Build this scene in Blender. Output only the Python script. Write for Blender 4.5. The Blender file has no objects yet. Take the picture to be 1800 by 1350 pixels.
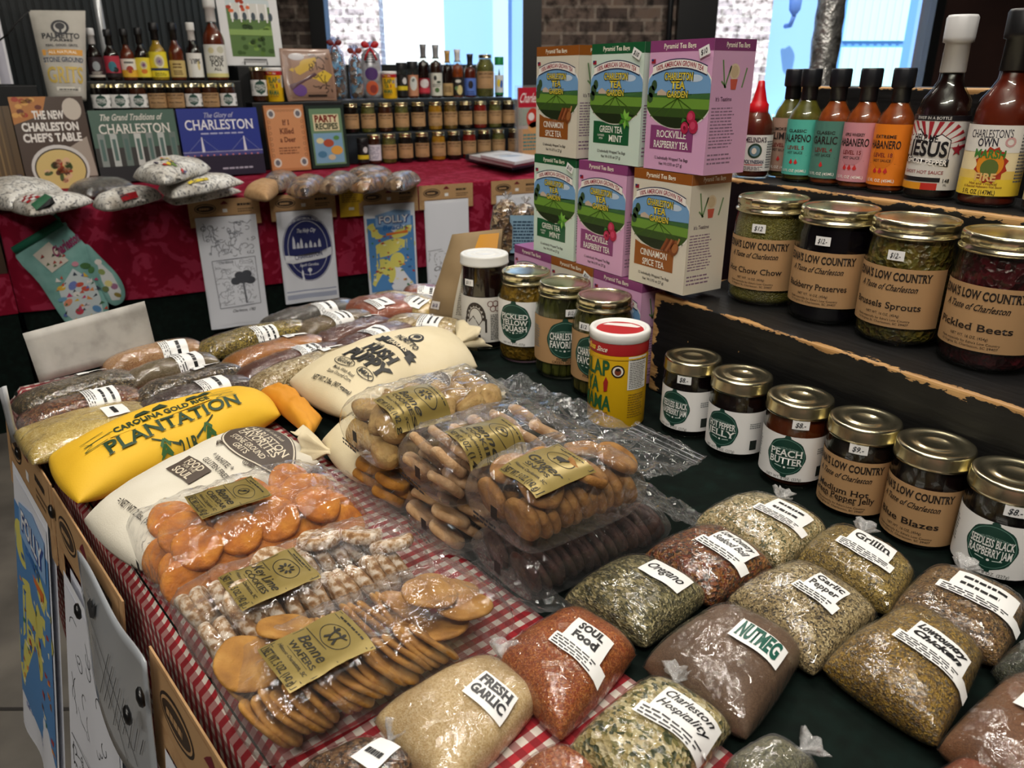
import bpy, bmesh, math, random
from mathutils import Vector, Matrix, noise
S = bpy.context.scene
COL = S.collection
RN = random.Random(11)
pi = math.pi
# ------------------------------------------------------------------ camera
CZ = 1.14; F = 1350.0; TH = math.radians(21.8); YAW = math.radians(33)
cam_d = bpy.data.cameras.new('camera'); cam = bpy.data.objects.new('camera', cam_d); COL.objects.link(cam)
cam.location = (0, 0, CZ); cam.rotation_euler = (pi/2 - TH, 0, -YAW)
cam_d.sensor_width = 36; cam_d.lens = 27; cam_d.sensor_fit = 'HORIZONTAL'; cam_d.clip_start = 0.02
cam_d.dof.use_dof = True; cam_d.dof.focus_distance = 0.72; cam_d.dof.aperture_fstop = 13
S.camera = cam
# ------------------------------------------------------------------ light
S.view_settings.view_transform = 'Standard'; S.view_settings.look = 'None'
S.view_settings.exposure = 0.0; S.view_settings.gamma = 1; S.view_settings.use_curve_mapping = False
W = bpy.data.worlds.new('sky'); S.world = W; W.use_nodes = True
W.node_tree.nodes['Background'].inputs[0].default_value = (0.80, 0.90, 1.0, 1)
W.node_tree.nodes['Background'].inputs[1].default_value = 1.7
fwd = (math.sin(YAW), math.cos(YAW)); rgt = (math.cos(YAW), -math.sin(YAW))
def rw(d, w, z=0): return (fwd[0]*d + rgt[0]*w, fwd[1]*d + rgt[1]*w, z)      # room axes: d towards the back wall, w to the right
def area(name, loc, size, sy, energy, col, target):
    l = bpy.data.lights.new(name, 'AREA'); l.shape = 'RECTANGLE'; l.size = size; l.size_y = sy; l.energy = energy; l.color = col
    o = bpy.data.objects.new(name, l); COL.objects.link(o); o.location = loc
    o.rotation_euler = (Vector(target) - Vector(loc)).to_track_quat('-Z', 'Y').to_euler(); return o
sun_l = bpy.data.lights.new('sun', 'SUN'); sun_l.energy = 6.5; sun_l.angle = 0.02; sun_l.color = (1.0, .95, .88)
sun_o = bpy.data.objects.new('sun', sun_l); COL.objects.link(sun_o)
sun_o.rotation_euler = Vector((fwd[0]*.62 + .2*rgt[0], fwd[1]*.62 + .2*rgt[1], -.8)).to_track_quat('-Z', 'Y').to_euler()
WARM = (1.0, .93, .83)
area('tube_or_added_light', (0.1, 0.85, 3.1), 1.5, .06, 23, WARM, (.25, .8, .7))
area('tube_or_added_light', (0.9, 0.6, 3.1), 1.5, .06, 18, WARM, (.5, .6, .7))
area('tube_or_added_light', (2.3, 2.0, 3.1), 1.5, .08, 38, WARM, (2.0, 2.6, .7))
area('tube_or_added_light', (-.6, -.9, 3.1), 1.5, .08, 33, WARM, (.5, .6, .8))  # front light behind the camera, added to brighten upright labels
area('tube_or_added_light', (-1.3, -.2, 3.0), 1.5, .08, 17, WARM, (.5, .7, .8))
area('tube_or_added_light', (1.2, 3.6, 3.2), 1.2, .06, 7, WARM, (.9, 2.6, .7))  # weak strip added further back for glints on the plastic film
area('tube_or_added_light', (3.0, 3.2, 3.2), 1.2, .06, 7, WARM, (2.0, 2.0, .7))  # second added strip, also there for film highlights
area('soft_fill', (0.2, 0.35, 3.15), 1.6, 1.6, 3.5, (1, .96, .9), (.3, .6, .7))  # large soft fill added overhead, not a ceiling fitting

# ------------------------------------------------------------------ pixel -> place on a plane
c_, s_ = math.cos(TH), math.sin(TH)
FW = (math.sin(YAW)*c_, math.cos(YAW)*c_, -s_); RT = (math.cos(YAW), -math.sin(YAW), 0); UPV = (math.sin(YAW)*s_, math.cos(YAW)*s_, c_)
def ray(px, py):
    a = (px-900)/F; b = (675-py)/F
    return [FW[i] + a*RT[i] + b*UPV[i] for i in range(3)]
def U(px, py, z):
    r = ray(px, py); t = (z-CZ)/r[2]; return Vector((r[0]*t, r[1]*t, z))
def UX(px, py, x):
    r = ray(px, py); t = x/r[0]; return Vector((x, r[1]*t, CZ + r[2]*t))
def UY(px, py, y):
    r = ray(px, py); t = y/r[1]; return Vector((r[0]*t, y, CZ + r[2]*t))
def UPl(px, py, p0, n):
    r = ray(px, py); t = sum((p0[i]-(0, 0, CZ)[i])*n[i] for i in range(3))/sum(r[i]*n[i] for i in range(3))
    return Vector((r[0]*t, r[1]*t, CZ + r[2]*t))
# ------------------------------------------------------------------ materials
def lin(h):
    if not isinstance(h, str): return tuple(h)[:3] + (1,)
    h = h.lstrip('#'); v = [int(h[i:i+2], 16)/255 for i in (0, 2, 4)]
    return tuple(x/12.92 if x <= .04045 else ((x+.055)/1.055)**2.4 for x in v) + (1,)
MATS = {}
def newmat(name):
    m = bpy.data.materials.new(name); m.use_nodes = True
    nt = m.node_tree; return m, nt, nt.nodes['Principled BSDF'], nt.nodes['Material Output']
def N(nt, typ, **kw):
    n = nt.nodes.new(typ)
    for k, v in kw.items():
        if k in n.inputs: n.inputs[k].default_value = v
        else: setattr(n, k, v)
    return n
def L(nt, a, b): nt.links.new(a, b)
def objco(nt, scale=None):
    t = N(nt, 'ShaderNodeTexCoord'); return t.outputs['Object']
def bump(nt, h, p, strength=.4, dist=.002):
    b = N(nt, 'ShaderNodeBump', Strength=strength, Distance=dist); L(nt, h, b.inputs['Height']); L(nt, b.outputs[0], p.inputs['Normal']); return b
def M(col, rough=.5, metal=0, coat=0, spec=None):
    key = (col, rough, metal, coat, spec)
    if key in MATS: return MATS[key]
    m, nt, p, o = newmat('paint_' + (col.lstrip('#') if isinstance(col, str) else 'mix'))
    p.inputs['Base Color'].default_value = lin(col); p.inputs['Roughness'].default_value = rough; p.inputs['Metallic'].default_value = metal
    p.inputs['Coat Weight'].default_value = coat; p.inputs['Coat Roughness'].default_value = .08
    if spec is not None: p.inputs['Specular IOR Level'].default_value = spec
    MATS[key] = m; return m
def ramp(nt, fac, cols, const=False, pos=None):
    r = N(nt, 'ShaderNodeValToRGB'); e = r.color_ramp.elements
    if const: r.color_ramp.interpolation = 'CONSTANT'
    n = len(cols)
    for i, c in enumerate(cols):
        q = pos[i] if pos else (i/n if const else i/max(1, n-1))
        if i < 2: el = e[i]; el.position = q
        else: el = e.new(q)
        el.color = lin(c)
    L(nt, fac, r.inputs[0]); return r
def gran(name, cols, scale=260, bumpd=.0015, rough=.45, coat=.5, stretch=(1, 1, 1), wob=0.0):
    """loose grains, flakes or powder pressed behind a thin plastic skin"""
    if name in MATS: return MATS[name]
    m, nt, p, o = newmat(name); co = objco(nt)
    mp = N(nt, 'ShaderNodeMapping'); mp.inputs['Scale'].default_value = stretch; mp.inputs['Rotation'].default_value = (.3, .2, .7); L(nt, co, mp.inputs[0])
    wn = N(nt, 'ShaderNodeTexNoise', Scale=scale*1.3, Detail=2); L(nt, mp.outputs[0], wn.inputs['Vector'])
    wa = N(nt, 'ShaderNodeVectorMath', operation='SCALE'); wa.inputs['Scale'].default_value = .9/scale; L(nt, wn.outputs['Color'], wa.inputs[0])
    wb = N(nt, 'ShaderNodeVectorMath', operation='ADD'); L(nt, mp.outputs[0], wb.inputs[0]); L(nt, wa.outputs[0], wb.inputs[1])
    v = N(nt, 'ShaderNodeTexVoronoi', Scale=scale*2.2); L(nt, wb.outputs[0], v.inputs['Vector'])
    sp = N(nt, 'ShaderNodeSeparateColor'); L(nt, v.outputs['Color'], sp.inputs[0])
    r = ramp(nt, sp.outputs[0], cols, True)
    n = N(nt, 'ShaderNodeTexNoise', Scale=14, Detail=4); L(nt, co, n.inputs['Vector'])
    mx = N(nt, 'ShaderNodeMix', data_type='RGBA', blend_type='MULTIPLY'); mx.inputs[0].default_value = 1
    rr = ramp(nt, n.outputs[0], ['#b8b0a6', '#ffffff'], pos=[.3, .65])
    L(nt, r.outputs[0], mx.inputs[6]); L(nt, rr.outputs[0], mx.inputs[7]); L(nt, mx.outputs[2], p.inputs['Base Color'])
    p.inputs['Roughness'].default_value = rough; p.inputs['Coat Weight'].default_value = coat; p.inputs['Coat Roughness'].default_value = .12
    bump(nt, v.outputs['Distance'], p, .7, bumpd)
    w = N(nt, 'ShaderNodeTexNoise', Scale=38, Detail=3, Distortion=1.2); L(nt, co, w.inputs['Vector'])
    b2 = N(nt, 'ShaderNodeBump', Strength=.5, Distance=.004); L(nt, w.outputs[0], b2.inputs['Height']); L(nt, b2.outputs[0], p.inputs['Coat Normal'])
    MATS[name] = m; return m
def mottled(name, cols, scale=30, rough=.6, bumpd=.001, bs=.4, detail=5, coat=0, pos=None, metal=0, scale2=None, distort=0):
    if name in MATS: return MATS[name]
    m, nt, p, o = newmat(name); co = objco(nt)
    n = N(nt, 'ShaderNodeTexNoise', Scale=scale, Detail=detail, Distortion=distort); L(nt, co, n.inputs['Vector'])
    r = ramp(nt, n.outputs[0], cols, pos=pos or [.3 + .4*i/max(1, len(cols)-1) for i in range(len(cols))]); L(nt, r.outputs[0], p.inputs['Base Color'])
    p.inputs['Roughness'].default_value = rough; p.inputs['Coat Weight'].default_value = coat; p.inputs['Metallic'].default_value = metal
    n2 = N(nt, 'ShaderNodeTexNoise', Scale=scale2 or scale*2, Detail=4); L(nt, co, n2.inputs['Vector']); bump(nt, n2.outputs[0], p, bs, bumpd)
    MATS[name] = m; return m
def film(name='clear_film', haze=.03, crinkle=.5, scale=22, ior=1.5, tint='#ffffff', dist=.006, gloss=.06):
    """thin clear plastic or glass wall: mirror-like fresnel sheen over what lies behind it"""
    if name in MATS: return MATS[name]
    m, nt, p, o = newmat(name); nt.nodes.remove(p); co = objco(nt)
    tr = N(nt, 'ShaderNodeBsdfTransparent'); tr.inputs[0].default_value = lin(tint)
    gl = N(nt, 'ShaderNodeBsdfGlossy', Roughness=gloss); df = N(nt, 'ShaderNodeBsdfDiffuse'); df.inputs[0].default_value = (.85, .85, .85, 1)
    fr = N(nt, 'ShaderNodeMapRange'); lw = N(nt, 'ShaderNodeLayerWeight', Blend=.5); pw = N(nt, 'ShaderNodeMath', operation='POWER'); pw.inputs[1].default_value = 4.5
    L(nt, lw.outputs['Facing'], pw.inputs[0]); L(nt, pw.outputs[0], fr.inputs['Value']); fr.inputs['To Min'].default_value = ((ior-1)/(ior+1))**2*1.3; fr.inputs['To Max'].default_value = .85
    if crinkle:
        n = N(nt, 'ShaderNodeTexNoise', Scale=scale, Detail=5, Distortion=1.6); L(nt, co, n.inputs['Vector'])
        wv = N(nt, 'ShaderNodeVectorMath', operation='SCALE'); wv.inputs['Scale'].default_value = .03; L(nt, n.outputs['Color'], wv.inputs[0]); wo = N(nt, 'ShaderNodeVectorMath', operation='ADD'); L(nt, co, wo.inputs[0]); L(nt, wv.outputs[0], wo.inputs[1])
        ve = N(nt, 'ShaderNodeTexVoronoi', Scale=scale*1.1, feature='DISTANCE_TO_EDGE'); L(nt, wo.outputs[0], ve.inputs['Vector']); cl = N(nt, 'ShaderNodeMapRange'); L(nt, ve.outputs[0], cl.inputs['Value']); cl.inputs['From Max'].default_value = .16; cl.inputs['To Min'].default_value = .5; cl.inputs['To Max'].default_value = 0
        ad = N(nt, 'ShaderNodeMath', operation='ADD'); L(nt, n.outputs[0], ad.inputs[0]); L(nt, cl.outputs[0], ad.inputs[1])
        b = N(nt, 'ShaderNodeBump', Strength=crinkle, Distance=dist); L(nt, ad.outputs[0], b.inputs['Height'])
        L(nt, b.outputs[0], gl.inputs['Normal']); L(nt, b.outputs[0], lw.inputs['Normal'])
    m1 = N(nt, 'ShaderNodeMixShader'); hz = N(nt, 'ShaderNodeMapRange'); hp = N(nt, 'ShaderNodeMath', operation='POWER'); hp.inputs[1].default_value = 2.2; L(nt, lw.outputs['Facing'], hp.inputs[0]); L(nt, hp.outputs[0], hz.inputs['Value']); hz.inputs['To Min'].default_value = haze; hz.inputs['To Max'].default_value = min(.6, haze*9); L(nt, hz.outputs[0], m1.inputs[0]); L(nt, tr.outputs[0], m1.inputs[1]); L(nt, df.outputs[0], m1.inputs[2])
    m2 = N(nt, 'ShaderNodeMixShader'); L(nt, fr.outputs[0], m2.inputs[0]); L(nt, m1.outputs[0], m2.inputs[1]); L(nt, gl.outputs[0], m2.inputs[2])
    L(nt, m2.outputs[0], o.inputs[0]); MATS[name] = m; return m
FILM = film('crinkled_film', .018, .6, 24, 1.75, dist=.004, gloss=.07); FILM2 = film('tight_film', .004, .5, 30, 1.6, dist=.004, gloss=.05)
GLASS = film('jar_glass', .0, 0, 1, 1.5, '#f4f8f2', gloss=.03)
PANE = film('window_pane', .02, 0, 1, 1.3, gloss=.02)
GOLD = M('#dbd3b2', .24, 1); GOLDB = M('#d8cda0', .2, 1)
FOILC = '#8f7f42'
# ------------------------------------------------------------------ mesh building
class MB:
    def __init__(s): s.v = []; s.f = []; s.m = []; s.sm = []; s.uv = None
    def add(s, vs, fs, mi=0, smooth=True):
        b = len(s.v); s.v += [tuple(x) for x in vs]
        for f in fs: s.f.append(tuple(i+b for i in f)); s.m.append(mi); s.sm.append(smooth)
        return b
    def box(s, x0, x1, y0, y1, z0, z1, mi=0, mat=None):
        vs = [(x, y, z) for z in (z0, z1) for y in (y0, y1) for x in (x0, x1)]
        if mat: vs = [tuple(mat @ Vector(v)) for v in vs]
        s.add(vs, [(0, 2, 3, 1), (4, 5, 7, 6), (0, 1, 5, 4), (2, 6, 7, 3), (0, 4, 6, 2), (1, 3, 7, 5)], mi, False)
    def grid(s, fn, nu, nv, mi=0, smooth=True, flip=False):
        vs = [fn(i/nu, j/nv) for j in range(nv+1) for i in range(nu+1)]
        fs = []
        for j in range(nv):
            for i in range(nu):
                a = j*(nu+1)+i; q = (a, a+1, a+nu+2, a+nu+1); fs.append(q[::-1] if flip else q)
        return s.add(vs, fs, mi, smooth)
    def lathe(s, prof, seg=32, mi=0, rip=None, org=(0, 0, 0), smooth=True, mat=None):
        vs = []
        for k, (r, z) in enumerate(prof):
            for i in range(seg):
                a = 2*pi*i/seg; q = r
                if rip and k in rip[0]: q = r*(1 + rip[2]*(1 if (i % rip[1]) < rip[1]/2 else -1))
                v = Vector((org[0]+q*math.cos(a), org[1]+q*math.sin(a), org[2]+z)); vs.append(tuple(mat @ v) if mat else tuple(v))
        fs = []
        for k in range(len(prof)-1):
            for i in range(seg): j = (i+1) % seg; fs.append((k*seg+i, k*seg+j, (k+1)*seg+j, (k+1)*seg+i))
        if prof[0][0] > 1e-5: fs.append(tuple(range(seg))[::-1])
        if prof[-1][0] > 1e-5: fs.append(tuple((len(prof)-1)*seg+i for i in range(seg)))
        s.add(vs, fs, mi, smooth)
    def tube(s, pts, r, seg=8, mi=0):
        pts = [Vector(p) for p in pts]; n = len(pts); vs = []
        for k, p in enumerate(pts):
            d = (pts[min(k+1, n-1)]-pts[max(k-1, 0)]).normalized(); a = d.orthogonal().normalized() if abs(d.z) < .99 else Vector((1, 0, 0))
            a = d.cross(Vector((0, 0, 1))).normalized() if abs(d.z) < .95 else Vector((1, 0, 0)); b = d.cross(a)
            rr = r[k] if isinstance(r, (list, tuple)) else r
            for i in range(seg): t = 2*pi*i/seg; vs.append(tuple(p + (a*math.cos(t)+b*math.sin(t))*rr))
        fs = [(k*seg+i, k*seg+(i+1) % seg, (k+1)*seg+(i+1) % seg, (k+1)*seg+i) for k in range(n-1) for i in range(seg)]
        fs += [tuple(range(seg))[::-1], tuple((n-1)*seg+i for i in range(seg))]
        s.add(vs, fs, mi)
    def mesh(s, name, mats):
        me = bpy.data.meshes.new(name); me.from_pydata(s.v, [], s.f)
        for m in mats: me.materials.append(m)
        me.polygons.foreach_set('material_index', s.m); me.polygons.foreach_set('use_smooth', s.sm)
        if s.uv:
            uv = me.uv_layers.new(name='UVMap')
            for lo in me.loops: uv.data[lo.index].uv = s.uv[lo.vertex_index]
        me.update(); return me
    def build(s, name, mats, parent=None, loc=None, rotz=None):
        return link(name, s.mesh(name, mats if isinstance(mats, (list, tuple)) else [mats]), parent, loc, rotz)
def link(name, me, parent=None, loc=None, rotz=None):
    o = bpy.data.objects.new(name, me); COL.objects.link(o)
    if parent: o.parent = parent
    if loc is not None: o.location = loc
    if rotz is not None: o.rotation_euler = (0, 0, rotz)
    return o
def tag(o, label=None, cat=None, group=None, kind=None):
    if label: o['label'] = label
    if cat: o['category'] = cat
    if group: o['group'] = group
    if kind: o['kind'] = kind
    return o
def thing(name, label, cat, loc=(0, 0, 0), rotz=0, group=None):
    o = bpy.data.objects.new(name, None); COL.objects.link(o); o.empty_display_size = .02
    o.location = loc; o.rotation_euler = (0, 0, rotz); return tag(o, label, cat, group)
def structure(o): o['kind'] = 'structure'; return o
def copy_tree(o):
    c = o.copy(); COL.objects.link(c)
    for ch in list(o.children):
        d = ch.copy(); COL.objects.link(d); d.parent = c
        for g in list(ch.children):
            e = g.copy(); COL.objects.link(e); e.parent = d
    return c
def bevel(o, w=.003, seg=2):
    m = o.modifiers.new('b', 'BEVEL'); m.width = w; m.segments = seg; m.limit_method = 'ANGLE'; return o
# ------------------------------------------------------------------ lettering and printed artwork
GLY = {}
def _tm(body, off):
    cu = bpy.data.curves.new('t', 'FONT'); cu.body = body; cu.size = 1; cu.resolution_u = 3; cu.offset = off; cu.fill_mode = 'FRONT'
    ob = bpy.data.objects.new('t', cu); COL.objects.link(ob); dg = bpy.context.evaluated_depsgraph_get(); dg.update()
    me = bpy.data.meshes.new_from_object(ob.evaluated_get(dg)); vs = [(v.co.x, v.co.y) for v in me.vertices]; fs = [tuple(p.vertices) for p in me.polygons]
    bpy.data.objects.remove(ob); bpy.data.curves.remove(cu); bpy.data.meshes.remove(me); return vs, fs
def _w(b): vs, _ = _tm(b, 0); xs = [v[0] for v in vs]; return max(xs)-min(xs)
CAP = None
def glyph(ch, bold=0, serif=False):
    global CAP
    if CAP is None: CAP = max(v[1] for v in _tm('H', 0)[0]); GLY['HH'] = _w('HH')
    k = (ch, bold, serif)
    if k in GLY: return GLY[k]
    adv = (_w('H'+ch+'H')-GLY['HH'])/CAP
    vs, fs = _tm(ch, bold) if ch != ' ' else ([], [])
    vs = [(x/CAP, y/CAP) for x, y in vs]; fs = list(fs)
    if serif and vs:
        tops = sorted(set(round(v[1], 2) for v in vs)); top = max(v[1] for v in vs); bot = min(v[1] for v in vs)
        for yy, up in ((bot, 1), (top, -1)):
            if yy == bot and abs(bot) > .12: continue
            iv = []
            for f in fs:
                n = len(f)
                for i in range(n):
                    a, b = vs[f[i]], vs[f[(i+1) % n]]
                    if abs(a[1]-yy) < .02 and abs(b[1]-yy) < .02 and abs(a[0]-b[0]) > .03: iv.append([min(a[0], b[0]), max(a[0], b[0])])
            iv.sort(); mg = []
            for q in iv:
                if mg and q[0] <= mg[-1][1]+.01: mg[-1][1] = max(mg[-1][1], q[1])
                else: mg.append(q)
            for x0, x1 in mg:
                if x1-x0 > .34 and ch not in 'ILTFPE': continue
                b = len(vs); e = .075
                vs += [(x0-e, yy), (x1+e, yy), (x1+e, yy+.07*up), (x0-e, yy+.07*up)]; fs.append((b, b+1, b+2, b+3) if up > 0 else (b+3, b+2, b+1, b))
    if bold: adv += bold*.6
    GLY[k] = (vs, fs, adv); return GLY[k]
class Art:
    """flat printed artwork: shapes in the label's own plane, laid later on any surface"""
    def __init__(s, cell=.008): s.it = []; s.cell = cell
    def _g(s, vs, fs, col, layer): s.it.append((vs, fs, col, layer)); return s
    def rect(s, x0, y0, x1, y1, col, layer=0):
        nx = max(1, int(math.ceil(abs(x1-x0)/s.cell))); ny = max(1, int(math.ceil(abs(y1-y0)/s.cell)))
        vs = [(x0+(x1-x0)*i/nx, y0+(y1-y0)*j/ny) for j in range(ny+1) for i in range(nx+1)]
        return s._g(vs, [(j*(nx+1)+i, j*(nx+1)+i+1, (j+1)*(nx+1)+i+1, (j+1)*(nx+1)+i) for j in range(ny) for i in range(nx)], col, layer)
    def star(s, pts, col, layer=1, c=None):
        n = len(pts); cx, cy = c or (sum(p[0] for p in pts)/n, sum(p[1] for p in pts)/n)
        rad = max(math.hypot(p[0]-cx, p[1]-cy) for p in pts); k = max(1, int(math.ceil(rad/s.cell)))
        vs = [(cx, cy)]; fs = []
        for q in range(1, k+1):
            for p in pts: vs.append((cx+(p[0]-cx)*q/k, cy+(p[1]-cy)*q/k))
        ar = sum(pts[i][0]*pts[(i+1) % n][1]-pts[(i+1) % n][0]*pts[i][1] for i in range(n))
        for i in range(n):
            j = (i+1) % n; fs.append((0, 1+i, 1+j))
            for q in range(1, k): fs.append((1+(q-1)*n+i, 1+q*n+i, 1+q*n+j, 1+(q-1)*n+j))
        if ar < 0: fs = [f[::-1] for f in fs]
        return s._g(vs, fs, col, layer)
    def ell(s, cx, cy, rx, ry, col, layer=1, n=28, rot=0, a0=0, a1=2*pi):
        cr, sr = math.cos(rot), math.sin(rot); pts = []
        m = n if a1-a0 > 6.2 else n+1
        for i in range(m):
            a = a0+(a1-a0)*i/n; x, y = rx*math.cos(a), ry*math.sin(a); pts.append((cx+x*cr-y*sr, cy+x*sr+y*cr))
        return s.star(pts, col, layer, (cx, cy) if a1-a0 > 6.2 else None)
    def ring(s, cx, cy, rx, ry, t, col, layer=1, n=32, a0=0, a1=2*pi):
        vs = []; fs = []
        for i in range(n+1):
            a = a0+(a1-a0)*i/n; c, d = math.cos(a), math.sin(a); vs += [(cx+(rx-t)*c, cy+(ry-t)*d), (cx+rx*c, cy+ry*d)]
        for i in range(n): fs.append((2*i, 2*i+1, 2*i+3, 2*i+2))
        return s._g(vs, fs, col, layer)
    def line(s, pts, w, col, layer=1):
        vs = []; n = len(pts)
        for k in range(n):
            a = pts[max(0, k-1)]; b = pts[min(n-1, k+1)]; d = math.hypot(b[0]-a[0], b[1]-a[1]) or 1; nx, ny = -(b[1]-a[1])/d, (b[0]-a[0])/d
            vs += [(pts[k][0]+nx*w/2, pts[k][1]+ny*w/2), (pts[k][0]-nx*w/2, pts[k][1]-ny*w/2)]
        return s._g(vs, [(2*k, 2*k+1, 2*k+3, 2*k+2) for k in range(n-1)], col, layer)
    def bars(s, x0, y0, x1, y1, n, col, layer=1, seed=1, fill=.55):
        r = random.Random(seed); h = (y1-y0)/n
        for i in range(n):
            y = y1-h*(i+1); x = x0; e = x1-(x1-x0)*r.uniform(0, .25)
            while x < e:
                w = min(e-x, r.uniform(.06, .2)*(x1-x0)); s._g([(x, y), (x+w, y), (x+w, y+h*fill), (x, y+h*fill)], [(0, 1, 2, 3)], col, layer); x += w+(x1-x0)*.03
        return s
    def text(s, t, cx, cy, h, col, w=None, bold=0, shear=0, serif=False, rot=0, layer=2, sp=0, xs=1, arc=None, flow=0):
        gl = [glyph(ch, bold, serif) for ch in t]; tot = sum(g[2] for g in gl)+sp*(len(t)-1)
        if w: xs = w/(tot*h)
        x = -tot/2; cr, sr = math.cos(rot), math.sin(rot); vs = []; fs = []
        for ch, g in zip(t, gl):
            b = len(vs)
            for gx, gy in g[0]:
                if arc:      # arc = radius: letters stand along a circle (positive: crown up)
                    xm = (x+g[2]/2)*h*xs; a = xm/arc; lx = (gx-g[2]/2)*h*xs; ly = (gy-.5)*h
                    X = (arc+ly)*math.sin(a)+lx*math.cos(a); Y = (arc+ly)*math.cos(a)-lx*math.sin(a)-arc
                else:
                    X = (x+gx)*h*xs+shear*(gy-.5)*h; Y = (gy-.5)*h
                vs.append((cx+X*cr-Y*sr, cy+X*sr+Y*cr))
            fs += [tuple(i+b for i in f) for f in g[1]]; x += g[2]+sp
        return s._g(vs, fs, col, layer)
    def mesh(s, name, fn, base=.0004, step=.00022, mats=None, rough=.55, coat=0):
        mb = MB(); cols = []; ml = []
        for vs, fs, col, layer in s.it:
            if col not in cols: cols.append(col); ml.append((mats or {}).get(col) or (col if hasattr(col, 'node_tree') else M(col, rough, 0, coat)))
            mb.add([fn(x, y, base+layer*step) for x, y in vs], fs, cols.index(col), True)
        return mb.mesh(name, ml)
def on_plane(o, ex, ey):
    o = Vector(o); ex = Vector(ex).normalized(); ey = Vector(ey).normalized(); n = ex.cross(ey)
    return lambda x, y, f: tuple(o+ex*x+ey*y+n*f)
def on_cyl(R, z0=0): return lambda x, y, f: ((R+f)*math.cos(x/R), (R+f)*math.sin(x/R), z0+y)
# ------------------------------------------------------------------ the hall
def room(name, mat, *boxes, parent=None):
    mb = MB()
    for b in boxes: mb.box(*b)
    o = mb.build(name, mat, parent); o.rotation_euler = (0, 0, -YAW)
    if not parent: structure(o)
    return o
def brick_mat(name, c1, c2, mortar, rough=.85):
    m, nt, p, o = newmat(name); co = objco(nt)
    mp = N(nt, 'ShaderNodeMapping'); mp.inputs['Rotation'].default_value = (pi/2, 0, 0); L(nt, co, mp.inputs[0])
    b = N(nt, 'ShaderNodeTexBrick', Scale=1.0); b.inputs['Brick Width'].default_value = .215; b.inputs['Row Height'].default_value = .078; b.inputs['Mortar Size'].default_value = .009
    b.inputs['Color1'].default_value = lin(c1); b.inputs['Color2'].default_value = lin(c2); b.inputs['Mortar'].default_value = lin(mortar); b.inputs['Bias'].default_value = -.1
    L(nt, mp.outputs[0], b.inputs['Vector'])
    n = N(nt, 'ShaderNodeTexNoise', Scale=17, Detail=6); L(nt, co, n.inputs['Vector']); r = ramp(nt, n.outputs[0], ['#6f6a66', '#ffffff', '#fff8ee'], pos=[.32, .55, .75])
    mx = N(nt, 'ShaderNodeMix', data_type='RGBA', blend_type='MULTIPLY'); mx.inputs[0].default_value = 1
    L(nt, b.outputs[0], mx.inputs[6]); L(nt, r.outputs[0], mx.inputs[7]); L(nt, mx.outputs[2], p.inputs['Base Color']); p.inputs['Roughness'].default_value = rough
    bump(nt, b.outputs['Fac'], p, -.6, .01); return m
BRICK = brick_mat('aged_brick', '#77665c', '#4c403b', '#8d8176'); BRICKL = brick_mat('pale_brick', '#e0d8dc', '#bfb8c2', '#ffffff')
CONC = mottled('polished_concrete', ['#3f3c38', '#5a5650', '#6c675f'], 5, .55, .002, .3, 8)
BLK = M('#0d0f11', .45); PLAS = M('#8b8884', .9)
f_ = MB(); f_.box(-4.6, 6.8, -2.7, 5.75, -.1, 0); floor = f_.build('floor', CONC, None, None, -YAW); structure(floor)
j_ = MB()
for d in (-.9, 1.15, 3.2): j_.box(-4.5, 6.7, d-.004, d+.004, .0002, .0012)
for w in (-1.85, 1.6): j_.box(w-.004, w+.004, -2.6, 5.5, .0002, .0012)
structure(j_.build('trim_1', M('#221f1c', .9), None, None, -YAW))
room('ceiling', M('#4a4744', .9), (-4.6, 6.8, -2.7, 5.75, 3.4, 3.5))
room('wall_left', M('#575350', .9), (-4.6, -4.5, -2.7, 5.75, 0, 3.4)); room('wall_right', M('#6d6762', .9), (6.7, 6.8, -2.7, 5.75, 0, 3.4))
room('wall_front', M('#6d6762', .9), (-4.6, 6.8, -2.8, -2.7, 0, 3.4))
room('wall_back', BRICK, (-4.5, -1.25, 5.5, 5.75, 0, 3.4), (.19, 1.06, 5.5, 5.75, 0, 3.4), (-1.25, .19, 5.5, 5.75, 2.75, 3.4), (1.06, 2.76, 5.5, 5.75, 2.75, 3.4), (1.3, 2.76, 5.5, 5.75, 0, .5))
room('trim_2', mottled('brown_panel', ['#2a1a17', '#3b2621'], 3, .5, .001, .2), (2.76, 6.7, 5.42, 5.75, 0, 3.4))
w1 = room('window_1', BLK, (-1.3, -1.2, 5.44, 5.58, 0, 2.8), (.07, .19, 5.44, 5.58, 0, 2.8), (-1.2, .07, 5.44, 5.58, 0, 1.0), (-1.2, -.13, 5.44, 5.58, 1.0, 1.215), (-1.2, .07, 5.44, 5.58, 2.7, 2.8))
pn = MB(); pn.box(-1.2, .07, 5.505, 5.511, 1.0, 2.7); pn.build('pane', PANE, w1)
w2 = room('window_2', BLK, (1.06, 1.31, 5.42, 5.6, 0, 2.8), (1.31, 2.76, 5.44, 5.58, .44, .52), (1.31, 2.76, 5.44, 5.58, 2.7, 2.8), (2.70, 2.77, 5.43, 5.58, 0, 2.8))
pn = MB(); pn.box(1.31, 2.70, 5.505, 5.511, .52, 2.7); pn.build('pane', PANE, w2)
# pipe on the black frame
t = thing('conduit_pipe', 'thin dark conduit running up the black window frame beside the brick pier', 'pipe', rw(5.38, 1.0, 0), -YAW)
mb = MB(); mb.tube([(0, 0, 0), (0, 0, 3.3)], .018, 10); mb.build('pipe', M('#15171a', .4), t)
for z in (1.32, 2.3): mb = MB(); mb.box(-.035, .035, -.02, .03, z, z+.02); mb.build('bracket', M('#22252a', .5), t)
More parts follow.
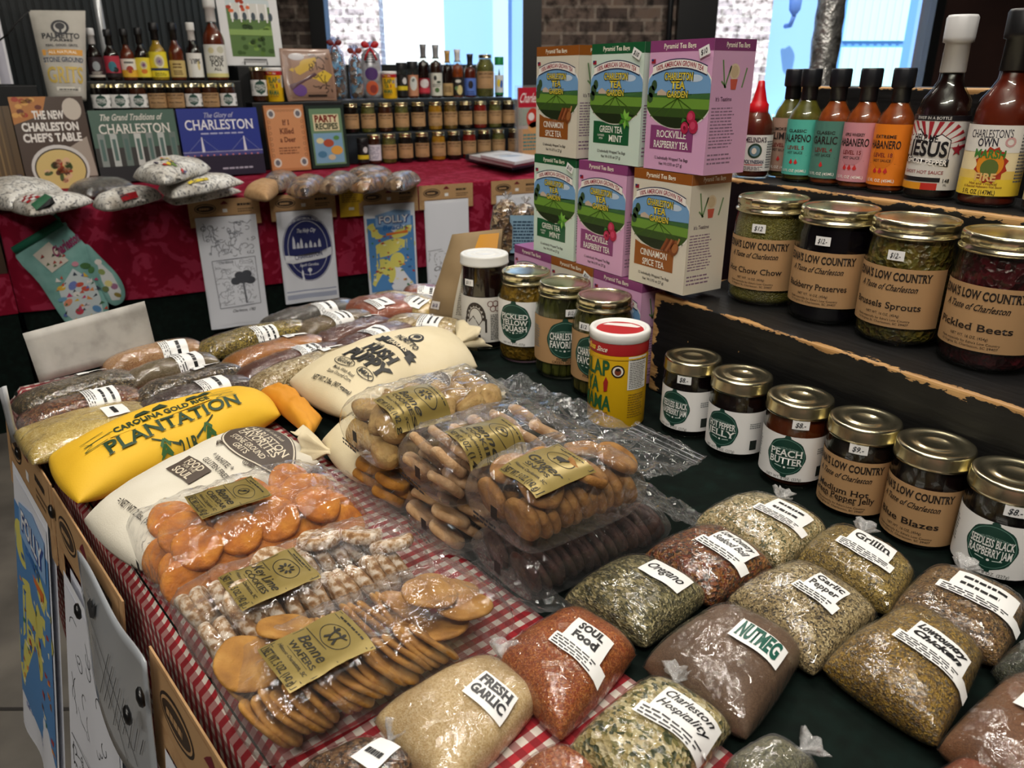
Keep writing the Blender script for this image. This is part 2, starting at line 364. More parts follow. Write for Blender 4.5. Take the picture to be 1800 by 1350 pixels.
# street outside
room('ground_outside', M('#9a9ca0', .9), (-14, 20, 5.76, 20, -.12, -.02))
p1 = room('brick_pier', BRICKL, (-2.45, -1.36, 8.7, 9.0, 0, 3.6)); p2 = room('brick_pier', BRICKL, (2.02, 2.66, 8.7, 9.0, 0, 3.6))
for o in (p1, p2): del o['kind']
tag(p1, 'pale sunlit brick pier outside the left window behind the gift bags', 'pier'); tag(p2, 'pale sunlit brick pier outside the window right of the tea boxes', 'pier')
o = room('white_building', M('#f2f4f2', .8), (-9, -.95, 12, 12.3, 0, 6)); del o['kind']; tag(o, 'bright white facade seen across the street through the left window', 'building')
bb = thing('blue_building', 'blue arcaded facade with pale curtained windows across the street', 'building', (0, 0, 0))
BL1 = M('#5c93d8', .8); BL2 = M('#86b4ea', .8); BL3 = M('#b4eef4', .7); BL4 = M('#a9c9f2', .8)
def rp(name, mat, *bx): return room(name, mat, *bx, parent=bb)
rp('facade', BL2, (-.9, 18, 11.2, 11.5, 0, 6))
for w, ww in ((-.25, .2), (.55, .14)): rp('pilaster', BL4, (w, w+ww, 11.05, 11.2, 0, 6))
for w in (4.35, 5.55, 6.9): 
    q = rp('window_frame', BL1, (w-.12, w+.92, 11.08, 11.2, .35, 3.2)); 
    mb = MB(); mb.box(w, w+.8, 11.05, 11.09, .45, 1.5); mb.box(w, w+.8, 11.05, 11.09, 1.58, 3.1)
    for k in range(8): mb.box(w+.02+k*.098, w+.06+k*.098, 11.035, 11.06, .45+.03*(k % 2), 1.5); mb.box(w+.02+k*.098, w+.06+k*.098, 11.035, 11.06, 1.58, 3.1)
    g = mb.build('curtain', BL3, q)
rp('pilaster', BL1, (2.75, 3.15, 11.0, 11.2, 0, 6)); rp('ledge', BL3, (-.9, 18, 10.9, 11.2, .5, .66)); rp('plinth', BL4, (-.9, 18, 10.95, 11.2, 0, .5))
mb = MB(); mb.tube([(3.55, 10.98, 1.75), (3.55, 10.8, 1.75), (3.55, 10.7, 1.85)], .03, 8); mb.lathe([(.02, 0), (.07, .07), (.08, .2), (.03, .28), (0, .3)], 12, 0, org=(3.55, 10.7, 1.85))
o = mb.build('wall_lantern', M('#4b6fae', .5), bb); o.rotation_euler = (0, 0, -YAW)
# ------------------------------------------------------------------ cloths and tables
GREEN = mottled('dark_green_cloth', ['#050d0b', '#08130f', '#0b1a16'], 55, .9, .0006, .3)
GREEN.node_tree.nodes['Principled BSDF'].inputs['Specular IOR Level'].default_value = .15
def drape(name, corners, z, zb, mat, r=.012, wave=.006, uvs=None, sides=None, off=0.0):
    """a cloth laid over a table: flat top, rounded edge, hanging sides with soft waves"""
    mb = MB(); n = len(corners); cs = [Vector((c[0], c[1])) for c in corners]; path = []
    for i in range(n):
        a, b = cs[i], cs[(i+1) % n]; m = max(2, int((b-a).length/.03)); d = (b-a).normalized(); nn = Vector((d.y, -d.x))
        for k in range(m): path.append((a+(b-a)*k/m, nn if k else None, i))
    P = []
    for k, (p, nn, i) in enumerate(path):
        if nn is None:
            d0 = (cs[i]-cs[i-1]).normalized(); d1 = (cs[(i+1) % n]-cs[i]).normalized(); nn = (Vector((d0.y, -d0.x))+Vector((d1.y, -d1.x))).normalized()
        P.append((p, nn))
    prof = [(-r, 0), (-r*.4, -r*.1), (-r*.1, -r*.4), (0, -r)]+[(0, -r-(z-zb-r)*q/8) for q in range(1, 9)]
    vs = []; K = len(P)
    for q, (o, dz) in enumerate(prof):
        for k, (p, nn) in enumerate(P):
            amp = wave*min(1, max(0, -dz-.02)/.25); wv = amp*(math.sin(k*.55)+.6*math.sin(k*.23+1.3)+.8*(1 if amp else 0))
            e = p+nn*(o+off+wv); vs.append((e.x, e.y, z+dz+off*.5))
    fs = [(q*K+k, q*K+(k+1) % K, (q+1)*K+(k+1) % K, (q+1)*K+k)[::-1] for q in range(len(prof)-1) for k in range(K)]
    mb.add(vs, fs); 
    mb.add([vs[k] for k in range(K)], [tuple(range(K))], 0, False)
    return mb
LX = lambda y: .120-.137*y
o = drape('t', [(LX(-.3), -.3), (1.22, -.3), (1.15, 1.37), (LX(1.2), 1.2)], .738, .004, GREEN).build('tablecloth', GREEN)
tag(o, 'dark green cloth over the near sales table, under the jars and spice bags', 'tablecloth')
def gingham():
    m, nt, p, o = newmat('red_gingham'); uv = N(nt, 'ShaderNodeUVMap'); sp = N(nt, 'ShaderNodeSeparateXYZ'); L(nt, uv.outputs[0], sp.inputs[0]); outs = []
    for ax in (1, 0):
        a = N(nt, 'ShaderNodeMath', operation='MULTIPLY'); a.inputs[1].default_value = 1/.0126; L(nt, sp.outputs[ax], a.inputs[0])
        b = N(nt, 'ShaderNodeMath', operation='FRACT'); L(nt, a.outputs[0], b.inputs[0])
        c = N(nt, 'ShaderNodeMath', operation='GREATER_THAN'); c.inputs[1].default_value = .5; L(nt, b.outputs[0], c.inputs[0]); outs.append(c)
    r1 = N(nt, 'ShaderNodeMix', data_type='RGBA'); r1.inputs[6].default_value = lin('#e6e0d6'); r1.inputs[7].default_value = lin('#b04a50'); L(nt, outs[0].outputs[0], r1.inputs[0])
    r1.inputs[6].default_value = lin('#c9c1b6'); r1.inputs[7].default_value = lin('#9a6f6b')
    r2 = N(nt, 'ShaderNodeMix', data_type='RGBA'); r2.inputs[6].default_value = lin('#9c1a24'); r2.inputs[7].default_value = lin('#7d101a'); L(nt, outs[0].outputs[0], r2.inputs[0])
    r3 = N(nt, 'ShaderNodeMix', data_type='RGBA'); L(nt, outs[1].outputs[0], r3.inputs[0]); L(nt, r1.outputs[2], r3.inputs[6]); L(nt, r2.outputs[2], r3.inputs[7])
    L(nt, r3.outputs[2], p.inputs['Base Color']); p.inputs['Roughness'].default_value = .85
    n = N(nt, 'ShaderNodeTexNoise', Scale=900, Detail=2); L(nt, objco(nt), n.inputs['Vector']); bump(nt, n.outputs[0], p, .3, .0005); return m
GING = gingham()
T_ = Vector((-.1357, .9907)); S_ = Vector((.9907, .1357)); E0 = Vector((.103, 0))
def runner_pt(a, b):
    r = .016
    if b >= r*.5: z, s = .7415, b+.018
    elif b > -r: q = (b+r)/(1.5*r); s = .010+(.016)*q**.6*1.0; z = .7415-r*(1-q)**1.6; 
    else: z = .7415-r-(-r-b); s = .010-.004*math.sin(a*38+1)*min(1, (-b-.02)/.2)-.006*min(1, (-b)/.2)
    if b >= r*.5: z += .0012*math.sin(a*31+b*25)*min(1, max(0, (b-.02)/.03))+.0008
    p = E0+T_*a+S_*s; return (p.x, p.y, z)
mb = MB(); na, nb = 90, 60; bs = [-.41+.41*k/26 for k in range(22)]+[-.062, -.045, -.03, -.02, -.016, -.012, -.008, -.004, 0, .004, .008, .015, .03]+[.03+.194*k/16 for k in range(1, 17)]
A0, A1 = -.22, 1.203
vs = []; mb.uv = []
for j in range(len(bs)):
    for i in range(na+1):
        a = A0+(A1-A0)*i/na; vs.append(runner_pt(a, bs[j])); mb.uv.append((a, bs[j]))
mb.add(vs, [(j*(na+1)+i, j*(na+1)+i+1, (j+1)*(na+1)+i+1, (j+1)*(na+1)+i) for j in range(len(bs)-1) for i in range(na)])
# far short end hangs too
o = mb.build('gingham_runner', GING); sd = o.modifiers.new('s', 'SOLIDIFY'); sd.thickness = .0012; sd.offset = 1
tag(o, 'red and white gingham cloth runner hanging over the left edge of the near table', 'table runner')
def damask():
    m, nt, p, o = newmat('red_damask'); co = objco(nt)
    n = N(nt, 'ShaderNodeTexNoise', Scale=6, Detail=2, Distortion=3.4); L(nt, co, n.inputs['Vector'])
    w = N(nt, 'ShaderNodeTexNoise', Scale=13, Detail=1.5, Distortion=2.6); L(nt, co, w.inputs['Vector'])
    mm = N(nt, 'ShaderNodeMath', operation='MULTIPLY'); L(nt, n.outputs[0], mm.inputs[0]); L(nt, w.outputs[0], mm.inputs[1])
    r = ramp(nt, mm.outputs[0], ['#740a24', '#7e0e28', '#942842'], pos=[.0, .25, .29]); L(nt, r.outputs[0], p.inputs['Base Color']); p.inputs['Roughness'].default_value = .6
    p.inputs['Roughness'].default_value = .75; p.inputs['Specular IOR Level'].default_value = .12; return m
RED = damask()
YB = lambda x: 2.95-.094*x
bt = [(-.02, YB(-.02)), (2.7, YB(2.7)), (2.85, 4.0), (-.02, 4.15)]
o = drape('t', bt, .733, .004, GREEN, wave=.003).build('tablecloth', GREEN); tag(o, 'dark green underskirt cloth reaching the floor on the back table', 'tablecloth')
o = drape('t', bt, .738, .41, RED, wave=.004, off=.012).build('tablecloth', RED); tag(o, 'red damask tablecloth over the back table behind the hanging towels', 'tablecloth')
# ------------------------------------------------------------------ stepped stand of worn black wood
def worn_wood():
    m, nt, p, o = newmat('worn_black_paint'); co = objco(nt); sp = N(nt, 'ShaderNodeSeparateXYZ'); L(nt, co, sp.inputs[0])
    def mth(op, a, b=None):
        q = N(nt, 'ShaderNodeMath', operation=op)
        for i, x in enumerate((a, b)):
            if x is None: continue
            if isinstance(x, (int, float)): q.inputs[i].default_value = x
            else: L(nt, x, q.inputs[i])
        return q.outputs[0]
    x, y, z = sp.outputs[0], sp.outputs[1], sp.outputs[2]
    ax, ay, az = mth('ABSOLUTE', x), mth('ABSOLUTE', y), mth('ABSOLUTE', z)
    d1 = mth('SQRT', mth('ADD', mth('MULTIPLY', x, x), mth('MULTIPLY', z, z)))           # front top edge
    d2 = mth('SQRT', mth('ADD', mth('MULTIPLY', y, y), mth('MULTIPLY', x, x)))           # left upright corner
    d3 = mth('SQRT', mth('ADD', mth('MULTIPLY', y, y), mth('MULTIPLY', z, z)))
    d = mth('MINIMUM', d1, mth('MINIMUM', mth('MULTIPLY', d2, .38), mth('MULTIPLY', d3, .8)))
    n = N(nt, 'ShaderNodeTexNoise', Scale=16, Detail=9, Roughness=.65); mp = N(nt, 'ShaderNodeMapping'); mp.inputs['Scale'].default_value = (2, .8, 2); L(nt, co, mp.inputs[0]); L(nt, mp.outputs[0], n.inputs['Vector'])
    thr = mth('MULTIPLY', mth('POWER', mth('MAXIMUM', mth('SUBTRACT', n.outputs[0], .36), 0), 1.6), .085)
    mask = mth('GREATER_THAN', thr, d)
    sn = N(nt, 'ShaderNodeTexNoise', Scale=70, Detail=4); L(nt, co, sn.inputs['Vector']); sc = mth('GREATER_THAN', sn.outputs[0], .735)
    mask = mth('MAXIMUM', mask, sc)
    g = N(nt, 'ShaderNodeTexNoise', Scale=22, Detail=5); mp2 = N(nt, 'ShaderNodeMapping'); mp2.inputs['Scale'].default_value = (6, .6, 6); L(nt, co, mp2.inputs[0]); L(nt, mp2.outputs[0], g.inputs['Vector'])
    wood = ramp(nt, g.outputs[0], ['#7d5a36', '#b58a55', '#c9a06a'], pos=[.3, .5, .7]); blk = ramp(nt, g.outputs[0], ['#060607', '#0e0e0f', '#171616'], pos=[.35, .55, .75])
    mx = N(nt, 'ShaderNodeMix', data_type='RGBA'); L(nt, mask, mx.inputs[0]); L(nt, blk.outputs[0], mx.inputs[6]); L(nt, wood.outputs[0], mx.inputs[7]); L(nt, mx.outputs[2], p.inputs['Base Color'])
    p.inputs['Roughness'].default_value = .5; bump(nt, mth('SUBTRACT', g.outputs[0], mth('MULTIPLY', mask, .5)), p, .5, .0015); return m
WORN = worn_wood()
st = thing('stepped_stand', 'worn black painted wooden stepped stand holding jars and hot sauce bottles', 'display stand', (.695, .70, .7385))
for nm, x, y1, z0, z1 in (('lower_step', .695, .725, .7385, .876), ('middle_step', .833, .775, .7385, 1.012), ('upper_step', .971, .775, .7385, 1.128)):
    mb = MB(); H = z1-z0; xe = {'lower_step': .8325, 'middle_step': .9705, 'upper_step': 1.06}[nm]; mb.box(0, xe-x, -(y1+.28), 0, -H, 0)
    o = mb.build(nm, WORN, st); o.location = (x-.695, y1-.70, z1-.7385); bevel(o, .0035, 3)
for (y, z) in ((.205, .80), (-.1, .80)):
    mb = MB(); mb.lathe([(.004, 0), (.004, .002), (.0025, .0032), (0, .0034)], 14, mat=Matrix.Translation((0, y-.70, z-.7385)) @ Matrix.Rotation(-pi/2, 4, 'Y'))
    mb.build('screw', M('#8a8a86', .35, 1), st)
# ------------------------------------------------------------------ jars, cans and bottles
CACHE = {}
KEEP = []
def cached(key, fn):
    if key not in CACHE: CACHE[key] = fn()
    return CACHE[key]
KRAFT = '#b58f64'; KRAFTM = mottled('kraft_paper', ['#a88157', '#b58f64', '#bd986e'], 60, .8, .0003, .2); INK = '#231a14'
def liquid(name, c, rough=.25, chunks=None, scale=60, stretch=(1, 1, 1)):
    if chunks: return gran(name, chunks, scale, .004, .3, .3, stretch)
    return mottled(name, [c, c], 40, rough, .001, .15)
CONT = dict(
    chow=gran('chow_chow', ['#8a8038', '#938946', '#7c7634', '#9c9252', '#857b36'], 260, .003, .35, .3),
    black=M('#0c0710', .2), beets=gran('sliced_beets', ['#3a0a12', '#4c0f19', '#2c070d', '#57141f'], 70, .003, .3, .3),
    sprouts=gran('brussels_sprouts', ['#6b6028', '#7a7034', '#57501f', '#84702e', '#6a5226'], 75, .005, .35, .3),
    jelly=M('#170b0c', .2), peach=mottled('peach_butter', ['#4f1f0c', '#6a2d12'], 30, .25, .001, .1), jam=M('#0f0609', .2),
    pickle=gran('pickle_relish', ['#7a5a17', '#8f6c1f', '#6b5215', '#a07c2c'], 80, .003, .3, .3), beans=gran('green_beans', ['#3c3f16', '#4e5220', '#2e3012', '#5d5f2a'], 60, .005, .3, .3, (1, 1, .12)),
    okra=gran('pickled_okra', ['#4b4a1c', '#5e5a22', '#393a16', '#6d6330'], 60, .005, .3, .3, (1, 1, .2)), syrup=M('#1c0a0c', .2),
    amber=mottled('amber_preserve', ['#a8741c', '#c08a2a'], 30, .25, .001, .1), red=mottled('red_pepper_preserve', ['#7a1a16', '#952820'], 40, .25, .001, .1), green=gran('green_relish', ['#6f6d2c', '#838038', '#5d5c22'], 110, .003, .3, .3),
    dark=M('#1d1411', .2), brown=mottled('brown_preserve', ['#3a1c12', '#4d281a'], 30, .25, .001, .1), rust=mottled('orange_sauce', ['#7a2c10', '#8f3a16', '#a04a1e'], 18, .25, .001, .1))
PAL = '#f1f0ee'
def art_country(flavor, w=.118, h=.062):
    a = Art(.006); a.rect(-w/2, -h/2, w/2, h/2, KRAFT, 0); k = h/.062
    a.text("EDNA'S LOW COUNTRY", 0, h*.36, .0078*k, INK, w*.70, .03, 0, True); a.text('A Taste of Charleston', 0, h*.17, .006*k, INK, w*.52, .012, .35, True)
    if flavor:
        fl = flavor if isinstance(flavor, (list, tuple)) else [flavor]
        for i, t in enumerate(fl): a.text(t, 0, -h*.10-i*.0075*k-(0 if len(fl) > 1 else .002), .0066*k, INK, min(w*.62, .0058*len(t)*k), .012, 0, True)
    a.text('NET WT. 16 OZ. (454g)', 0, -h*.29, .0026*k, INK, w*.3); a.text("Made especially for Edna's Low Country", 0, -h*.37, .0022*k, INK, w*.48); a.text('N Virginia St, Charleston, SC 29407', 0, -h*.43, .0022*k, INK, w*.46)
    return a
def emblem(a, cx, cy, r, lines, lay=1, small=True):
    G = '#0f3d31'
    a.star([(cx+r*.97*math.cos(q*pi/18)*(1+.02*math.cos(q*pi/18*8)), cy+r*1.05*math.sin(q*pi/18)*(1+.02*math.cos(q*pi/18*8))) for q in range(36)], G, lay, (cx, cy))
    for q in (90, 270): a.ell(cx+r*1.0*math.cos(math.radians(q)), cy+r*1.08*math.sin(math.radians(q)), r*.16, r*.1, G, lay, 10)
    a.ring(cx, cy, r*.9, r*.97, r*.03, '#5f8a7c', lay+1)
    a.text('CHARLESTON FAVORITES', cx, cy+r*.45, r*.13, '#8fb0a4', r*1.25, 0, 0, False, 0, lay+1, arc=r*1.6)
    n = len(lines); h = r*(.36 if n < 3 else .27)
    for i, t in enumerate(lines): a.text(t, cx, cy+h*.62*(n-1)-i*h*1.25-r*.02, h, '#f2f2ee', min(r*1.62, h*.95*len(t)), .02, 0, True, 0, lay+1)
    a.line([(cx-r*.5, cy-r*.55), (cx-r*.15, cy-r*.6)], r*.04, '#cfe0d8', lay+1); a.line([(cx+r*.15, cy-r*.6), (cx+r*.5, cy-r*.55)], r*.04, '#cfe0d8', lay+1); a.ell(cx, cy-r*.6, r*.06, r*.06, '#f2f2ee', lay+1, 8)
    return a
def art_fav(lines, bg=PAL, w=.115, h=.055, under=None):
    a = Art(.006); a.rect(-w/2, -h/2, w/2, h/2, bg, 0); emblem(a, 0, h*.04, h*.40, lines)
    fg = '#5a5a58' if bg == PAL else '#5a3d20'
    if under:
        for i, t in enumerate(under): a.text(t, 0, -h*.42-(i-.5)*.0045, .0036, fg, min(.05, .0032*len(t)), .01, 0, True)
    else: a.text('NET WT. 8 OZ. (227g)', 0, -h*.445, .0028, fg, .036)
    a.rect(w*.32, -h*.4, w*.40, -h*.17, '#26302c', 1); a.bars(w*.3, h*.12, w*.44, h*.26, 3, '#8a8f90', 1, 3); a.bars(-w*.46, -h*.2, -w*.32, h*.3, 9, '#7d8284', 1, 5)
    return a
def art_price(t='$8.-'):
    a = Art(.006); a.rect(-.008, -.005, .008, .005, '#f4f4f4', 0); a.text(t, 0, 0, .0052, '#20242c', .010, .01, .2); return a
PR_N = 0
def jar(name, loc, face, R, H, rl, cont, art, key, label, cat='jar', group=None, lid=GOLD, lidm='mason', labz=None, price=None, neck=None, sq=.88):
    """glass jar on its base: glass wall, contents, lid, paper label, price sticker"""
    t = thing(name, label, cat, loc, face, group); lh = .016; n = neck or rl*.94
    def glass(off):
        z1 = H-lh*.6; r = R-off
        return [(0, off), (r*.86, off), (r*.97, .004+off), (r, .010), (r, H*.70), (r*.985, H*.76), (n*1.01-off if n < R else r*.97, H*.855), (n-off, H*.885), (n-off, z1-off)]
    link('glass', cached((key, 'g'), lambda: mbl(lambda b: b.lathe(glass(0)+[(n-.002, H-lh*.6)], 40)).mesh('jar_glass', [GLASS])), t)
    link('contents', cached((key, 'c', cont), lambda: mbl(lambda b: b.lathe(glass(.0022)[:-1]+[(n-.0022, H*.90), (0, H*.90)], 36)).mesh('jar_contents', [CONT[cont]])), t)
    if lidm == 'mason':
        z0 = H-lh; pr = [(rl*.97, z0-.002), (rl*1.0, z0-.001), (rl*1.0, z0+.0015), (rl*.955, z0+.003), (rl*.95, z0+.006), (rl*.965, z0+.0065), (rl*.965, z0+.0125), (rl*.95, z0+.0150), (rl*.91, H), (rl*.86, H-.0006), (rl*.85, H-.002), (rl*.80, H-.0015), (rl*.3, H-.0013), (0, H-.0013)]
        rip = ((5, 6), 4, .006)
    else:
        z0 = H-.0155; pr = [(rl*.99, z0), (rl*1.0, z0+.001), (rl*1.0, z0+.003), (rl*.985, z0+.004), (rl*.985, H-.003), (rl*.965, H-.0008), (rl*.93, H), (rl*.80, H-.0004), (rl*.78, H-.0011), (rl*.52, H-.0011), (rl*.50, H-.0005), (rl*.34, H-.0005), (rl*.32, H-.001), (0, H-.001)]
        rip = None
    link('lid', cached((key, 'l', lid.name), lambda: mbl(lambda b: b.lathe(pr, 96 if rip else 48, 0, rip)).mesh('jar_lid', [lid])), t)
    if art: KEEP.append(art)
    if art: link('label', cached((key, 'a', id(art)), lambda: art.mesh('paper_label', on_cyl(R, labz if labz else H*.40), .0006)), t)
    if price: link('price_sticker', cached((key, 'p', price[0], price[1]), lambda: art_price(price[0]).mesh('price_sticker', lambda x, y, f: on_cyl(R*.985 if price[2] < .8 else n, H*price[2])(x+price[1], y, f), .0012)), t)
    return t
def mbl(f): b = MB(); f(b); return b
def camface(x, y, d=0): return math.atan2(-y, -x)+d          # heading from the object to the camera, turned by d
# --- wide pints on the lower step
ART_ED = {}
def ed(fl, w=.118, h=.062):
    k = (str(fl), w, h)
    if k not in ART_ED: ART_ED[k] = art_country(fl, w, h)
    return ART_ED[k]
G1 = 'pint jars with kraft labels on the lower step'
for y, fl, c, lab, pr in ((.626, 'Hot Chow Chow', 'chow', 'pint jar of olive green chow chow relish, farthest left on the lower step', '$12'), (.533, 'Blackberry Preserves', 'black', 'pint jar of black blackberry preserves, second from left on the lower step', '$12.-'),
        (.443, 'Brussels Sprouts', 'sprouts', 'pint jar of green pickled brussels sprouts, third from left on the lower step', '$12.-'), (.349, 'Pickled Beets', 'beets', 'pint jar of dark red pickled beets, nearest on the lower step', None)):
    jar('pint_jar', (.788, y, .8765), camface(.788, y, -.40), .0435, .129, .0437, c, ed(fl), 'pint', lab, group=G1, price=(pr, .004, .74) if pr else None, neck=.0405, labz=.052)
# --- small gold-lid jars in front
ART_F = {}
def fav(lines, bg=PAL, **k):
    q = (str(lines), bg, str(k))
    if q not in ART_F: ART_F[q] = art_fav(lines, bg, **k)
    return ART_F[q]
G2 = 'small gold lidded jars along the foot of the stepped stand'
ROW = [(.645, .600, 'w', ['SEEDLESS BLACK', 'RASPBERRY JAM'], 'jam', 'gold lidded jar of seedless black raspberry jam beside the yellow spice can', '$8.-', -.55), (.648, .528, 'w', ['HOT PEPPER', 'JELLY'], 'jelly', 'gold lidded jar with white hot pepper jelly label', None, -.52),
       (.650, .452, 'w', ['PEACH', 'BUTTER'], 'peach', 'gold lidded jar of orange-brown peach butter with white label', '$8.-', -.18), (.655, .381, 'k', ['Medium Hot', 'Green Pepper Jelly'], 'dark', 'gold lidded jar with kraft medium hot pepper jelly label, next to the peach butter', '$9.-', -.35),
       (.660, .314, 'k', ['Blue Blazes'], 'jelly', 'gold lidded jar of dark jelly with kraft label, second kraft jar from the peach butter', None, -.36), (.660, .246, 'w', ['SEEDLESS BLACK', 'RASPBERRY JAM'], 'jam', 'gold lidded raspberry jam jar with white label, right of the two kraft labelled jars', '$8.-', -.10), (.661, .172, 'w', ['PEACH', 'BUTTER'], 'jam', 'gold lidded white labelled jar cut by the right edge of the photo', None, -.1)]
for x, y, k, ln, c, lab, pr, d in ROW:
    a = fav(ln, PAL, w=.105, h=.05) if k == 'w' else ed(ln, .105, .056)
    jar('jam_jar', (x, y, .7395), camface(x, y, d), .0325, .095, .0335, c, a, 'gold', lab, group=G2, lidm='twist', price=(pr, .010, .79) if pr else None, neck=.0308, labz=.036 if k == 'w' else .034)
# --- taller jars to the left of the can
t = jar('syrup_jar', (.606, 1.012, .7395), camface(.606, 1.012, -.1), .037, .148, .038, 'syrup', None, 'white', 'dark jar with white plastic lid and black and white hive label', lid=M('#d6d6d2', .4), lidm='twist', price=('$11', -.022, .73), labz=.05)
a = Art(.006); a.rect(-.052, -.036, .052, .036, '#d8d6d0', 0); a.ring(-.012, .002, .017, .026, .003, '#2c2622', 1, 24, 0, pi); a.ring(-.012, .0, .012, .02, .0015, '#4a403a', 1, 24, 0, pi)
for k in range(9): a.ell(-.012+.0145*math.cos(pi*k/8), .002+.022*math.sin(pi*k/8), .003, .003, '#3a322c', 2, 8)
for q in range(3):
    a.ring(.012+q*.008, .026, .005, .005, .0012, '#6a3d36', 1, 12); a.ring(.016+q*.008, .018, .005, .005, .0012, '#6a3d36', 1, 12)
a.line([(-.029, .002), (-.029, -.02)], .003, '#2c2622', 1); a.line([(.005, .002), (.005, -.02)], .003, '#2c2622', 1); a.line([(-.024, -.004), (-.015, .006), (-.006, -.008), (.002, .004)], .002, '#4a4038', 1)
a.bars(-.026, -.028, .002, -.012, 2, '#2c2622', 1, 6, .6); a.bars(.012, -.032, .04, .01, 16, '#4a4a48', 1, 4)
link('label', a.mesh('paper_label', on_cyl(.037, .05), .0006), t)
jar('pickle_jar', (.628, .929, .7395), camface(.628, .929, -.45), .041, .135, .0375, 'pickle', fav(['PICKLED', 'YELLOW', 'SQUASH'], PAL, w=.125, h=.068), 'tall', 'gold lidded jar of golden pickles with white label, second of the tall jars', group='tall gold lidded jars in front of the tea boxes', labz=.062, neck=.036)
jar('pickle_jar', (.636, .843, .7395), camface(.636, .843, 0.05), .041, .135, .0375, 'beans', fav(['CHARLESTON', 'FAVORITES'], KRAFT, w=.125, h=.066, under=['PICKLED', 'GREEN BEANS']), 'tall', 'gold lidded jar of pickled green beans with kraft label', group='tall gold lidded jars in front of the tea boxes', labz=.058, neck=.036, price=('$12.-', .008, .74))
jar('pickle_jar', (.637, .757, .7395), camface(.637, .757, -.35), .041, .135, .0375, 'okra', fav(['CHARLESTON', 'FAVORITES'], KRAFT, w=.125, h=.066, under=['PICKLED']), 'tall', 'gold lidded jar of pickled okra with kraft label, partly behind the yellow spice can', group='tall gold lidded jars in front of the tea boxes', labz=.058, neck=.036, price=('$12', -.012, .74))
# --- yellow spice can
def spice_can(loc, face, label, small=False):
    R, H = .0355, .122; Y = '#e9b916'; t = thing('spice_can', label, 'can', loc, face)
    link('body', cached(('can', 'b'), lambda: mbl(lambda b: b.lathe([(0, .001), (R*.97, .001), (R, .003), (R, H*.76), (R, H*.77), (R*1.0, H-.022)], 40)).mesh('can_body', [M(Y, .4)])), t)
    link('band', cached(('can', 'bd'), lambda: mbl(lambda b: (b.lathe([(R*1.004, H*.775), (R*1.006, H*.78), (R*1.006, H-.012), (R*1.0, H-.011)], 40))).mesh('can_band', [M('#b01d22', .4)])), t)
    link('lid', cached(('can', 'l'), lambda: mbl(lambda b: b.lathe([(R*1.0, H-.013), (R*1.03, H-.012), (R*1.04, H-.003), (R*1.0, H-.0005), (R*.93, H), (R*.86, H-.001), (R*.84, H-.004), (0, H-.004)], 48)).mesh('can_lid', [M('#efefec', .35)])), t)
    a = Art(.005); a.star([(R*.8*math.cos(q*pi/18), R*.8*math.sin(q*pi/18)) for q in range(36)], '#b3151d', 0, (0, 0)); a.star([(-.024, -.004), (-.006, -.025), (.004, -.025), (-.018, .012), (-.024, .012)], '#e9e6e2', 1)
    link('flap', cached(('can', 'f'), lambda: a.mesh('can_flap', lambda x, y, f: (x, y, H-.004+f), .0004)), t)
    b = Art(.005)
    for i, (tx, w) in enumerate((('SLAP', .040), ('YA', .021), ('MAMA', .046))): b.text(tx, -.004 if i != 1 else -.008, .078-i*.022, .018, '#1f5a34', w, .03, 0, False, .03*(1-i), 1)
    b.star([(.010, .048), (.014, .05), (.015, .062), (.012, .068), (.009, .06)], '#a3201c', 2); b.text('CAJUN SEASONING', -.004, .02, .004, '#7a3a14', .04, .02); b.text('NET WT 8 OZ', -.004, .013, .003, '#7a3a14', .02)
    b.text('the', -.022, .104, .005, '#f0e6c0', None, .02, .3, False, 0, 5); b.text('Boss', -.010, .103, .007, '#f2d23a', .012, .03, .2, False, 0, 5); b.text('Since', .006, .102, .006, '#f4ecd8', .014, .02, .35, False, 0, 5)
    b.ell(.026, .076, .008, .008, '#20150f', 1, 18); b.ell(.026, .076, .0062, .0062, '#efe9dc', 2, 18); b.ell(.026, .0755, .004, .0045, '#7a3a20', 3, 12); b.ell(.026, .0785, .003, .002, '#20150f', 4, 10)
    b.rect(.038, .052, .066, .094, '#e6e6e2', 1); b.text('Nutrition Facts', .052, .0905, .003, '#20201e', .024, .03, 0, False, 0, 2); b.bars(.040, .054, .064, .088, 15, '#4a4a48', 2, 7, .4); b.bars(.04, .016, .064, .048, 10, '#8a6a14', 1, 8, .4); b.rect(-.036, .0905, .075, .092, '#e0b21a', 5)
    link('print', cached(('can', 'p'), lambda: b.mesh('can_print', on_cyl(R*1.006), .0003)), t)
    return t
spice_can((.592, .672, .7395), camface(.592, .672, -.72), 'yellow and red Cajun seasoning can with white rimmed lid standing before the gold lidded jars')
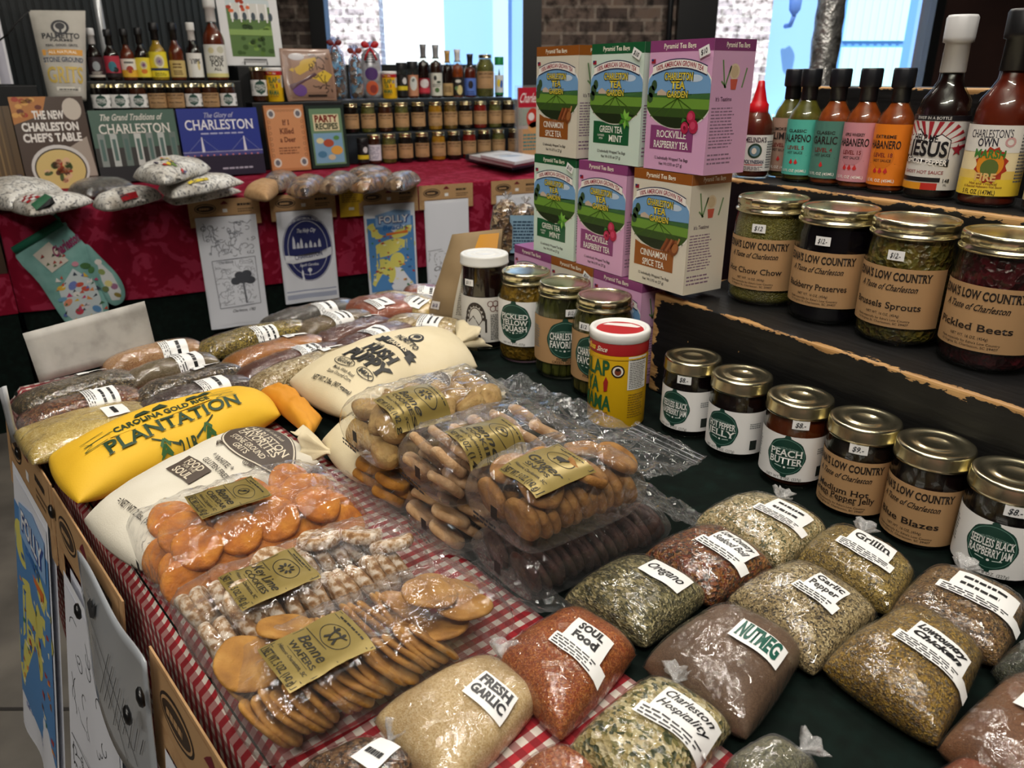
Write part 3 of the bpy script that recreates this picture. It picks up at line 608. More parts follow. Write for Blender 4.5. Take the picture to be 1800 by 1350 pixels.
# --- hot sauce bottles on the middle step
def bottle(name, loc, face, R, H, prof, capz, cap, liq, label, art=None, labz=0, key='', group=None, sheath=None, cat='bottle', ks=40):
    """prof: [(r fraction, z fraction)] of the glass; cap: (colour, [(r, z)] )"""
    t = thing(name, label, cat, loc, face, group)
    link('glass', cached((key, 'g'), lambda: mbl(lambda b: b.lathe([(0, .0005)]+[(r*R, z*H) for r, z in prof], ks)).mesh('bottle_glass', [GLASS])), t)
    link('sauce', cached((key, 's', liq.name), lambda: mbl(lambda b: b.lathe([(0, .002)]+[(max(.001, r*R-.0018), z*H+(.002 if k < 2 else 0)) for k, (r, z) in enumerate(prof) if z*H <= capz+.006]+[(0, capz+.006)], ks-4)).mesh('bottle_sauce', [liq])), t)
    link('cap', cached((key, 'k', cap[0]), lambda: mbl(lambda b: b.lathe([(r*R, z*H) for r, z in cap[1]]+[(0, cap[1][-1][1]*H)], ks, 0, (tuple(cap[2]), 4, .012) if len(cap) > 2 else None)).mesh('bottle_cap', [M(cap[0], .45 if cap[0] < '#888888' else .35)])), t)
    if art: KEEP.append(art)
    if art: link('label', cached((key, 'a', id(art)), lambda: art.mesh('bottle_label', on_cyl(R, labz), .0006, rough=.4)), t)
    return t
MINI = [(.90, 0), (.98, .01), (1, .03), (1, .52), (.97, .57), (.86, .63), (.62, .69), (.46, .74), (.42, .80), (.42, .96)]
MINICAP = ('#14161c', [(.44, .73), (.46, .735), (.45, .84), (.52, .845), (.56, .855), (.56, .985), (.53, 1.0)], (4, 5))
SAUCE = dict(g=mottled('green_hot_sauce', ['#3d3a12', '#5a551f', '#6b6528'], 60, .3, .001, .2), o=mottled('orange_hot_sauce', ['#6a2a0c', '#8a3c14', '#a14d1c'], 60, .3, .001, .2), r=mottled('red_hot_sauce', ['#4a140a', '#5d1c0f', '#702812'], 30, .3, .001, .1), d=M('#1d0a09', .25), b=mottled('brown_sauce', ['#2a130b', '#3c1d10'], 30, .3, .001, .1), y=mottled('yellow_sauce', ['#a07a1c', '#b8922c'], 30, .3, .001, .1), s=mottled('smoky_red_sauce', ['#5a1c0c', '#743016'], 30, .3, .001, .1))
def art_mini(bg, l1, l2, l3, n, w=.075, h=.068):
    a = Art(.005); a.rect(-w/2, 0, w/2, h, bg, 0); K = '#2a2220'
    a.text(l1, 0, h*.80, .0035, K, min(.024, .0034*len(l1)), .02); a.text(l2, 0, h*.67, .0085, K, min(.036, .0052*len(l2)), .02, 0, False); a.text(l3, 0, h*.50, .0045, '#7a2a28', .022, .02)
    a.text('HOT SAUCE', 0, h*.41, .003, K, .02, .01); a.line([(-.015, h*.36), (.015, h*.36)], .0005, K, 1)
    a.ell(0, h*.47, .013, .013, tuple(x*.82 for x in lin(bg)[:3]), 1, 20) if n > 2 else None
    for k in range(n): a.star([((k-(n-1)/2)*.006+dx, h*.24+dy) for dx, dy in ((0, .004), (.0024, -.001), (0, -.003), (-.0024, -.001))], '#c22b2b', 2)
    a.text('1.5 FL OZ (45ML)', 0, h*.08, .0032, '#f0ece4', .034, .01); return a
G3 = 'row of small hot sauce bottles with colour labels on the middle step'
by = lambda px: UX(px, 330, .888)[1]
MI = [(1358, '#a38474', 'SMOKED', 'LIME', 'LEVEL 1', 1, 'g', 'small hot sauce bottle with dusty pink-brown Lime label and green sauce'), (1401, '#54b5a4', 'CLASSIC', 'JALAPENO', 'LEVEL 5', 2, 'g', 'small hot sauce bottle with bright teal Jalapeno label'), (1450, '#4d7d70', 'CLASSIC', 'GARLIC', 'LEVEL 4', 1, 'o', 'small hot sauce bottle with grey-green Garlic label'),
      (1501, '#c98a94', 'APPLE WHISKEY', 'HABANERO', 'LEVEL 15', 3, 'o', 'small hot sauce bottle with pink Habanero label'), (1556, '#e07c1c', 'EXTREME', 'HABANERO', 'LEVEL 18', 3, 'o', 'small hot sauce bottle with orange Habanero label')]
for px, bg, l1, l2, l3, n, sa, lab in MI:
    y = by(px); bottle('hot_sauce_bottle', (.888 if px > 1380 else .906, y, 1.0125), camface(.888, y, -.42), .0218, .137, MINI, .11, MINICAP, SAUCE[sa], lab, art_mini(bg, l1, l2, l3, n), .009, 'mini', G3)
y = UX(1318, 330, .866)[1]
t = bottle('squeeze_bottle', (.866, y, 1.0125), camface(.866, y, .05), .0225, .123, [(.92, 0), (1, .03), (1, .50), (.96, .58), (.75, .66), (.52, .70), (.5, .72)], .09, ('#c4121c', [(.52, .66), (.56, .67), (.56, .76), (.46, .78), (.42, .80), (.24, .93), (.19, .99), (.12, 1.0)], (1, 2)), SAUCE['r'], 'small squeeze bottle with pointed red cap next to the top tea box',
   (lambda a: (a.rect(-.030, 0, .030, .046, '#ece7e4', 0), a.text("MELINDA'S", 0, .040, .006, '#3a2030', .028, .02, 0, True), a.ell(0, .026, .009, .0095, '#23402f', 1), a.ell(0, .026, .0065, .007, '#6a8a9a', 2), a.ell(-.001, .026, .003, .004, '#e6dccf', 3), a.text('POLYNESIAN', 0, .012, .0045, '#24224a', .026, .03, 0, True), a.rect(-.012, .0075, .012, .0085, '#b8262c', 1), a.bars(-.013, .001, .013, .0065, 3, '#5a5560', 1), a.bars(.016, .004, .029, .040, 11, '#6a6a70', 1, 3), a)[-1])(Art(.005)), .010, 'mel')
WOOZ = [(.92, 0), (.99, .01), (1, .03), (1, .46), (.98, .50), (.86, .56), (.62, .61), (.45, .66), (.42, .72), (.42, .97)]
def wcap(c): return (c, [(.44, .70), (.47, .705), (.45, .855), (.55, .86), (.56, .885), (.56, .985), (.5, 1.0)], (5, 6))
y = by(1636)
a = Art(.005); w, h = .088, .078; a.rect(-w/2, 0, w/2, h, '#cfccc8', 0); a.rect(-w/2, h*.93, w/2, h, '#17151a', 2); a.text('TWIST IN A BOTTLE', 0, h*.965, .003, '#cfccc8', .036, .01, 0, False, 0, 3)
for k in range(13):
    q0 = pi*(.02+k/13); q1 = q0+pi/26; f = lambda q, r: (r*math.cos(q), h*.55+min(h*.37, r*math.sin(q)*.8))
    a.star([f(q0, .012), f(q0, .042), f(q1, .042), f(q1, .012)], '#9b2730', 1)
a.star([(-.024, h*.42), (-.024, h*.72), (-.012, h*.82), (.012, h*.76), (.022, h*.68), (.022, h*.42)], '#2a2024', 2); a.star([(-.023, h*.43), (-.023, h*.71), (-.012, h*.80), (.012, h*.745), (.021, h*.67), (.021, h*.43)], '#d4d0cc', 3)
a.text('HELP ME', -.004, h*.70, .007, '#17151a', .026, .02, 0, False, -.05, 4); a.text('JESUS', 0, h*.56, .015, '#17151a', .040, .03, 0, False, -.03, 4)
a.star([(-.026, h*.36), (-.026, h*.46), (.023, h*.42), (.023, h*.32)], '#17151a', 4); a.text('GHOST PEPPER', -.001, h*.39, .0056, '#e8e4e0', .044, .03, 0, False, -.06, 5)
a.star([(.030+(.007 if q % 2 == 0 else .003)*math.sin(q*pi/5), h*.55+(.007 if q % 2 == 0 else .003)*math.cos(q*pi/5)) for q in range(10)], '#8f2030', 4); a.text('GHOST HOT SAUCE', -.002, h*.24, .0034, '#8a2a30', .044, .01)
a.rect(-w/2, h*.11, .018, h*.17, '#17151a', 2); a.rect(-w/2, .0, .0, h*.095, '#d8901c', 2); a.rect(0, 0, .016, h*.095, '#b8271e', 2); a.text('148', .024, h*.13, .004, '#17151a', .008, .02); a.text('ML', .024, h*.07, .0025, '#17151a', .004)
bottle('hot_sauce_bottle', (.886, y, 1.0125), camface(.886, y, -.36), .0275, .188, WOOZ, .135, wcap('#c9c9c9'), SAUCE['d'], 'tall dark hot sauce bottle with pale grey sealed cap and striped label', a, .011, 'jes')
y = by(1738)
a = Art(.005); w, h = .088, .070; a.rect(-w/2, 0, w/2, h, '#e9d9b0', 0); a.rect(-w/2, h*.62, w/2, h, '#dedbd6', 1); a.rect(-w/2, 0, w/2, h*.24, '#e6c53c', 1); a.rect(-w/2, h*.24, w/2, h*.36, '#e2c265', 1)
a.text("CHARLESTON'S", -.002, h*.88, .0075, '#2a2a38', .040, .0, 0, True, .03, 2); a.text('OWN', -.003, h*.76, .0075, '#2a2a38', .019, .02, 0, True, .05, 2); a.ring(.017, h*.77, .005, .005, .002, '#c89a9a', 2, 14)
a.star([(.004+(.0155 if q % 2 else .0125)*math.cos(q*pi/12), h*.44+(.019 if q % 2 else .016)*math.sin(q*pi/12)) for q in range(24)], '#a8321e', 2); a.ell(.003, h*.45, .012, .013, '#d88a24', 3); a.ell(.003, h*.40, .008, .009, '#5a6a30', 4, 16)
a.text('MARSH', .001, h*.60, .0078, '#3f7a34', .028, .03, 0, False, -.03, 5); a.text('FIRE', .001, h*.27, .0072, '#d8b070', .019, .04, 0, False, 0, 5); a.text('Hot and Tropical', 0, h*.175, .0026, '#7a3a20', .026, .01); a.text('A Roasted Habanero Hot Sauce', 0, h*.13, .0024, '#7a3a20', .036, .01); a.text('5 FL OZ (147ML)', -.003, h*.05, .0044, '#4a3a14', .032, .02); a.bars(.028, h*.2, .042, h*.95, 16, '#6a6a6a', 2, 5)
bottle('hot_sauce_bottle', (.886, y, 1.0125), camface(.886, y, -.2), .0285, .190, WOOZ, .14, wcap('#101013'), SAUCE['r'], 'tall red hot sauce bottle with black cap and yellow fire label', a, .012, 'marsh')
y = y-.068
a = Art(.005); a.rect(-.044, 0, .044, .07, '#d8cfa8', 0); a.star([(-.016, .044), (-.006, .05), (-.008, .036), (-.02, .038)], '#b8301e', 1); a.text('UNCOMMON', 0, .026, .006, '#2a2420', .034, .02); a.text('HOT SAUCE', 0, .017, .006, '#2a2420', .034, .02); a.text('5 FL OZ', 0, .008, .004, '#4a4030', .02)
bottle('hot_sauce_bottle', (.886, y, 1.0125), camface(.886, y, -.1), .0285, .190, WOOZ, .14, wcap('#101013'), SAUCE['r'], 'hot sauce bottle with cream label cut by the right edge of the photo', a, .012, 'marsh')
# ------------------------------------------------------------------ tea boxes
def tea_art(kind):
    pale, band, l1, l2, bev = dict(c=('#dcd6c6', '#96561f', 'CINNAMON', 'SPICE TEA', 0), g=('#d2e4d8', '#1d5c36', 'GREEN TEA', 'MINT', 1), r=('#dca9cf', '#8c4378', 'ROCKVILLE', 'RASPBERRY TEA', 2))[kind]
    a = Art(.02); w, h = .102, .146; X = w/2; a.rect(-X, 0, X, h, pale, 0); a.rect(-X, h*.915, X, h, band, 1)
    a.text('Pyramid Tea Bags', -.002, h*.957, .0052, '#f0ead8', .052, .02, 0, False, 0, 2)
    def cl(pts): return [(max(-X, min(X, x)), y) for x, y in pts]
    E = lambda rx, ry, a0, a1, n=40: [(rx*math.cos(a0+(a1-a0)*k/n), .087+ry*math.sin(a0+(a1-a0)*k/n)) for k in range(n+1)]
    a.star(cl(E(.058, .0385, 0, 2*pi)[:-1]), '#f3f1ea', 1, (0, .087)); a.star(cl(E(.056, .037, 0, 2*pi)[:-1]), '#78a6d4', 2, (0, .087))
    a.star(cl(E(.056, .037, pi+.05, 2*pi-.05)), '#6f9a3a', 3); a.star([(-X, .084)]+[(-X+w*k/8, .0865+.003*((k*7) % 3)/2) for k in range(9)]+[(X, .083)], '#3f6a3c', 4)
    a.star(cl(E(.056, .037, pi+.42, 2*pi-.42)), '#3a5424', 4); a.star(cl(E(.054, .0365, pi+.75, 2*pi-.75)), '#232f18', 5)
    for x0, x1 in ((0, -.044), (0, -.018), (.002, .018), (.002, .044)): a.line([(x0*.4, .083), (x1, .062)], .0012, '#41601f', 5)
    for bx, by_, r in ((-.044, .09, .007), (-.040, .097, .006), (-.046, .083, .006)): a.ell(bx, by_, r*.8, r, '#3a5234', 5, 12)
    a.star([(-.034, .086), (-.034, .09), (-.027, .093), (-.018, .089), (-.018, .086)], '#c9b6a2', 5); a.ell(.026, .105, .012, .004, '#c4d6ea', 3, 14); a.ell(-.02, .117, .010, .003, '#c4d6ea', 3, 14)
    # ribbon
    vs = []; fs = []; n = 20
    for cc, lay, t0, t1 in (('#23284e', 5, -.0008, .0098), ('#f5f2ec', 6, .0004, .0086)):
        vs = []; fs = []
        for k in range(n+1):
            x = -.044+.088*k/n; yb = .1165-((x/.044)**2)*.008; vs += [(x, yb+t0), (x, yb+t1)]
        for k in range(n): fs.append((2*k, 2*k+2, 2*k+3, 2*k+1))
        a._g(vs, fs, cc, lay)
    a.text('100% AMERICAN GROWN TEA', 0, .121, .0052, '#9a1f38', .078, .02, 0, False, 0, 7, arc=.125); a.rect(-.047, .1215, -.040, .126, '#a02434', 6); a.rect(-.047, .1238, -.0435, .126, '#27386a', 7)
    for t, yy, hh, ww in (('CHARLESTON', .107, .0075, .046), ('TEA', .0975, .0078, .022), ('GARDEN', .0875, .0068, .034)):
        a.text(t, 0, yy, hh*1.04, '#3a3a18', ww*1.04, .06, 0, True, 0, 6); a.text(t, 0, yy, hh, '#e8d24a', ww, .015, 0, True, 0, 7)
    pn = band
    yt = {'c': .056, 'g': .052, 'r': .052}[kind]; a.star([(-.042, .024), (.030, .024), (.030, yt-.004)]+[(x, .0505+(x+.004)**2*2.2) for x in (.02, .01, 0, -.01, -.02, -.03)]+[(-.042, yt)], pn, 1, (-.006, .035))
    if kind == 'g':
        a.text('GREEN TEA', -.006, .0425, .0078, '#f4f4ea', .046, .01, 0, True, 0, 3); a.text('FLAVORED', -.026, .0345, .0026, '#f4f4ea', .014); a.text('WITH', -.026, .0305, .0026, '#f4f4ea', .008); a.text('MINT', .004, .0315, .0078, '#f4f4ea', .027, .01, 0, True, 0, 3)
    else:
        a.text(l1, -.006, .0425, .0078, '#f4f4ea', .050, .01, 0, True, 0, 3); a.text(l2, -.006, .0305, .0078, '#f4f4ea', .058 if kind == 'r' else .040, .01, 0, True, 0, 3)
    a.text('12 Individually Wrapped Tea Bags', -.004, .0145, .0034, '#2a2622', .058, .012); a.text('Net Wt 0.93 oz (27 g)', -.004, .008, .0034, '#2a2622', .040, .012)
    bx, by_ = .022, .056
    if bev == 0:
        for k in range(5): a.line([(bx-.014+k*.004, by_-.006), (bx-.004+k*.004, by_+.010)], .0034, ['#8a4a26', '#6a3318', '#a0603a', '#7a3d1e', '#93552e'][k], 8+k % 2)
        a.ell(bx+.009, by_-.001, .0065, .009, '#7d431f', 9, 16, -.5); a.ell(bx+.010, by_, .0045, .0065, '#a5673a', 10, 14, -.5); a.line([(bx+.014, by_+.006), (bx+.017, by_+.013)], .0028, '#b88858', 10)
    elif bev == 1:
        for q, l in ((.2, .014), (.9, .012), (1.7, .013), (2.5, .012), (3.6, .013), (4.7, .012), (5.5, .013)):
            c, d = math.cos(q), math.sin(q); a.star([(bx, by_), (bx+l*.5*c-.003*d, by_+l*.5*d+.003*c), (bx+l*c, by_+l*d), (bx+l*.5*c+.003*d, by_+l*.5*d-.003*c)], ['#6fae3c', '#4d8c2c', '#86c24e'][int(q*3) % 3], 8)
    else:
        for dx, dy, r in ((-.006, -.005, .0062), (.008, -.003, .0072), (.003, .007, .0068)): a.ell(bx+dx, by_+dy, r, r*1.08, '#b3284a', 8, 16); a.ell(bx+dx-.001, by_+dy+.001, r*.6, r*.62, '#cf4668', 9, 12)
        a.ell(bx-.006, by_-.005, .0022, .0022, '#7a1830', 10, 10); a.star([(bx-.012, by_), (bx-.004, by_+.004), (bx-.01, by_+.006)], '#3f7a34', 9)
    return a
def tea_side(kind):
    pale, band = dict(c=('#dcd6c6', '#96561f'), g=('#d2e4d8', '#1d5c36'), r=('#d4a6c8', '#7f3d6e'))[kind]
    a = Art(.02); w, h = .067, .146; X = w/2; a.rect(-X, 0, X, h, pale, 0); a.rect(-X, h*.915, X, h, band, 1); a.text('Pyramid Tea Bags', .004, h*.957, .005, '#f0ead8', .038, .02, 0, False, 0, 2)
    a.ell(.002, .112, .0085, .0085, '#d9c7a8', 1, 16); a.ell(.002, .112, .006, .0065, '#cbb592', 2, 14); a.star([(-.004, .104), (.008, .104), (.006, .093), (-.002, .093)], '#c65a48', 2)
    for x0, x1, y1 in ((-.012, -.018, .124), (-.012, -.004, .118), (-.010, -.018, .102), (.016, .022, .116)): a.line([(x0, .095), (x1, y1)], .0022, '#6a8a5a', 1)
    a.text("It's Teatime", -.012, .083, .0045, '#4a3048', .026, .01); a.bars(-.03, .03, .012, .076, 13, '#8a6f88', 1, 6, .4); a.bars(-.03, .012, .01, .026, 3, '#8a6f88', 1, 9, .4); return a
def tea_box(kind, y, z, label, x=.685, rot=0.0, sticker=None, w=.102):
    t = thing('tea_box', label, 'tea box', (x, y, z), rot, 'tea boxes stacked beside the stepped stand'); D = .067; H = .146
    # local: +y is left in the photo, front face at x=0, box runs y -w..0
    o = link('carton', cached(('tea', kind), lambda: mbl(lambda b: b.box(.0002, D, -w, 0, 0, H)).mesh('tea_carton', [M(dict(c='#96561f', g='#1d5c36', r='#8c4378')[kind], .4)])), t)
    link('front_print', cached(('teaf', kind), lambda: tea_art(kind).mesh('tea_front', on_plane((0, -w/2, 0), (0, -1, 0), (0, 0, 1)), .0001, .00012, rough=.35)), t)
    link('side_print', cached(('teas', kind), lambda: tea_side(kind).mesh('tea_side', on_plane((D/2, -w, 0), (1, 0, 0), (0, 0, 1)), .0001, .00012, rough=.35)), t)
    if sticker: link('price_sticker', cached(('tp', sticker), lambda: art_price('$10').mesh('price_sticker', on_plane((0, -w*.88, H*.91), (0, -1, .35 if sticker > 1 else -.45), (0, .35 if sticker > 1 else -.45, 1)), .0022)), t)
    return t
Z0, Z1, Z2 = .7395, .8865, 1.0335
tea_box('r', 1.047, Z0, 'purple raspberry tea box at the bottom left of the stack, mostly behind the jars'); tea_box('c', .944, Z0, 'brown topped cinnamon tea box in the middle of the bottom row', sticker=1); tea_box('r', .840, Z0, 'purple raspberry tea box at the bottom right, half hidden by the stand')
tea_box('g', .992, Z1, 'green mint tea box at the left of the middle row', sticker=1, rot=.01); tea_box('r', .882, Z1, 'purple raspberry tea box in the centre of the middle row'); tea_box('c', .766, Z1, 'orange-brown cinnamon tea box at the right of the middle row')
tea_box('c', .989, Z2, 'orange-brown cinnamon tea box at the left of the top row', rot=-.02); tea_box('g', .862, Z2, 'green mint tea box in the centre of the top row', sticker=1); tea_box('r', .750, Z2, 'purple raspberry tea box at the right of the top row with its side showing', sticker=2)
# ------------------------------------------------------------------ filled bags
class Bag:
    """a soft filled bag lying down: quad footprint (A,B,C,D anticlockwise), thickness, rounded outline"""
    def __init__(s, A, B, C, D, z0, th, rd=.35, pin=.0, p=2.6, e=.55, lump=.0015, seed=0, n=26, seam=.3, fr=30, zq=None, crease=0):
        s.crease = crease
        s.q = [Vector((a[0], a[1])) for a in (A, B, C, D)]; s.z0, s.th, s.rd, s.pin, s.p, s.e, s.lump, s.seed, s.n, s.seam, s.fr = z0, th, rd, pin, p, e, lump, seed, n, seam, fr
        s.zq = zq or (0, 0, 0, 0)
    def xy(s, u, v):
        a = u*math.sqrt(max(0, 1-s.rd*v*v/2)); b = v*math.sqrt(max(0, 1-s.rd*u*u/2)); a *= 1-s.pin*(1-v*v)*abs(u)**3; b *= 1-s.pin*(1-u*u)*abs(v)**3
        A, B, C, D = s.q; x, y = (a+1)/2, (b+1)/2; w = ((1-x)*(1-y), x*(1-y), x*y, (1-x)*y)
        return A*w[0]+B*w[1]+C*w[2]+D*w[3], sum(w[i]*s.zq[i] for i in range(4))
    def prof(s, u, v): return max(0, (1-abs(u)**s.p)*(1-abs(v)**s.p))**s.e
    def top(s, u, v, off=0):
        c, dz = s.xy(u, v); pr = s.prof(u, v); q = noise.noise((c.x*s.fr, c.y*s.fr, s.seed*7.3))*s.lump*min(1, pr*2)
        q += noise.noise((c.x*s.fr*3, c.y*s.fr*3, s.seed*3.1))*s.lump*.35*min(1, pr*2)
        if s.crease:
            w = Vector((c.x*1.0, c.y*1.0, s.seed*1.7)); a = noise.noise((w.x*38+noise.noise(w*22)*1.4, w.y*26, w.z)); b2 = noise.noise((w.x*24+4, w.y*52+noise.noise(w*31)*1.2, w.z+5)); q += s.crease*(max(0, 1-abs(a)*7)+.8*max(0, 1-abs(b2)*8))*min(1, pr*1.5)
        return Vector((c.x, c.y, s.z0+dz+s.th*(s.seam+(1-s.seam)*pr)+q+off))
    def bot(s, u, v):
        c, dz = s.xy(u, v); return Vector((c.x, c.y, s.z0+dz+s.th*s.seam*(1-s.prof(u, v))**1.5))
    def nrm(s, u, v):
        h = .01; a = s.top(u+h, v)-s.top(u-h, v); b = s.top(u, v+h)-s.top(u, v-h); n = a.cross(b); return n.normalized() if n.length > 1e-9 else Vector((0, 0, 1))
    def shell(s, off=0.0, n=None):
        n = n or s.n; mb = MB(); c = 1.0
        def at(f): return math.sin(pi/2*(f*2-1))*.55+(f*2-1)*.45
        def up(a, b):
            u, v = at(a), at(b); p = s.top(u, v); return tuple(p+s.nrm(max(-.97, min(.97, u)), max(-.97, min(.97, v)))*off) if off else tuple(p)
        def dn(a, b):
            p = s.bot(at(a), at(b)); return (p.x, p.y, p.z)
        mb.grid(up, n, n); mb.grid(dn, n, n, 0, True, True); return mb
    def map(s, u0, v0, hw, hl, rot=0):
        """label mapping: metres on the label -> bag surface; hw, hl = half extents of the bag along u and v"""
        c, d = math.cos(rot), math.sin(rot)
        def f(x, y, o):
            u = max(-.98, min(.98, u0+(x*c-y*d)/hw)); v = max(-.98, min(.98, v0+(x*d+y*c)/hl)); return tuple(s.top(u, v)+s.nrm(u, v)*o)
        return f
def weld(o):
    m = o.modifiers.new('w', 'WELD'); m.merge_threshold = .00005; return o
def proj(p):
    d = (p[0], p[1], p[2]-CZ); w = sum(d[i]*FW[i] for i in range(3)); return 900+F*sum(d[i]*RT[i] for i in range(3))/w, 675-F*sum(d[i]*UPV[i] for i in range(3))/w
def find_uv(b, px, py):
    best = None; cu = cv = 0; st = .9
    for it in range(7):
        for i in range(-3, 4):
            for j in range(-3, 4):
                u = max(-.93, min(.93, cu+i*st/3)); v = max(-.93, min(.93, cv+j*st/3)); q = proj(b.top(u, v)); e = (q[0]-px)**2+(q[1]-py)**2
                if best is None or e < best[0]: best = (e, u, v)
        cu, cv = best[1], best[2]; st *= .5
    return cu, cv
def tuft(loc, d, size, mat, seed=0, name='knot', parent=None, flare=1.0, seg=28, layers=1):
    """gathered bag mouth: pinched neck and a ruffled fan"""
    r = random.Random(seed); d = Vector(d).normalized(); rot = d.to_track_quat('Z', 'Y').to_matrix().to_4x4(); mb = MB(); ph = r.random()*6
    pr = [(.55, -.25), (.30, .0), (.16, .18), (.14, .26), (.22, .36), (.5, .62), (.8*flare, .95), (.95*flare, 1.15)]; vs = []
    for k, (q, z) in enumerate(pr):
        for i in range(seg):
            a = 2*pi*i/seg; w = 1+(.28*math.sin(5*a+ph)+.18*math.sin(9*a+2*ph))*min(1, k/5); zz = z+(.18*math.sin(3*a+ph)+.12*math.sin(7*a) if k > 5 else 0); fl = .62
            vs.append(tuple(Vector(loc)+(rot @ Vector((q*w*math.cos(a)*size, q*w*math.sin(a)*size*fl, zz*size)))))
    mb.add(vs, [(k*seg+i, k*seg+(i+1) % seg, (k+1)*seg+(i+1) % seg, (k+1)*seg+i) for k in range(len(pr)-1) for i in range(seg)])
    o = mb.build(name, mat, parent); m = o.modifiers.new('s', 'SOLIDIFY'); m.thickness = .0006; return o
TWIST = film('twisted_clear_plastic', .16, .8, 60, 1.5, dist=.004)
def tag_label(title, sub=None, hmax=.0085, w=.040, h=.023, col='#1c1c1e', fine=3, style=0, tilt=0, sw=None, bgc='#eeeeec'):
    """white sticker: name panel plus wider strip of fine print under it"""
    a = Art(.0035); a.rect(-w/2, -.002, w/2, h-.002, bgc, 0)
    n = len(title)
    for i, t in enumerate(title):
        hh = min(hmax, (h*.78)/n*.72) if hmax < .01 else hmax; yy = h*.47+hh*.72*(n-1)-i*hh*1.45; shear = (.0, .35, 0, .35)[style % 4]; bold = (.02, .012, .045, .05)[style % 4]
        if t[:1] == '~': a.bars(-w*.36, yy-hh*.5, w*.36, yy+hh*.5, 1, col, 2, len(t)+7, .5); continue
        a.text(t, 0, yy, hh, col, min(w*.86, hh*.85*len(t)) if hmax < .01 else w*.84, bold, shear, style % 4 in (0, 2) and style < 4, 0, 2)
    if fine:
        ww = sw or w*1.28; a.rect(-ww/2, -.012, ww/2, -.001, bgc, 0); a.bars(-ww*.45, -.0110, ww*.45, -.002, fine+1, '#3c3c3e', 2, len(title)*7+n, .42)
    return a
def spice_bag(pts, th, mat, label, title, lw=None, lpos=(0, 0), lrot=0, style=0, fine=3, col='#1c1c1e', z0=.7395, seed=0, rd=.35, pin=0, knot=None, group=None, lscale=1.0, lump=.002, flat=None, tilt=0, n=26, art=None, up='x', p=3.4, zpx=None, nm='spice_bag', kmat=None, ksize=.011, fm=None):
    """pts: four pixel corners in the photo (left, far, right, near), read at the bag's seam height"""
    zz = zpx if zpx else z0+th*.3
    th *= .66; rd *= .5; zz = z0+th*.3
    L_, T_f, R_, B_ = [U(px, py, zz) for px, py in pts]
    # u runs along +X of the table (near edge -> far edge), v along +Y
    b = Bag(B_, R_, T_f, L_, z0, th, rd, pin, p, .40, lump, seed, n)
    t = thing(nm, label, 'bag of spice' if nm == 'spice_bag' else 'bag', tuple(((L_+R_+T_f+B_)/4).xy)+(z0,), 0, group)
    inv = Matrix.Translation(t.location).inverted()
    def put(o): o.data.transform(inv); return o
    put(weld(b.shell().build('filling', mat, t))); b.crease = .0011; put(weld(b.shell(.0009, 44).build('film', fm or FILM2, t))); b.crease = 0
    hw = ((R_-B_).length+(T_f-L_).length)/4; hl = ((L_-B_).length+(T_f-R_).length)/4
    if title or art:
        a = art or tag_label(title, None, .016 if title == ['NUTMEG'] else .0085, lw or .040, .023, col, fine, style)
        sc = lscale; lu = find_uv(b, *lpos) if abs(lpos[0]) > 2 else lpos
        f0 = b.map(lu[0], lu[1], hw, hl, -pi/2+lrot)
        put(link('label', a.mesh('paper_label', lambda x, y, f: f0(x*sc, y*sc, f), .0026, .0002, rough=.45), t))
    if knot:
        u, v, dx, dy = knot; pk = b.top(u, v); put(tuft(pk-Vector((0, 0, .003)), (dx, dy, .35), ksize, kmat or TWIST, seed, 'knot', t))
    return t, b
SP = dict(
    scampi=gran('pale_herb_flakes', ['#cdbb8c', '#b39f6e', '#e0d2a8', '#8d8458', '#d6c79a', '#5d6140', '#c8b07a'], 260, .002),
    boil=gran('red_brown_boil_mix', ['#6a3a18', '#8a4c1e', '#4a2410', '#9a6a30', '#3a2a16', '#7a3010', '#a0622a'], 190, .003),
    oreg=gran('oregano_leaves', ['#6a6540', '#857d52', '#4f4c2e', '#a39a6c', '#3c3c24', '#746f48', '#b8ad7e'], 300, .0025, stretch=(1, .55, 1)),
    soul=gran('orange_rub', ['#a4561e', '#b5642a', '#8a4416', '#c47a3a', '#983f12'], 420, .0008),
    garl=gran('garlic_powder', ['#d2b684', '#dcc393', '#c6a974', '#e2cda2'], 500, .0005),
    hosp=gran('garlic_and_parsley_chips', ['#c9bb86', '#a99a62', '#ddd2a2', '#5c6238', '#3f4a2a', '#bfae70', '#e6ddb4', '#8f8a52'], 175, .003, stretch=(1, .7, 1)),
    nut=gran('ground_nutmeg', ['#6b523e', '#715843', '#644c39', '#775e49'], 600, .0003, .6),
    gpep=gran('garlic_pepper', ['#c2ad7c', '#a89468', '#6a5c40', '#d6c595', '#3a3226', '#b3a070', '#8a7a52'], 330, .0015),
    gril=gran('yellow_grill_rub', ['#8f7a34', '#a48a3e', '#6f5c28', '#b59c54', '#54461f', '#99803a'], 330, .0015),
    chick=gran('golden_chicken_rub', ['#94742a', '#ab8a34', '#6f5620', '#b8963c', '#54431c', '#8a6a2a', '#7a6a50'], 320, .0015),
    creole=gran('brown_creole_rub', ['#74582e', '#8d6c38', '#5a4222', '#a58250', '#3e2e1a', '#7d5a34'], 330, .0015),
    dkgreen=gran('dried_green_herb', ['#2e3628', '#3d4634', '#22281e', '#4a523c'], 350, .002), rust=gran('ground_cinnamon', ['#7a5030', '#835836', '#704829'], 550, .0004, .6), brick=gran('chili_powder', ['#8a4018', '#96491e', '#7c3612'], 500, .0005), grey=gran('grey_sage', ['#6a6a4e', '#7d7c5e', '#565640', '#8a8868'], 320, .002),
    brown=gran('mixed_peppercorn', ['#6a4a30', '#84603e', '#4a3422', '#96744e', '#2e2018'], 250, .0025))
G4 = 'clear bags of spice with white stickers at the front of the near table'
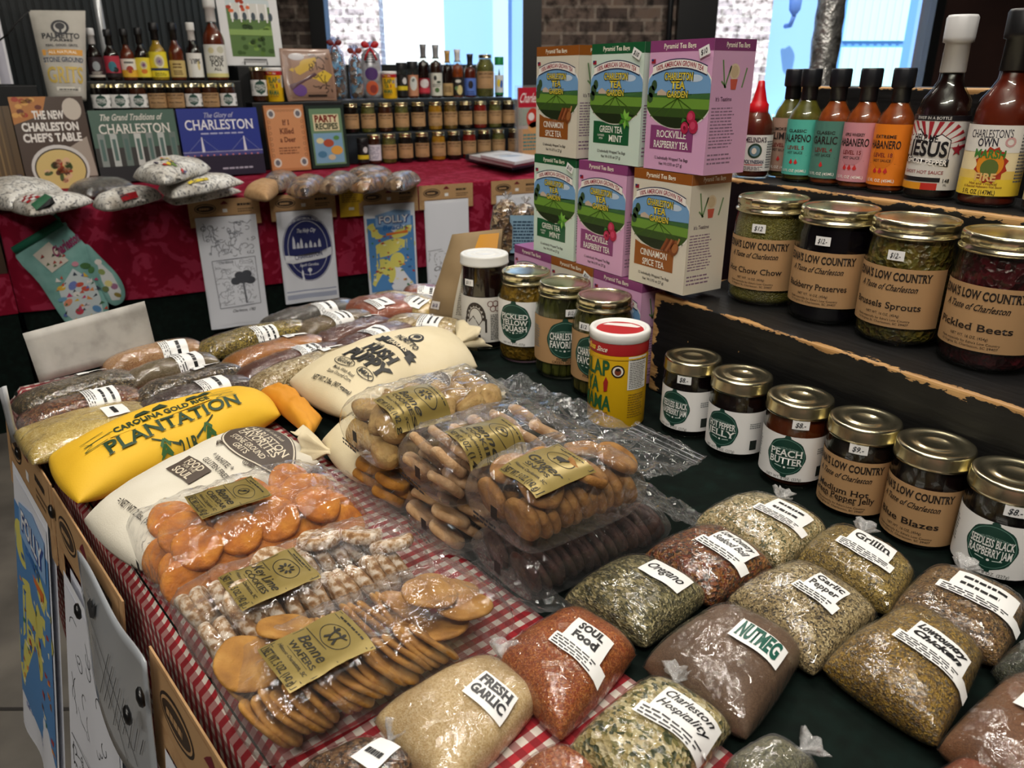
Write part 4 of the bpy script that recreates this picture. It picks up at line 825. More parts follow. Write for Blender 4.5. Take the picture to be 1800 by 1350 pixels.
spice_bag([(1212, 922), (1322, 872), (1462, 938), (1374, 1003)], .050, SP['scampi'], 'bag of pale herb flecked scampi seasoning in front of the kraft pepper jelly jar', ['~', '~~'], .038, (1376, 908), 0, 1, 3, seed=1, rd=.5, knot=(.86, .30, 1, .1), group=G4)
spice_bag([(1120, 985), (1250, 930), (1364, 1003), (1250, 1068)], .048, SP['boil'], 'bag of red brown seafood boil spice behind the oregano bag', ['Low Country', 'Seafood Boil'], .038, (1276, 966), 0, 1, 2, seed=2, group=G4)
spice_bag([(988, 1054), (1110, 985), (1250, 1050), (1136, 1140)], .050, SP['oreg'], 'bag of dried green oregano leaves with plain Oregano sticker', ['Oregano'], .036, (1156, 1020), 0, 5, 0, seed=3, rd=.18, group=G4)
spice_bag([(862, 1165), (1010, 1075), (1124, 1150), (985, 1310)], .052, SP['soul'], 'bag of bright orange soul food rub beside the gingham runner', ['SOUL', 'Food'], .034, (1020, 1138), .12, 2, 3, seed=4, rd=.35, group=G4)
spice_bag([(648, 1268), (858, 1155), (958, 1235), (790, 1420)], .045, SP['garl'], 'bag of pale tan powdered garlic lying nearest on the gingham runner', ['FRESH', 'GARLIC'], .030, (846, 1240), .12, 2, 0, seed=5, rd=.4, knot=(.93, .30, .7, .7), group=G4, ksize=.013, col='#3a3a3c', lscale=1.05)
spice_bag([(985, 1330), (1146, 1195), (1294, 1284), (1150, 1445)], .050, SP['hosp'], 'bag of chunky garlic and parsley mix in front of the nutmeg bag', ['Charleston', 'Hospitality'], .038, (1190, 1270), .05, 5, 2, seed=6, rd=.4, knot=(.88, .35, .8, .5), group=G4)
spice_bag([(1122, 1172), (1268, 1072), (1418, 1150), (1314, 1308)], .056, SP['nut'], 'smooth brown bag of ground nutmeg with green lettered sticker', ['NUTMEG'], .036, (1320, 1140), 0, 2, 0, '#1f5a4c', seed=7, rd=.4, group=G4, lump=.001)
spice_bag([(1272, 1056), (1405, 995), (1546, 1084), (1430, 1192)], .050, SP['gpep'], 'bag of coarse speckled garlic pepper between the grill rub and nutmeg bags', ['Garlic', 'Pepper'], .030, (1440, 1044), 0, 0, 2, seed=8, rd=.25, group=G4)
spice_bag([(1392, 988), (1466, 930), (1614, 1012), (1566, 1084)], .050, SP['gril'], 'bag of yellow-brown grilling rub just in front of the kraft labelled jars', ['Grillin'], .038, (1524, 968), 0, 0, 3, seed=9, rd=.45, knot=(.86, .35, 1, .2), group=G4)
spice_bag([(1436, 1174), (1596, 1074), (1732, 1160), (1650, 1320)], .058, SP['chick'], 'large bag of golden Lowcountry chicken rub with bold sticker', ['Lowcountry', 'Chicken'], .038, (1640, 1146), 0, 3, 3, seed=10, rd=.35, group=G4)
spice_bag([(1556, 1078), (1640, 1004), (1812, 1076), (1758, 1176)], .050, SP['creole'], 'bag of brown Creole rub beside the chicken rub at the right edge', ['~', '~~~'], .044, (1722, 1050), 0, 1, 2, seed=12, rd=.4, knot=(.86, .45, 1, .1), group=G4)
spice_bag([(1738, 1182), (1840, 1110), (1930, 1180), (1860, 1290)], .045, SP['dkgreen'], 'dark green herb bag cut by the right edge, behind the rust coloured bag', None, seed=13, rd=.3, group=G4)
spice_bag([(1642, 1318), (1785, 1190), (1960, 1290), (1850, 1460)], .056, SP['rust'], 'rust brown bag of ground cinnamon in the lower right corner', ['~'], .036, (1838, 1270), 0, 2, 0, seed=14, rd=.25, group=G4)
spice_bag([(1625, 1372), (1740, 1318), (1900, 1440), (1760, 1560)], .035, SP['brick'], 'brick red spice bag at the bottom right, under the cinnamon bag', None, seed=15, rd=.4, group=G4)
spice_bag([(1270, 1352), (1352, 1305), (1440, 1352), (1340, 1460)], .034, SP['grey'], 'grey green herb bag cut by the bottom edge beside the hospitality bag', None, seed=16, rd=.3, knot=(.9, -.2, .8, -.2), group=G4, fm=FILM)
spice_bag([(515, 1362), (640, 1300), (740, 1340), (640, 1460)], .030, SP['brown'], 'brown peppery spice bag cut by the bottom edge below the wafers', ['~'], .018, (640, 1345), 0, 0, 0, seed=17, rd=.4, knot=(.9, .1, 1, .3), group=G4)
spice_bag([(905, 1362), (975, 1318), (1070, 1352), (1000, 1460)], .030, SP['soul'], 'tan orange spice bag cut by the bottom edge below the garlic powder', None, seed=18, rd=.4, group=G4)
# --- tubes of spice at the far left end
LS = dict(
    a=gran('dark_herb_mix', ['#5a4a32', '#3e3424', '#74623f', '#2b2418', '#8a7650', '#54502f'], 260, .0025), b=gran('chili_flakes', ['#7a5234', '#93653e', '#5d3c26', '#a87a4a', '#4a2e1c', '#8c4424'], 230, .003), c=gran('pale_yellow_grits', ['#e0c874', '#d4b85e', '#ead694', '#c8aa50'], 420, .0008),
    d=gran('peach_salt', ['#b98a5a', '#c59a6a', '#a97a4c', '#d0a878'], 420, .0008), e=gran('grey_green_powder', ['#77694a', '#84765a', '#6a5c40'], 500, .0004), f=gran('peppercorns', ['#54452f', '#3a3024', '#6d5c40', '#272019', '#80704e'], 170, .005), g=gran('dark_brown_flakes', ['#42302a', '#54403a', '#33241f', '#665046'], 260, .002),
    h=gran('lemon_pepper', ['#8f7a2a', '#a8912f', '#6a5a24', '#bca644', '#4d4220', '#94842c'], 260, .002), i=gran('turmeric_orange', ['#b0701e', '#bd7c28', '#a26418'], 500, .0004, coat=.8), j=gran('smoked_paprika', ['#5e2c10', '#6a3314', '#53240c'], 500, .0004), k=gran('dried_onion', ['#cdb98a', '#b8a272', '#dccb9e', '#a08a5c', '#e4d6b0'], 150, .004),
    l=gran('poppy_seed', ['#4f4a42', '#5f5a52', '#3e3a34'], 420, .001), m=gran('ground_sage', ['#6f5c38', '#7d6942', '#615030'], 450, .0005), q=gran('cayenne', ['#99481c', '#a85424', '#8a3e14'], 450, .0008), r=gran('mustard_yellow', ['#c2a862', '#b89c54', '#cfb878'], 420, .0006), t=gran('sesame_seed', ['#d0b981', '#bea468', '#dccaa0', '#a88c54'], 200, .003))
G5 = 'tube shaped clear bags of spice at the far end of the near table'
def tube_bag(x0, y0, x1, y1, w, th, mat, label, title, lp, seed, z0=.7405, knot=0, fine=3, st=0, lw=.036, rd=.45, zoff=0, lh=1.15):
    """px axis from the near end (x0,y0) to the far end (x1,y1), width w in metres across"""
    z0 += zoff; th *= .95; w *= 1.2; a = U(x0, y0, z0+th*.55); b = U(x1, y1, z0+th*.55); d = (b-a); ln = d.length; d.normalize(); s = Vector((-d.y, d.x, 0))*w/2
    bg = Bag(a-s-d*.006, b-s+d*.006, b+s+d*.006, a+s-d*.006, z0, th, rd*.4, 0, 3.2, .45, .0022, seed, 20)
    t = thing('spice_bag', label, 'bag of spice', tuple(((a+b)/2).xy)+(z0,), 0, G5); inv = Matrix.Translation(t.location).inverted()
    def put(o): o.data.transform(inv); return o
    put(weld(bg.shell().build('filling', mat, t))); bg.crease = .0009; put(weld(bg.shell(.0008, 28).build('film', FILM2, t))); bg.crease = 0
    if title: 
        lu = find_uv(bg, *lp)
        f0 = bg.map(lu[0], lu[1], ln/2, w/2, -pi/2); A = tag_label(title, None, .0085, lw, .020, '#1c1c1e', fine, st); put(link('label', A.mesh('paper_label', lambda x, y, f: f0(x*lh, y*lh, f), .0024, .0002, rough=.45), t))
    if knot: u = .97*knot; pk = bg.top(u*.96, 0); put(tuft(pk-Vector((0, 0, th*.25)), tuple(d.xy*knot)+(.25,),   .010, TWIST, seed, 'knot', t))
    return t
TB = [(33, 712, 232, 660, .050, .034, 'a', 'tube bag of dark mixed herbs at the far left corner of the near table', ['~~', '~~~'], (152, 672), 0, 0), (40, 742, 244, 690, .046, .034, 'b', 'tube bag of chili flakes just in front of the dark herb bag', ['~~~', '~~~~'], (173, 697), 0, 0), (185, 641, 352, 606, .042, .034, 'd', 'peach coloured tube bag of salt next to the blank white card', ['~~~~'], (303, 615), 0, 0),
      (222, 668, 374, 628, .036, .032, 'e', 'grey green powder tube bag behind the peppercorns', ['~'], (327, 630), 0, 0), (243, 700, 420, 648, .036, .034, 'f', 'tube bag of dark peppercorns with clear plastic tip', ['~~', '~~~'], (350, 655), 0, -1), (250, 722, 436, 668, .038, .032, 'g', 'dark brown flaky spice tube just behind the yellow rice bag', ['~~~'], (370, 675), 0, 0),
      (352, 614, 540, 570, .048, .036, 'h', 'speckled yellow lemon pepper tube bag', ['~~~~', '~'], (464, 584), 0, 0), (402, 640, 568, 596, .044, .036, 'i', 'bright orange turmeric tube bag', ['~'], (505, 594), 0, 1), (420, 662, 600, 608, .040, .034, 'j', 'red brown paprika tube bag between the orange and the dried onion bags', ['Smoked', 'Paprika'], (540, 615), 0, 0), (448, 676, 640, 618, .042, .040, 'k', 'pale dried onion tube bag just behind the hush puppy sack', ['~~~', '~~~~'], (567, 627), 0, 0),
      (470, 568, 628, 532, .050, .032, 'l', 'dark grey poppy seed tube bag at the far edge', ['~~~~'], (569, 539), 0, 0), (524, 584, 648, 552, .046, .034, 'm', 'olive brown ground sage tube bag behind the paprika', ['~', '~~'], (593, 555), 0, 0), (556, 606, 682, 562, .046, .034, 'j', 'brick brown spice tube bag beside the orange tube knot', ['~~'], (639, 564), 0, -1), (590, 622, 716, 572, .046, .034, 'j', 'brick brown spice tube bag lying against the hush puppy sack', ['~~~'], (660, 583), 0, -1),
      (640, 622, 770, 578, .040, .030, 'k', 'beige onion tube bag mostly hidden behind the hush puppy sack', ['~~~~'], (697, 590), 0, 0),
      (622, 548, 722, 528, .100, .036, 'q', 'flat orange red cayenne bag at the far edge', ['~'], (665, 532), 0, 0), (654, 524, 766, 540, .070, .034, 'r', 'pale mustard yellow bag behind the cayenne bag', ['~~', '~~~'], (727, 528), 0, 0), (712, 514, 775, 514, .055, .030, 'q', 'small rust coloured bag at the far end beside the kraft coffee pouch', ['~~~'], (748, 517), 0, 0), (682, 566, 806, 574, .055, .034, 't', 'pale sesame bag next to the foot of the kraft coffee pouch', ['~~~~', '~'], (751, 563), 0, 0)]
for k, (x0, y0, x1, y1, w, th, m, lab, ti, lp, st, kn) in enumerate(TB): tube_bag(x0, y0, x1, y1, w, th, LS[m], lab, ti, lp, 30+k, knot=kn, st=k % 4, fine=3 if k % 3 else 2, lw=.028+.006*(k % 2))
tube_bag(44, 778, 262, 722, .085, .030, LS['c'], 'flat clear bag of pale yellow grits behind the yellow rice bag', ['~'], (187, 727), 60, rd=.25, fine=0, st=2, lw=.03)
# --- big cloth sacks
COTTON = mottled('cream_cotton', ['#cdbf9c', '#d9ccab', '#e2d6b8'], 9, .85, .0006, .4, scale2=700); COTTON2 = mottled('white_cotton', ['#cfc8b6', '#d8d2c2', '#dfdacb'], 9, .85, .0006, .4, scale2=700)
YEL = mottled('yellow_cotton', ['#d9a91c', '#e2b424', '#e8bd30'], 9, .7, .0006, .3, scale2=600)
def sack(name, pts, th, mat, label, art, upos, lrot, seed, z0=.7405, rd=.25, pin=.0, lump=.003, zs=.45, e=.5, p=2.6):
    th *= .93
    L_, T_f, R_, B_ = [U(px, py, z0+th*zs) for px, py in pts]; b = Bag(B_, R_, T_f, L_, z0, th, rd, pin, p, e, lump, seed, 40, .35, 18)
    t = thing(name, label, 'sack', tuple(((L_+R_+T_f+B_)/4).xy)+(z0,)); inv = Matrix.Translation(t.location).inverted()
    def put(o): o.data.transform(inv); return o
    put(weld(b.shell().build('cloth_bag', mat, t))); hw = ((R_-B_).length+(T_f-L_).length)/4; hl = ((L_-B_).length+(T_f-R_).length)/4
    if art: put(link('print', art.mesh('printed_lettering', b.map(*find_uv(b, *upos), hw, hl, lrot), .0012, .00025), t))
    return t, b, put, hw, hl
BRN = '#4c4036'
a = Art(.004)   # plantation rice: reads along the sack
a.line([(-.098, .034), (-.07, .036), (.05, .036), (.078, .034)], .0012, '#2c4a24', 1); a.star([(-.072, .026), (.048, .026), (.052, .043), (-.068, .043)], '#e0b220', 1)
a.text('CAROLINA GOLD RICE', -.010, .0345, .010, '#24381e', .112, .04, 0, False, 0, 3)
for x0, x1 in ((-.100, -.075), (.052, .078)): a.line([(x0, .024), (x0+.01, .031), (x0, .042), (x1, .044)], .0011, '#2c4a24', 2); a.line([(x0, .024), (x1, .026)], .0011, '#2c4a24', 2)
a.text('PLANTATION', -.002, .013, .018, '#1f3d22', .162, .02, 0, True, 0, 3)
for s in (-1, 1):
    a.line([(s*.038, .001), (s*.010, -.012)], .0016, '#24381e', 2)
    for k in range(7): a.line([(s*(.026+k*.0012), -.004-k*.004), (s*(.032+k*.002), -.009-k*.005)], .0028, '#2f5a2a', 2); a.line([(s*(.026+k*.0012), -.004-k*.004), (s*(.021+k*.001), -.010-k*.005)], .0028, '#2f5a2a', 2)
a.text('2 LB.', 0, -.014, .008, '#24381e', .024, .03); a.text('NET WT.', 0, -.026, .008, '#24381e', .032, .03)
for k, x in enumerate((-.03, -.01, .03, .045)): a.star([(x-.01, .046), (x+.01, .046), (x+.004, .054+.004*(k % 2)), (x-.006, .052)], '#24381e', 2)
t, b, put, hw, hl = sack('rice_sack', [(70, 798), (448, 678), (502, 720), (124, 884)], .060, YEL, 'bright yellow cloth sack of rice on the left end of the table', a, (322, 752), 0.0, 41, rd=.2)
a = Art(.004)   # white grits
def fav_oval(a, cx, cy, rx, ry, full=True):
    a.ell(cx, cy, rx*1.04, ry*1.06, '#d9d0bb', 1, 40); a.ring(cx, cy, rx*1.07, ry*1.09, .0012, BRN, 2, 40); a.ell(cx, cy, rx, ry, BRN, 2, 40); C = '#d8cdb4'
    for s in (-1, 1):
        for k in range(5): a.ring(cx+s*(rx*.5+k*.0016), cy-ry*1.06+k*.0008, .004-.0004*k, .004-.0004*k, .0008, BRN, 2, 12)
    a.text('Est. in the South', cx, cy+ry*.66, .005, C, rx*.7, 0, .3, False, 0, 3); a.text('CHARLESTON', cx, cy+ry*.30, .0105, C, rx*1.55, .01, 0, True, 0, 3); a.text('FAVORITES', cx, cy-ry*.02, .0105, C, rx*1.35, .01, 0, True, 0, 3)
    a.line([(cx-rx*.6, cy-ry*.2), (cx-rx*.2, cy-ry*.26), (cx+rx*.2, cy-ry*.2), (cx+rx*.6, cy-ry*.26)], .0008, C, 3); a.text('STONE GROUND', cx, cy-ry*.46, .0075, C, rx*1.2, .01, 0, True, 0, 3); a.text('GRITS', cx, cy-ry*.75, .0075, C, rx*.5, .01, 0, True, 0, 3)
fav_oval(a, 0, .050, .046, .034); K = '#3c342c'
a.text('* WHITE *', .006, -.004, .0062, K, .032, .01, 0, True); a.text('GLUTEN FREE', .008, -.014, .0062, K, .038, .01, 0, True); a.rect(-.030, -.048, .010, -.020, BRN, 1)
a.text('FOOD', -.010, -.0265, .0085, '#d8cdb4', .026, .02, 0, True); a.text('FOR THE', -.010, -.0335, .0035, '#d8cdb4', .02); a.text('SOUL', -.010, -.0415, .0085, '#d8cdb4', .026, .02, 0, True)
a.text('= NET WT 2 lbs. (907g) =', .0, -.098, .0062, K, .07, .01, 0, True); a.rect(.030, -.008, .042, .001, '#ece8e0', 1); a.text('$7', .036, -.0035, .005, '#22242a', .007)
t, b, put, hw, hl = sack('grits_sack', [(130, 908), (452, 746), (572, 802), (252, 1008)], .060, COTTON2, 'white cotton grits sack with dark brown oval in front of the yellow sack', a, (390, 805), -pi/2, 42, rd=.22)
# yellow grits sack behind the cookie bags
a = Art(.004); fav_oval(a, 0, .060, .046, .034); a.text('* YELLOW *', .0, .004, .0062, K, .036, .01, 0, True); a.text('GLUTEN FREE', .0, -.006, .0062, K, .04, .01, 0, True); a.rect(-.030, -.042, .014, -.012, BRN, 1); a.text('FOOD', -.008, -.020, .0085, '#d8cdb4', .026, .02, 0, True); a.text('SOUL', -.008, -.034, .0085, '#d8cdb4', .026, .02, 0, True); a.text('NET WT 2 lbs. (907g)', -.005, -.058, .0062, K, .06, .01, 0, True)
t, b, put, hw, hl = sack('grits_sack', [(548, 770), (815, 650), (884, 698), (640, 855)], .062, COTTON, 'cream cotton sack of yellow grits, half hidden under the clear bags of cheese biscuits', a, (690, 696), -pi/2, 43, rd=.3)
put(tuft(b.top(-.93, .35)-Vector((0, 0, .012)), (-1, .5, .1), .034, COTTON, 3, 'gathered_mouth', t, 1.0)); put(tuft(b.top(.97, -.6)-Vector((0, 0, .012)), (1, -.3, .3), .016, COTTON, 4, 'corner_ear', t, .5))
# hush puppy mix
a = Art(.004); K = '#17150f'
a.ell(.0, .104, .013, .013, K, 1, 24); a.ell(0, .104, .0095, .0095, '#d9ccab', 2, 20); a.ell(0, .106, .007, .006, K, 3, 16); a.line([(0, .104), (0, .094)], .0025, K, 3); a.text('PALMETTO', 0, .086, .0105, K, .056, .03, 0, True)
a.star([(-.036, .060), (.036, .060), (.040, .076), (-.040, .076)], K, 1); a.star([(-.046, .056), (-.032, .056), (-.032, .070), (-.046, .070), (-.042, .063)], K, 1); a.star([(.046, .056), (.032, .056), (.032, .070), (.046, .070), (.042, .063)], K, 1); a.text('FARMS', 0, .068, .008, '#d9ccab', .05, .02, 0, True)
a.text('Uncle', -.02, .050, .007, K, .02, .02, .3); a.text('HUSH', 0, .036, .020, K, .068, .05, 0, True); a.text('PUPPY', 0, .010, .022, K, .086, .05, 0, True)
for x, w, t_ in ((-.022, .036, 'REGULAR'), (.024, .024, 'MIX')): a.ring(x, -.012, w*.62, .0085, .0012, K, 1, 28); a.text(t_, x, -.012, .007, K, w*.9, .03)
a.text('Made With Real', -.005, -.026, .005, K, .044, .01); a.text('Stone Ground Corn', -.005, -.034, .005, K, .05, .01); a.text('NET WT. 2 lbs. (907 grams)', -.006, -.048, .0062, K, .080, .02, 0, True)
t, b, put, hw, hl = sack('hush_puppy_sack', [(490, 664), (780, 574), (850, 636), (602, 730)], .074, COTTON, 'cream cotton sack of hush puppy mix with black lettering and tied mouth', a, (634, 636), -pi/2+.1, 44, rd=.28, lump=.002)
put(tuft(b.top(.93, .25)-Vector((0, 0, .022)), (1, .15, .25), .034, COTTON, 9, 'gathered_mouth', t, 1.0))
# orange cloth pouch beneath
P = [U(x, y, .772) for x, y in ((452, 676), (490, 660), (566, 718), (545, 752))]
b = Bag(P[3], P[2], P[1], P[0], .752, .024, .08, 0, 3, .5, .006, 5, 22, .3, 60)
o = weld(b.shell().build('cloth_pouch', mottled('orange_cotton', ['#c07c12', '#cf8a1c', '#d99a2a'], 12, .75, .001, .3))); tag(o, 'orange-yellow folded cloth end between the yellow rice sack and the hush puppy sack', 'pouch')
# ------------------------------------------------------------------ cookies in clear bags
def cookie_mat(name, cols, scale=55, rough=.75, bs=.6, bd=.0012, pos=None): return mottled(name, cols, scale, rough, bd, bs*1.5, 8, pos=pos, scale2=330)
CK = dict(
    cheddar=cookie_mat('cheddar_cracker', ['#8f4e06', '#b8690a', '#cf861c'], 60), lime=cookie_mat('sugar_dusted_cookie', ['#7f5934', '#a07c54', '#c4b098', '#d8ccbc'], 190, pos=[.35, .45, .54, .64]), benne=cookie_mat('sesame_wafer', ['#7d5220', '#a3722e', '#b88a44'], 45),
    ginger=cookie_mat('ginger_snap', ['#6a461e', '#93652e', '#aa7e42'], 60), choc=cookie_mat('dark_chocolate_cookie', ['#24120e', '#3a201a', '#4c2e26'], 60), pink=cookie_mat('pale_sugar_cookie', ['#936f48', '#b39068', '#c8ab86'], 60), tan=cookie_mat('cheese_biscuit', ['#8c6a38', '#ab8a50', '#c0a268'], 60), amber=cookie_mat('amber_cookie', ['#7a4a14', '#a06a20', '#b8822e'], 40))
def cookie_mesh(kind, R, t, seed, sq=1.0, dome=.0):
    def mk():
        mb = MB(); n = 26; pr = [(0, -t/2)]+[(R*q, -t/2) for q in (.5, .86)]+[(R*.97, -t*.3), (R, 0), (R*.97, t*.3), (R*.88, t/2), (R*.5, t/2+dome*R*.6), (0, t/2+dome*R)]
        mb.lathe(pr, n); vs = []
        for v in mb.v:
            q = noise.noise((v[0]*60+seed*3.7, v[1]*60, v[2]*60+seed)); w = noise.noise((v[0]*45+seed, v[1]*45+9, seed*1.3))
            vs.append((v[0]*(1+.07*q), v[1]*sq*(1+.07*q), v[2]+w*t*.35))
        mb.v = vs; return mb.mesh(kind+'_cookie', [CK[kind]])
    return cached(('ck', kind, seed), mk)
def cookie_bag(kind, name, label, A, ex, Lx, Wy, H, z0, cookies, cname, clabel, cgroup, title, tail, lab_px=None, R=.02, t=.007, sq=1, dome=0, seed=1, sealtxt=None, tail_w=1.1, lshow=True, sqmark=True, taildz=.0):
    """A: near-left floor corner; ex: long direction; cookies: list of local (x,y,z,rx,ry,rz)"""
    ex = Vector((ex[0], ex[1])).normalized(); ey = Vector((-ex.y, ex.x)); A = Vector(A)
    q = [A, A+ex*Lx, A+ex*Lx+ey*Wy, A+ey*Wy]; b = Bag(q[0], q[1], q[2], q[3], z0, H, .10, 0, 5.5, .36, .0022, seed, 62, .42, 34, None, .0022)
    t_ = thing(name, label, 'cookie bag', tuple((A+ex*Lx/2+ey*Wy/2))+(z0,)); inv = Matrix.Translation(t_.location).inverted()
    def put(o): o.data.transform(inv); return o
    put(weld(b.shell().build('film', FILM, t_))); b.crease = 0
    # flat tail with crimped end seam
    def tl(u, v):
        p0 = A+ex*(Lx*.985)+ey*(Wy*v); p = p0+ex*(tail*u)+ey*((v-.5)*Wy*(tail_w-1)*u); cr = .0009*math.sin(u*150) if u > .8 else 0
        zz = (H*.48)*(1-u)**1.5+.006+taildz*u+.008*noise.noise((u*3+seed, v*4, seed))+.003*noise.noise((u*9, v*11, seed*2))+cr
        return (p.x, p.y, z0+max(.002, zz))
    mb = MB(); mb.grid(tl, 40, 22); put(mb.build('sealed_end', FILM, t_))
    def tl2(u, v):
        p0 = A+ey*(Wy*v); p = p0-ex*(.022*u); return (p.x, p.y, z0+.004+(H*.4)*(1-u)**2*.6+.004*noise.noise((u*5, v*9, seed)))
    if sqmark:
        a = Art(.004); a.rect(-.0045, .0005, .0045, .0115, '#17171a', 0); a.bars(-.03, -.012, .012, -.004, 2, '#2c2c30', 0, seed); fl = lambda x, y, f: tuple(Vector((*(A-ex*.0035+ey*(Wy*.42-x)), z0+H*.42+y))-Vector((ex.x, ex.y, 0))*f)
        put(link('printed_mark', a.mesh('printed_mark', fl, .0005), t_))
    if sealtxt:
        a = Art(.004); a.text(sealtxt, 0, 0, .0048, '#1a1a1c', None, .02)
        for k in range(9): a.line([(-Wy*.48, .008-k*.0018), (Wy*.48, .008-k*.0018)], .00035, '#8a8c90', 0)
        def fs(x, y, f): v = max(0, min(1, .5-x/Wy)); u = max(0, min(1, .88+y/tail)); return tuple(Vector(tl(u, v))+Vector((0, 0, f+.0006)))
        put(link('date_print', a.mesh('date_print', fs, .0003), t_))
    if title:
        a = Art(.004); w, h = .046, .060; G = FOILC; K = '#1d1a10'; a.rect(-w/2, -h/2, w/2, h/2, G, 0)
        for g in (.0015,): 
            for p in (((-w/2+g, -h/2+g), (w/2-g, -h/2+g)), ((-w/2+g, h/2-g), (w/2-g, h/2-g)), ((-w/2+g, -h/2+g), (-w/2+g, h/2-g)), ((w/2-g, -h/2+g), (w/2-g, h/2-g)), ((-w/2+g, -h*.36), (w/2-g, -h*.36)), ((-w/2+g, h*.06), (w/2-g, h*.06)), ((-w/2+g, h*.40), (w/2-g, h*.40))): a.line(p, .0005, K, 1)
        a.ring(.0, h*.23, .0145, .0085, .0006, K, 1, 28); mot(a, title[0], 0, h*.23); a.bars(-w*.34, h*.425, w*.34, h*.465, 1, K, 1, 3, .5)
        a.text(title[1], 0, -h*.03, .0074, K, min(w*.85, .0064*len(title[1])), .01, .35); a.text(title[2], 0, -h*.17, .0042, K, min(w*.8, .0056*len(title[2])), .01, 0, True); a.text('Historic Charleston, SC', 0, -h*.29, .0026, K, w*.8, .01, .2); a.line([(-w*.3, -h*.235), (w*.3, -h*.235)], .0003, K, 1); a.text('NET WT. 5 OZ. (142 g)', 0, -h*.425, .0048, K, w*.86, .01, 0, True)
        uv = find_uv(b, *lab_px); f0 = b.map(uv[0], uv[1], Lx/2, Wy/2, -pi/2)
        put(link('foil_label', a.mesh('foil_label', f0, .0036, .0002, {G: FOILM}), t_))
    # the cookies themselves
    protos = []; R3 = Matrix.Rotation(math.atan2(ex.y, ex.x), 4, 'Z'); first = None
    for k, c in enumerate(cookies):
        s = (k*7) % 3
        o = bpy.data.objects.new(cname, cookie_mesh(kind, R, t, s, sq, dome)) if k < 3 else protos[k % 3].copy()
        if k < 3: protos.append(o)
        COL.objects.link(o); p = A+ex*c[0]+ey*c[1]
        o.matrix_world = Matrix.Translation((p.x, p.y, z0+c[2])) @ R3 @ Matrix.Rotation(c[5], 4, 'Z') @ Matrix.Rotation(c[4], 4, 'Y') @ Matrix.Rotation(c[3], 4, 'X')
        o['label'] = clabel; o['category'] = 'cookie'; o['group'] = cgroup
    return t_
FOILM = mottled('gold_foil_label', ['#85733a', '#97854c'], 5, .34, .0005, .1, metal=.35)
def mot(a, k, x, y):
    K = '#1d1a10'
    if k == 'dance':
        for s in (-1, 1): a.ell(x+s*.004, y+.0045, .0016, .0018, K, 2, 8); a.line([(x+s*.004, y+.003), (x+s*.003, y-.001), (x+s*.006, y-.005)], .0018, K, 2); a.line([(x+s*.003, y-.001), (x+s*.0, y-.004)], .0014, K, 2); a.line([(x+s*.004, y+.002), (x+s*.009, y+.004)], .0012, K, 2); a.line([(x+s*.004, y+.002), (x-s*.001, y+.0035)], .0012, K, 2)
    elif k == 'leaf':
        for q in range(9): t = q*.7; a.ell(x+.006*math.cos(t), y+.004*math.sin(t), .0022, .0011, K, 2, 8, t)
    elif k == 'cow': a.ell(x, y, .006, .003, K, 2, 12); a.ell(x+.006, y+.002, .002, .0018, K, 2, 8); a.line([(x-.004, y), (x-.004, y-.005)], .0012, K, 2); a.line([(x+.004, y), (x+.004, y-.005)], .0012, K, 2)
    else: a.ring(x, y, .006, .005, .0007, K, 2, 16); a.line([(x-.004, y-.003), (x+.004, y+.003)], .001, K, 2); a.ell(x, y+.001, .002, .0015, K, 2, 8)
def loose(L_, W_, H_, R, n=(4, 2, 2), tilt=.9, seed=1, m=.004, t=.007):
    r = random.Random(seed); out = []
    for k in range(n[2]):
        for j in range(n[1]):
            for i in range(n[0]):
                rx, ry = r.uniform(-tilt, tilt), r.uniform(-tilt, tilt); hz = R*max(abs(math.sin(rx)), abs(math.sin(ry)))*.9+t*.6
                z = (H_-2*m)*(k+.5)/n[2]+m+r.uniform(-.002, .002); z = min(max(z, hz+.001), max(H_-hz-.003, hz+.001))
                out.append((m+R*.85+(L_-2*m-1.7*R)*(i+(.25 if k % 2 else 0))/max(1, n[0]-.7)+r.uniform(-.003, .003), m+R*.85+(W_-2*m-1.7*R)*(j/max(1, n[1]-1))+r.uniform(-.003, .003), z, rx, ry, r.uniform(0, 6)))
    return out
def stack(L_, W_, H_, R, dx, lanes=2, lean=.5, seed=1, x0=.008, zc=None):
    r = random.Random(seed); out = []
    for j in range(lanes):
        y = W_*(j+.5)/lanes; x = x0+R*.35; q = r.uniform(-.1, .1)
        while x < L_-R*.5:
            a = pi/2-lean+q+r.uniform(-.10, .10); out.append((x, y+r.uniform(-.002, .002), (zc or H_*.47)+r.uniform(-.0015, .0015), r.uniform(-.08, .08), a, r.uniform(-.14, .14))); x += dx*r.uniform(.95, 1.15)
            if r.random() < .06: q = r.uniform(-.25, .2)
    return out
EX = (.991, .11)
rr = random.Random(5)
ck = [(.022+i*.034+(.008 if j % 2 else 0)+rr.uniform(-.003, .003), .018+j*.0225, .0185+rr.uniform(-.001, .002), .80+rr.uniform(-.12, .12), rr.uniform(-.15, .15), rr.uniform(-.2, .2)) for j in range(4) for i in range(5)]
ck += [(.036+i*.036+rr.uniform(-.003, .003), .034+j*.027, .0385, .55+rr.uniform(-.12, .12), rr.uniform(-.2, .2), rr.uniform(-.2, .2)) for j in range(3) for i in range(4)]
ck = ck+[]
cookie_bag('cheddar', 'cookie_bag', 'clear bag of bright orange cheddar rounds beside the white grits sack', (.040, .548), EX, .180, .120, .056, .745, ck, 'cheese_cookie', 'round orange cheddar cookie in the clear bag beside the white grits sack', 'orange cheddar cookies in their bag', ('bell', 'Benne', 'CHEDDAR'), .075, (402, 878), .0205, .0075, seed=3, tail_w=1.15)
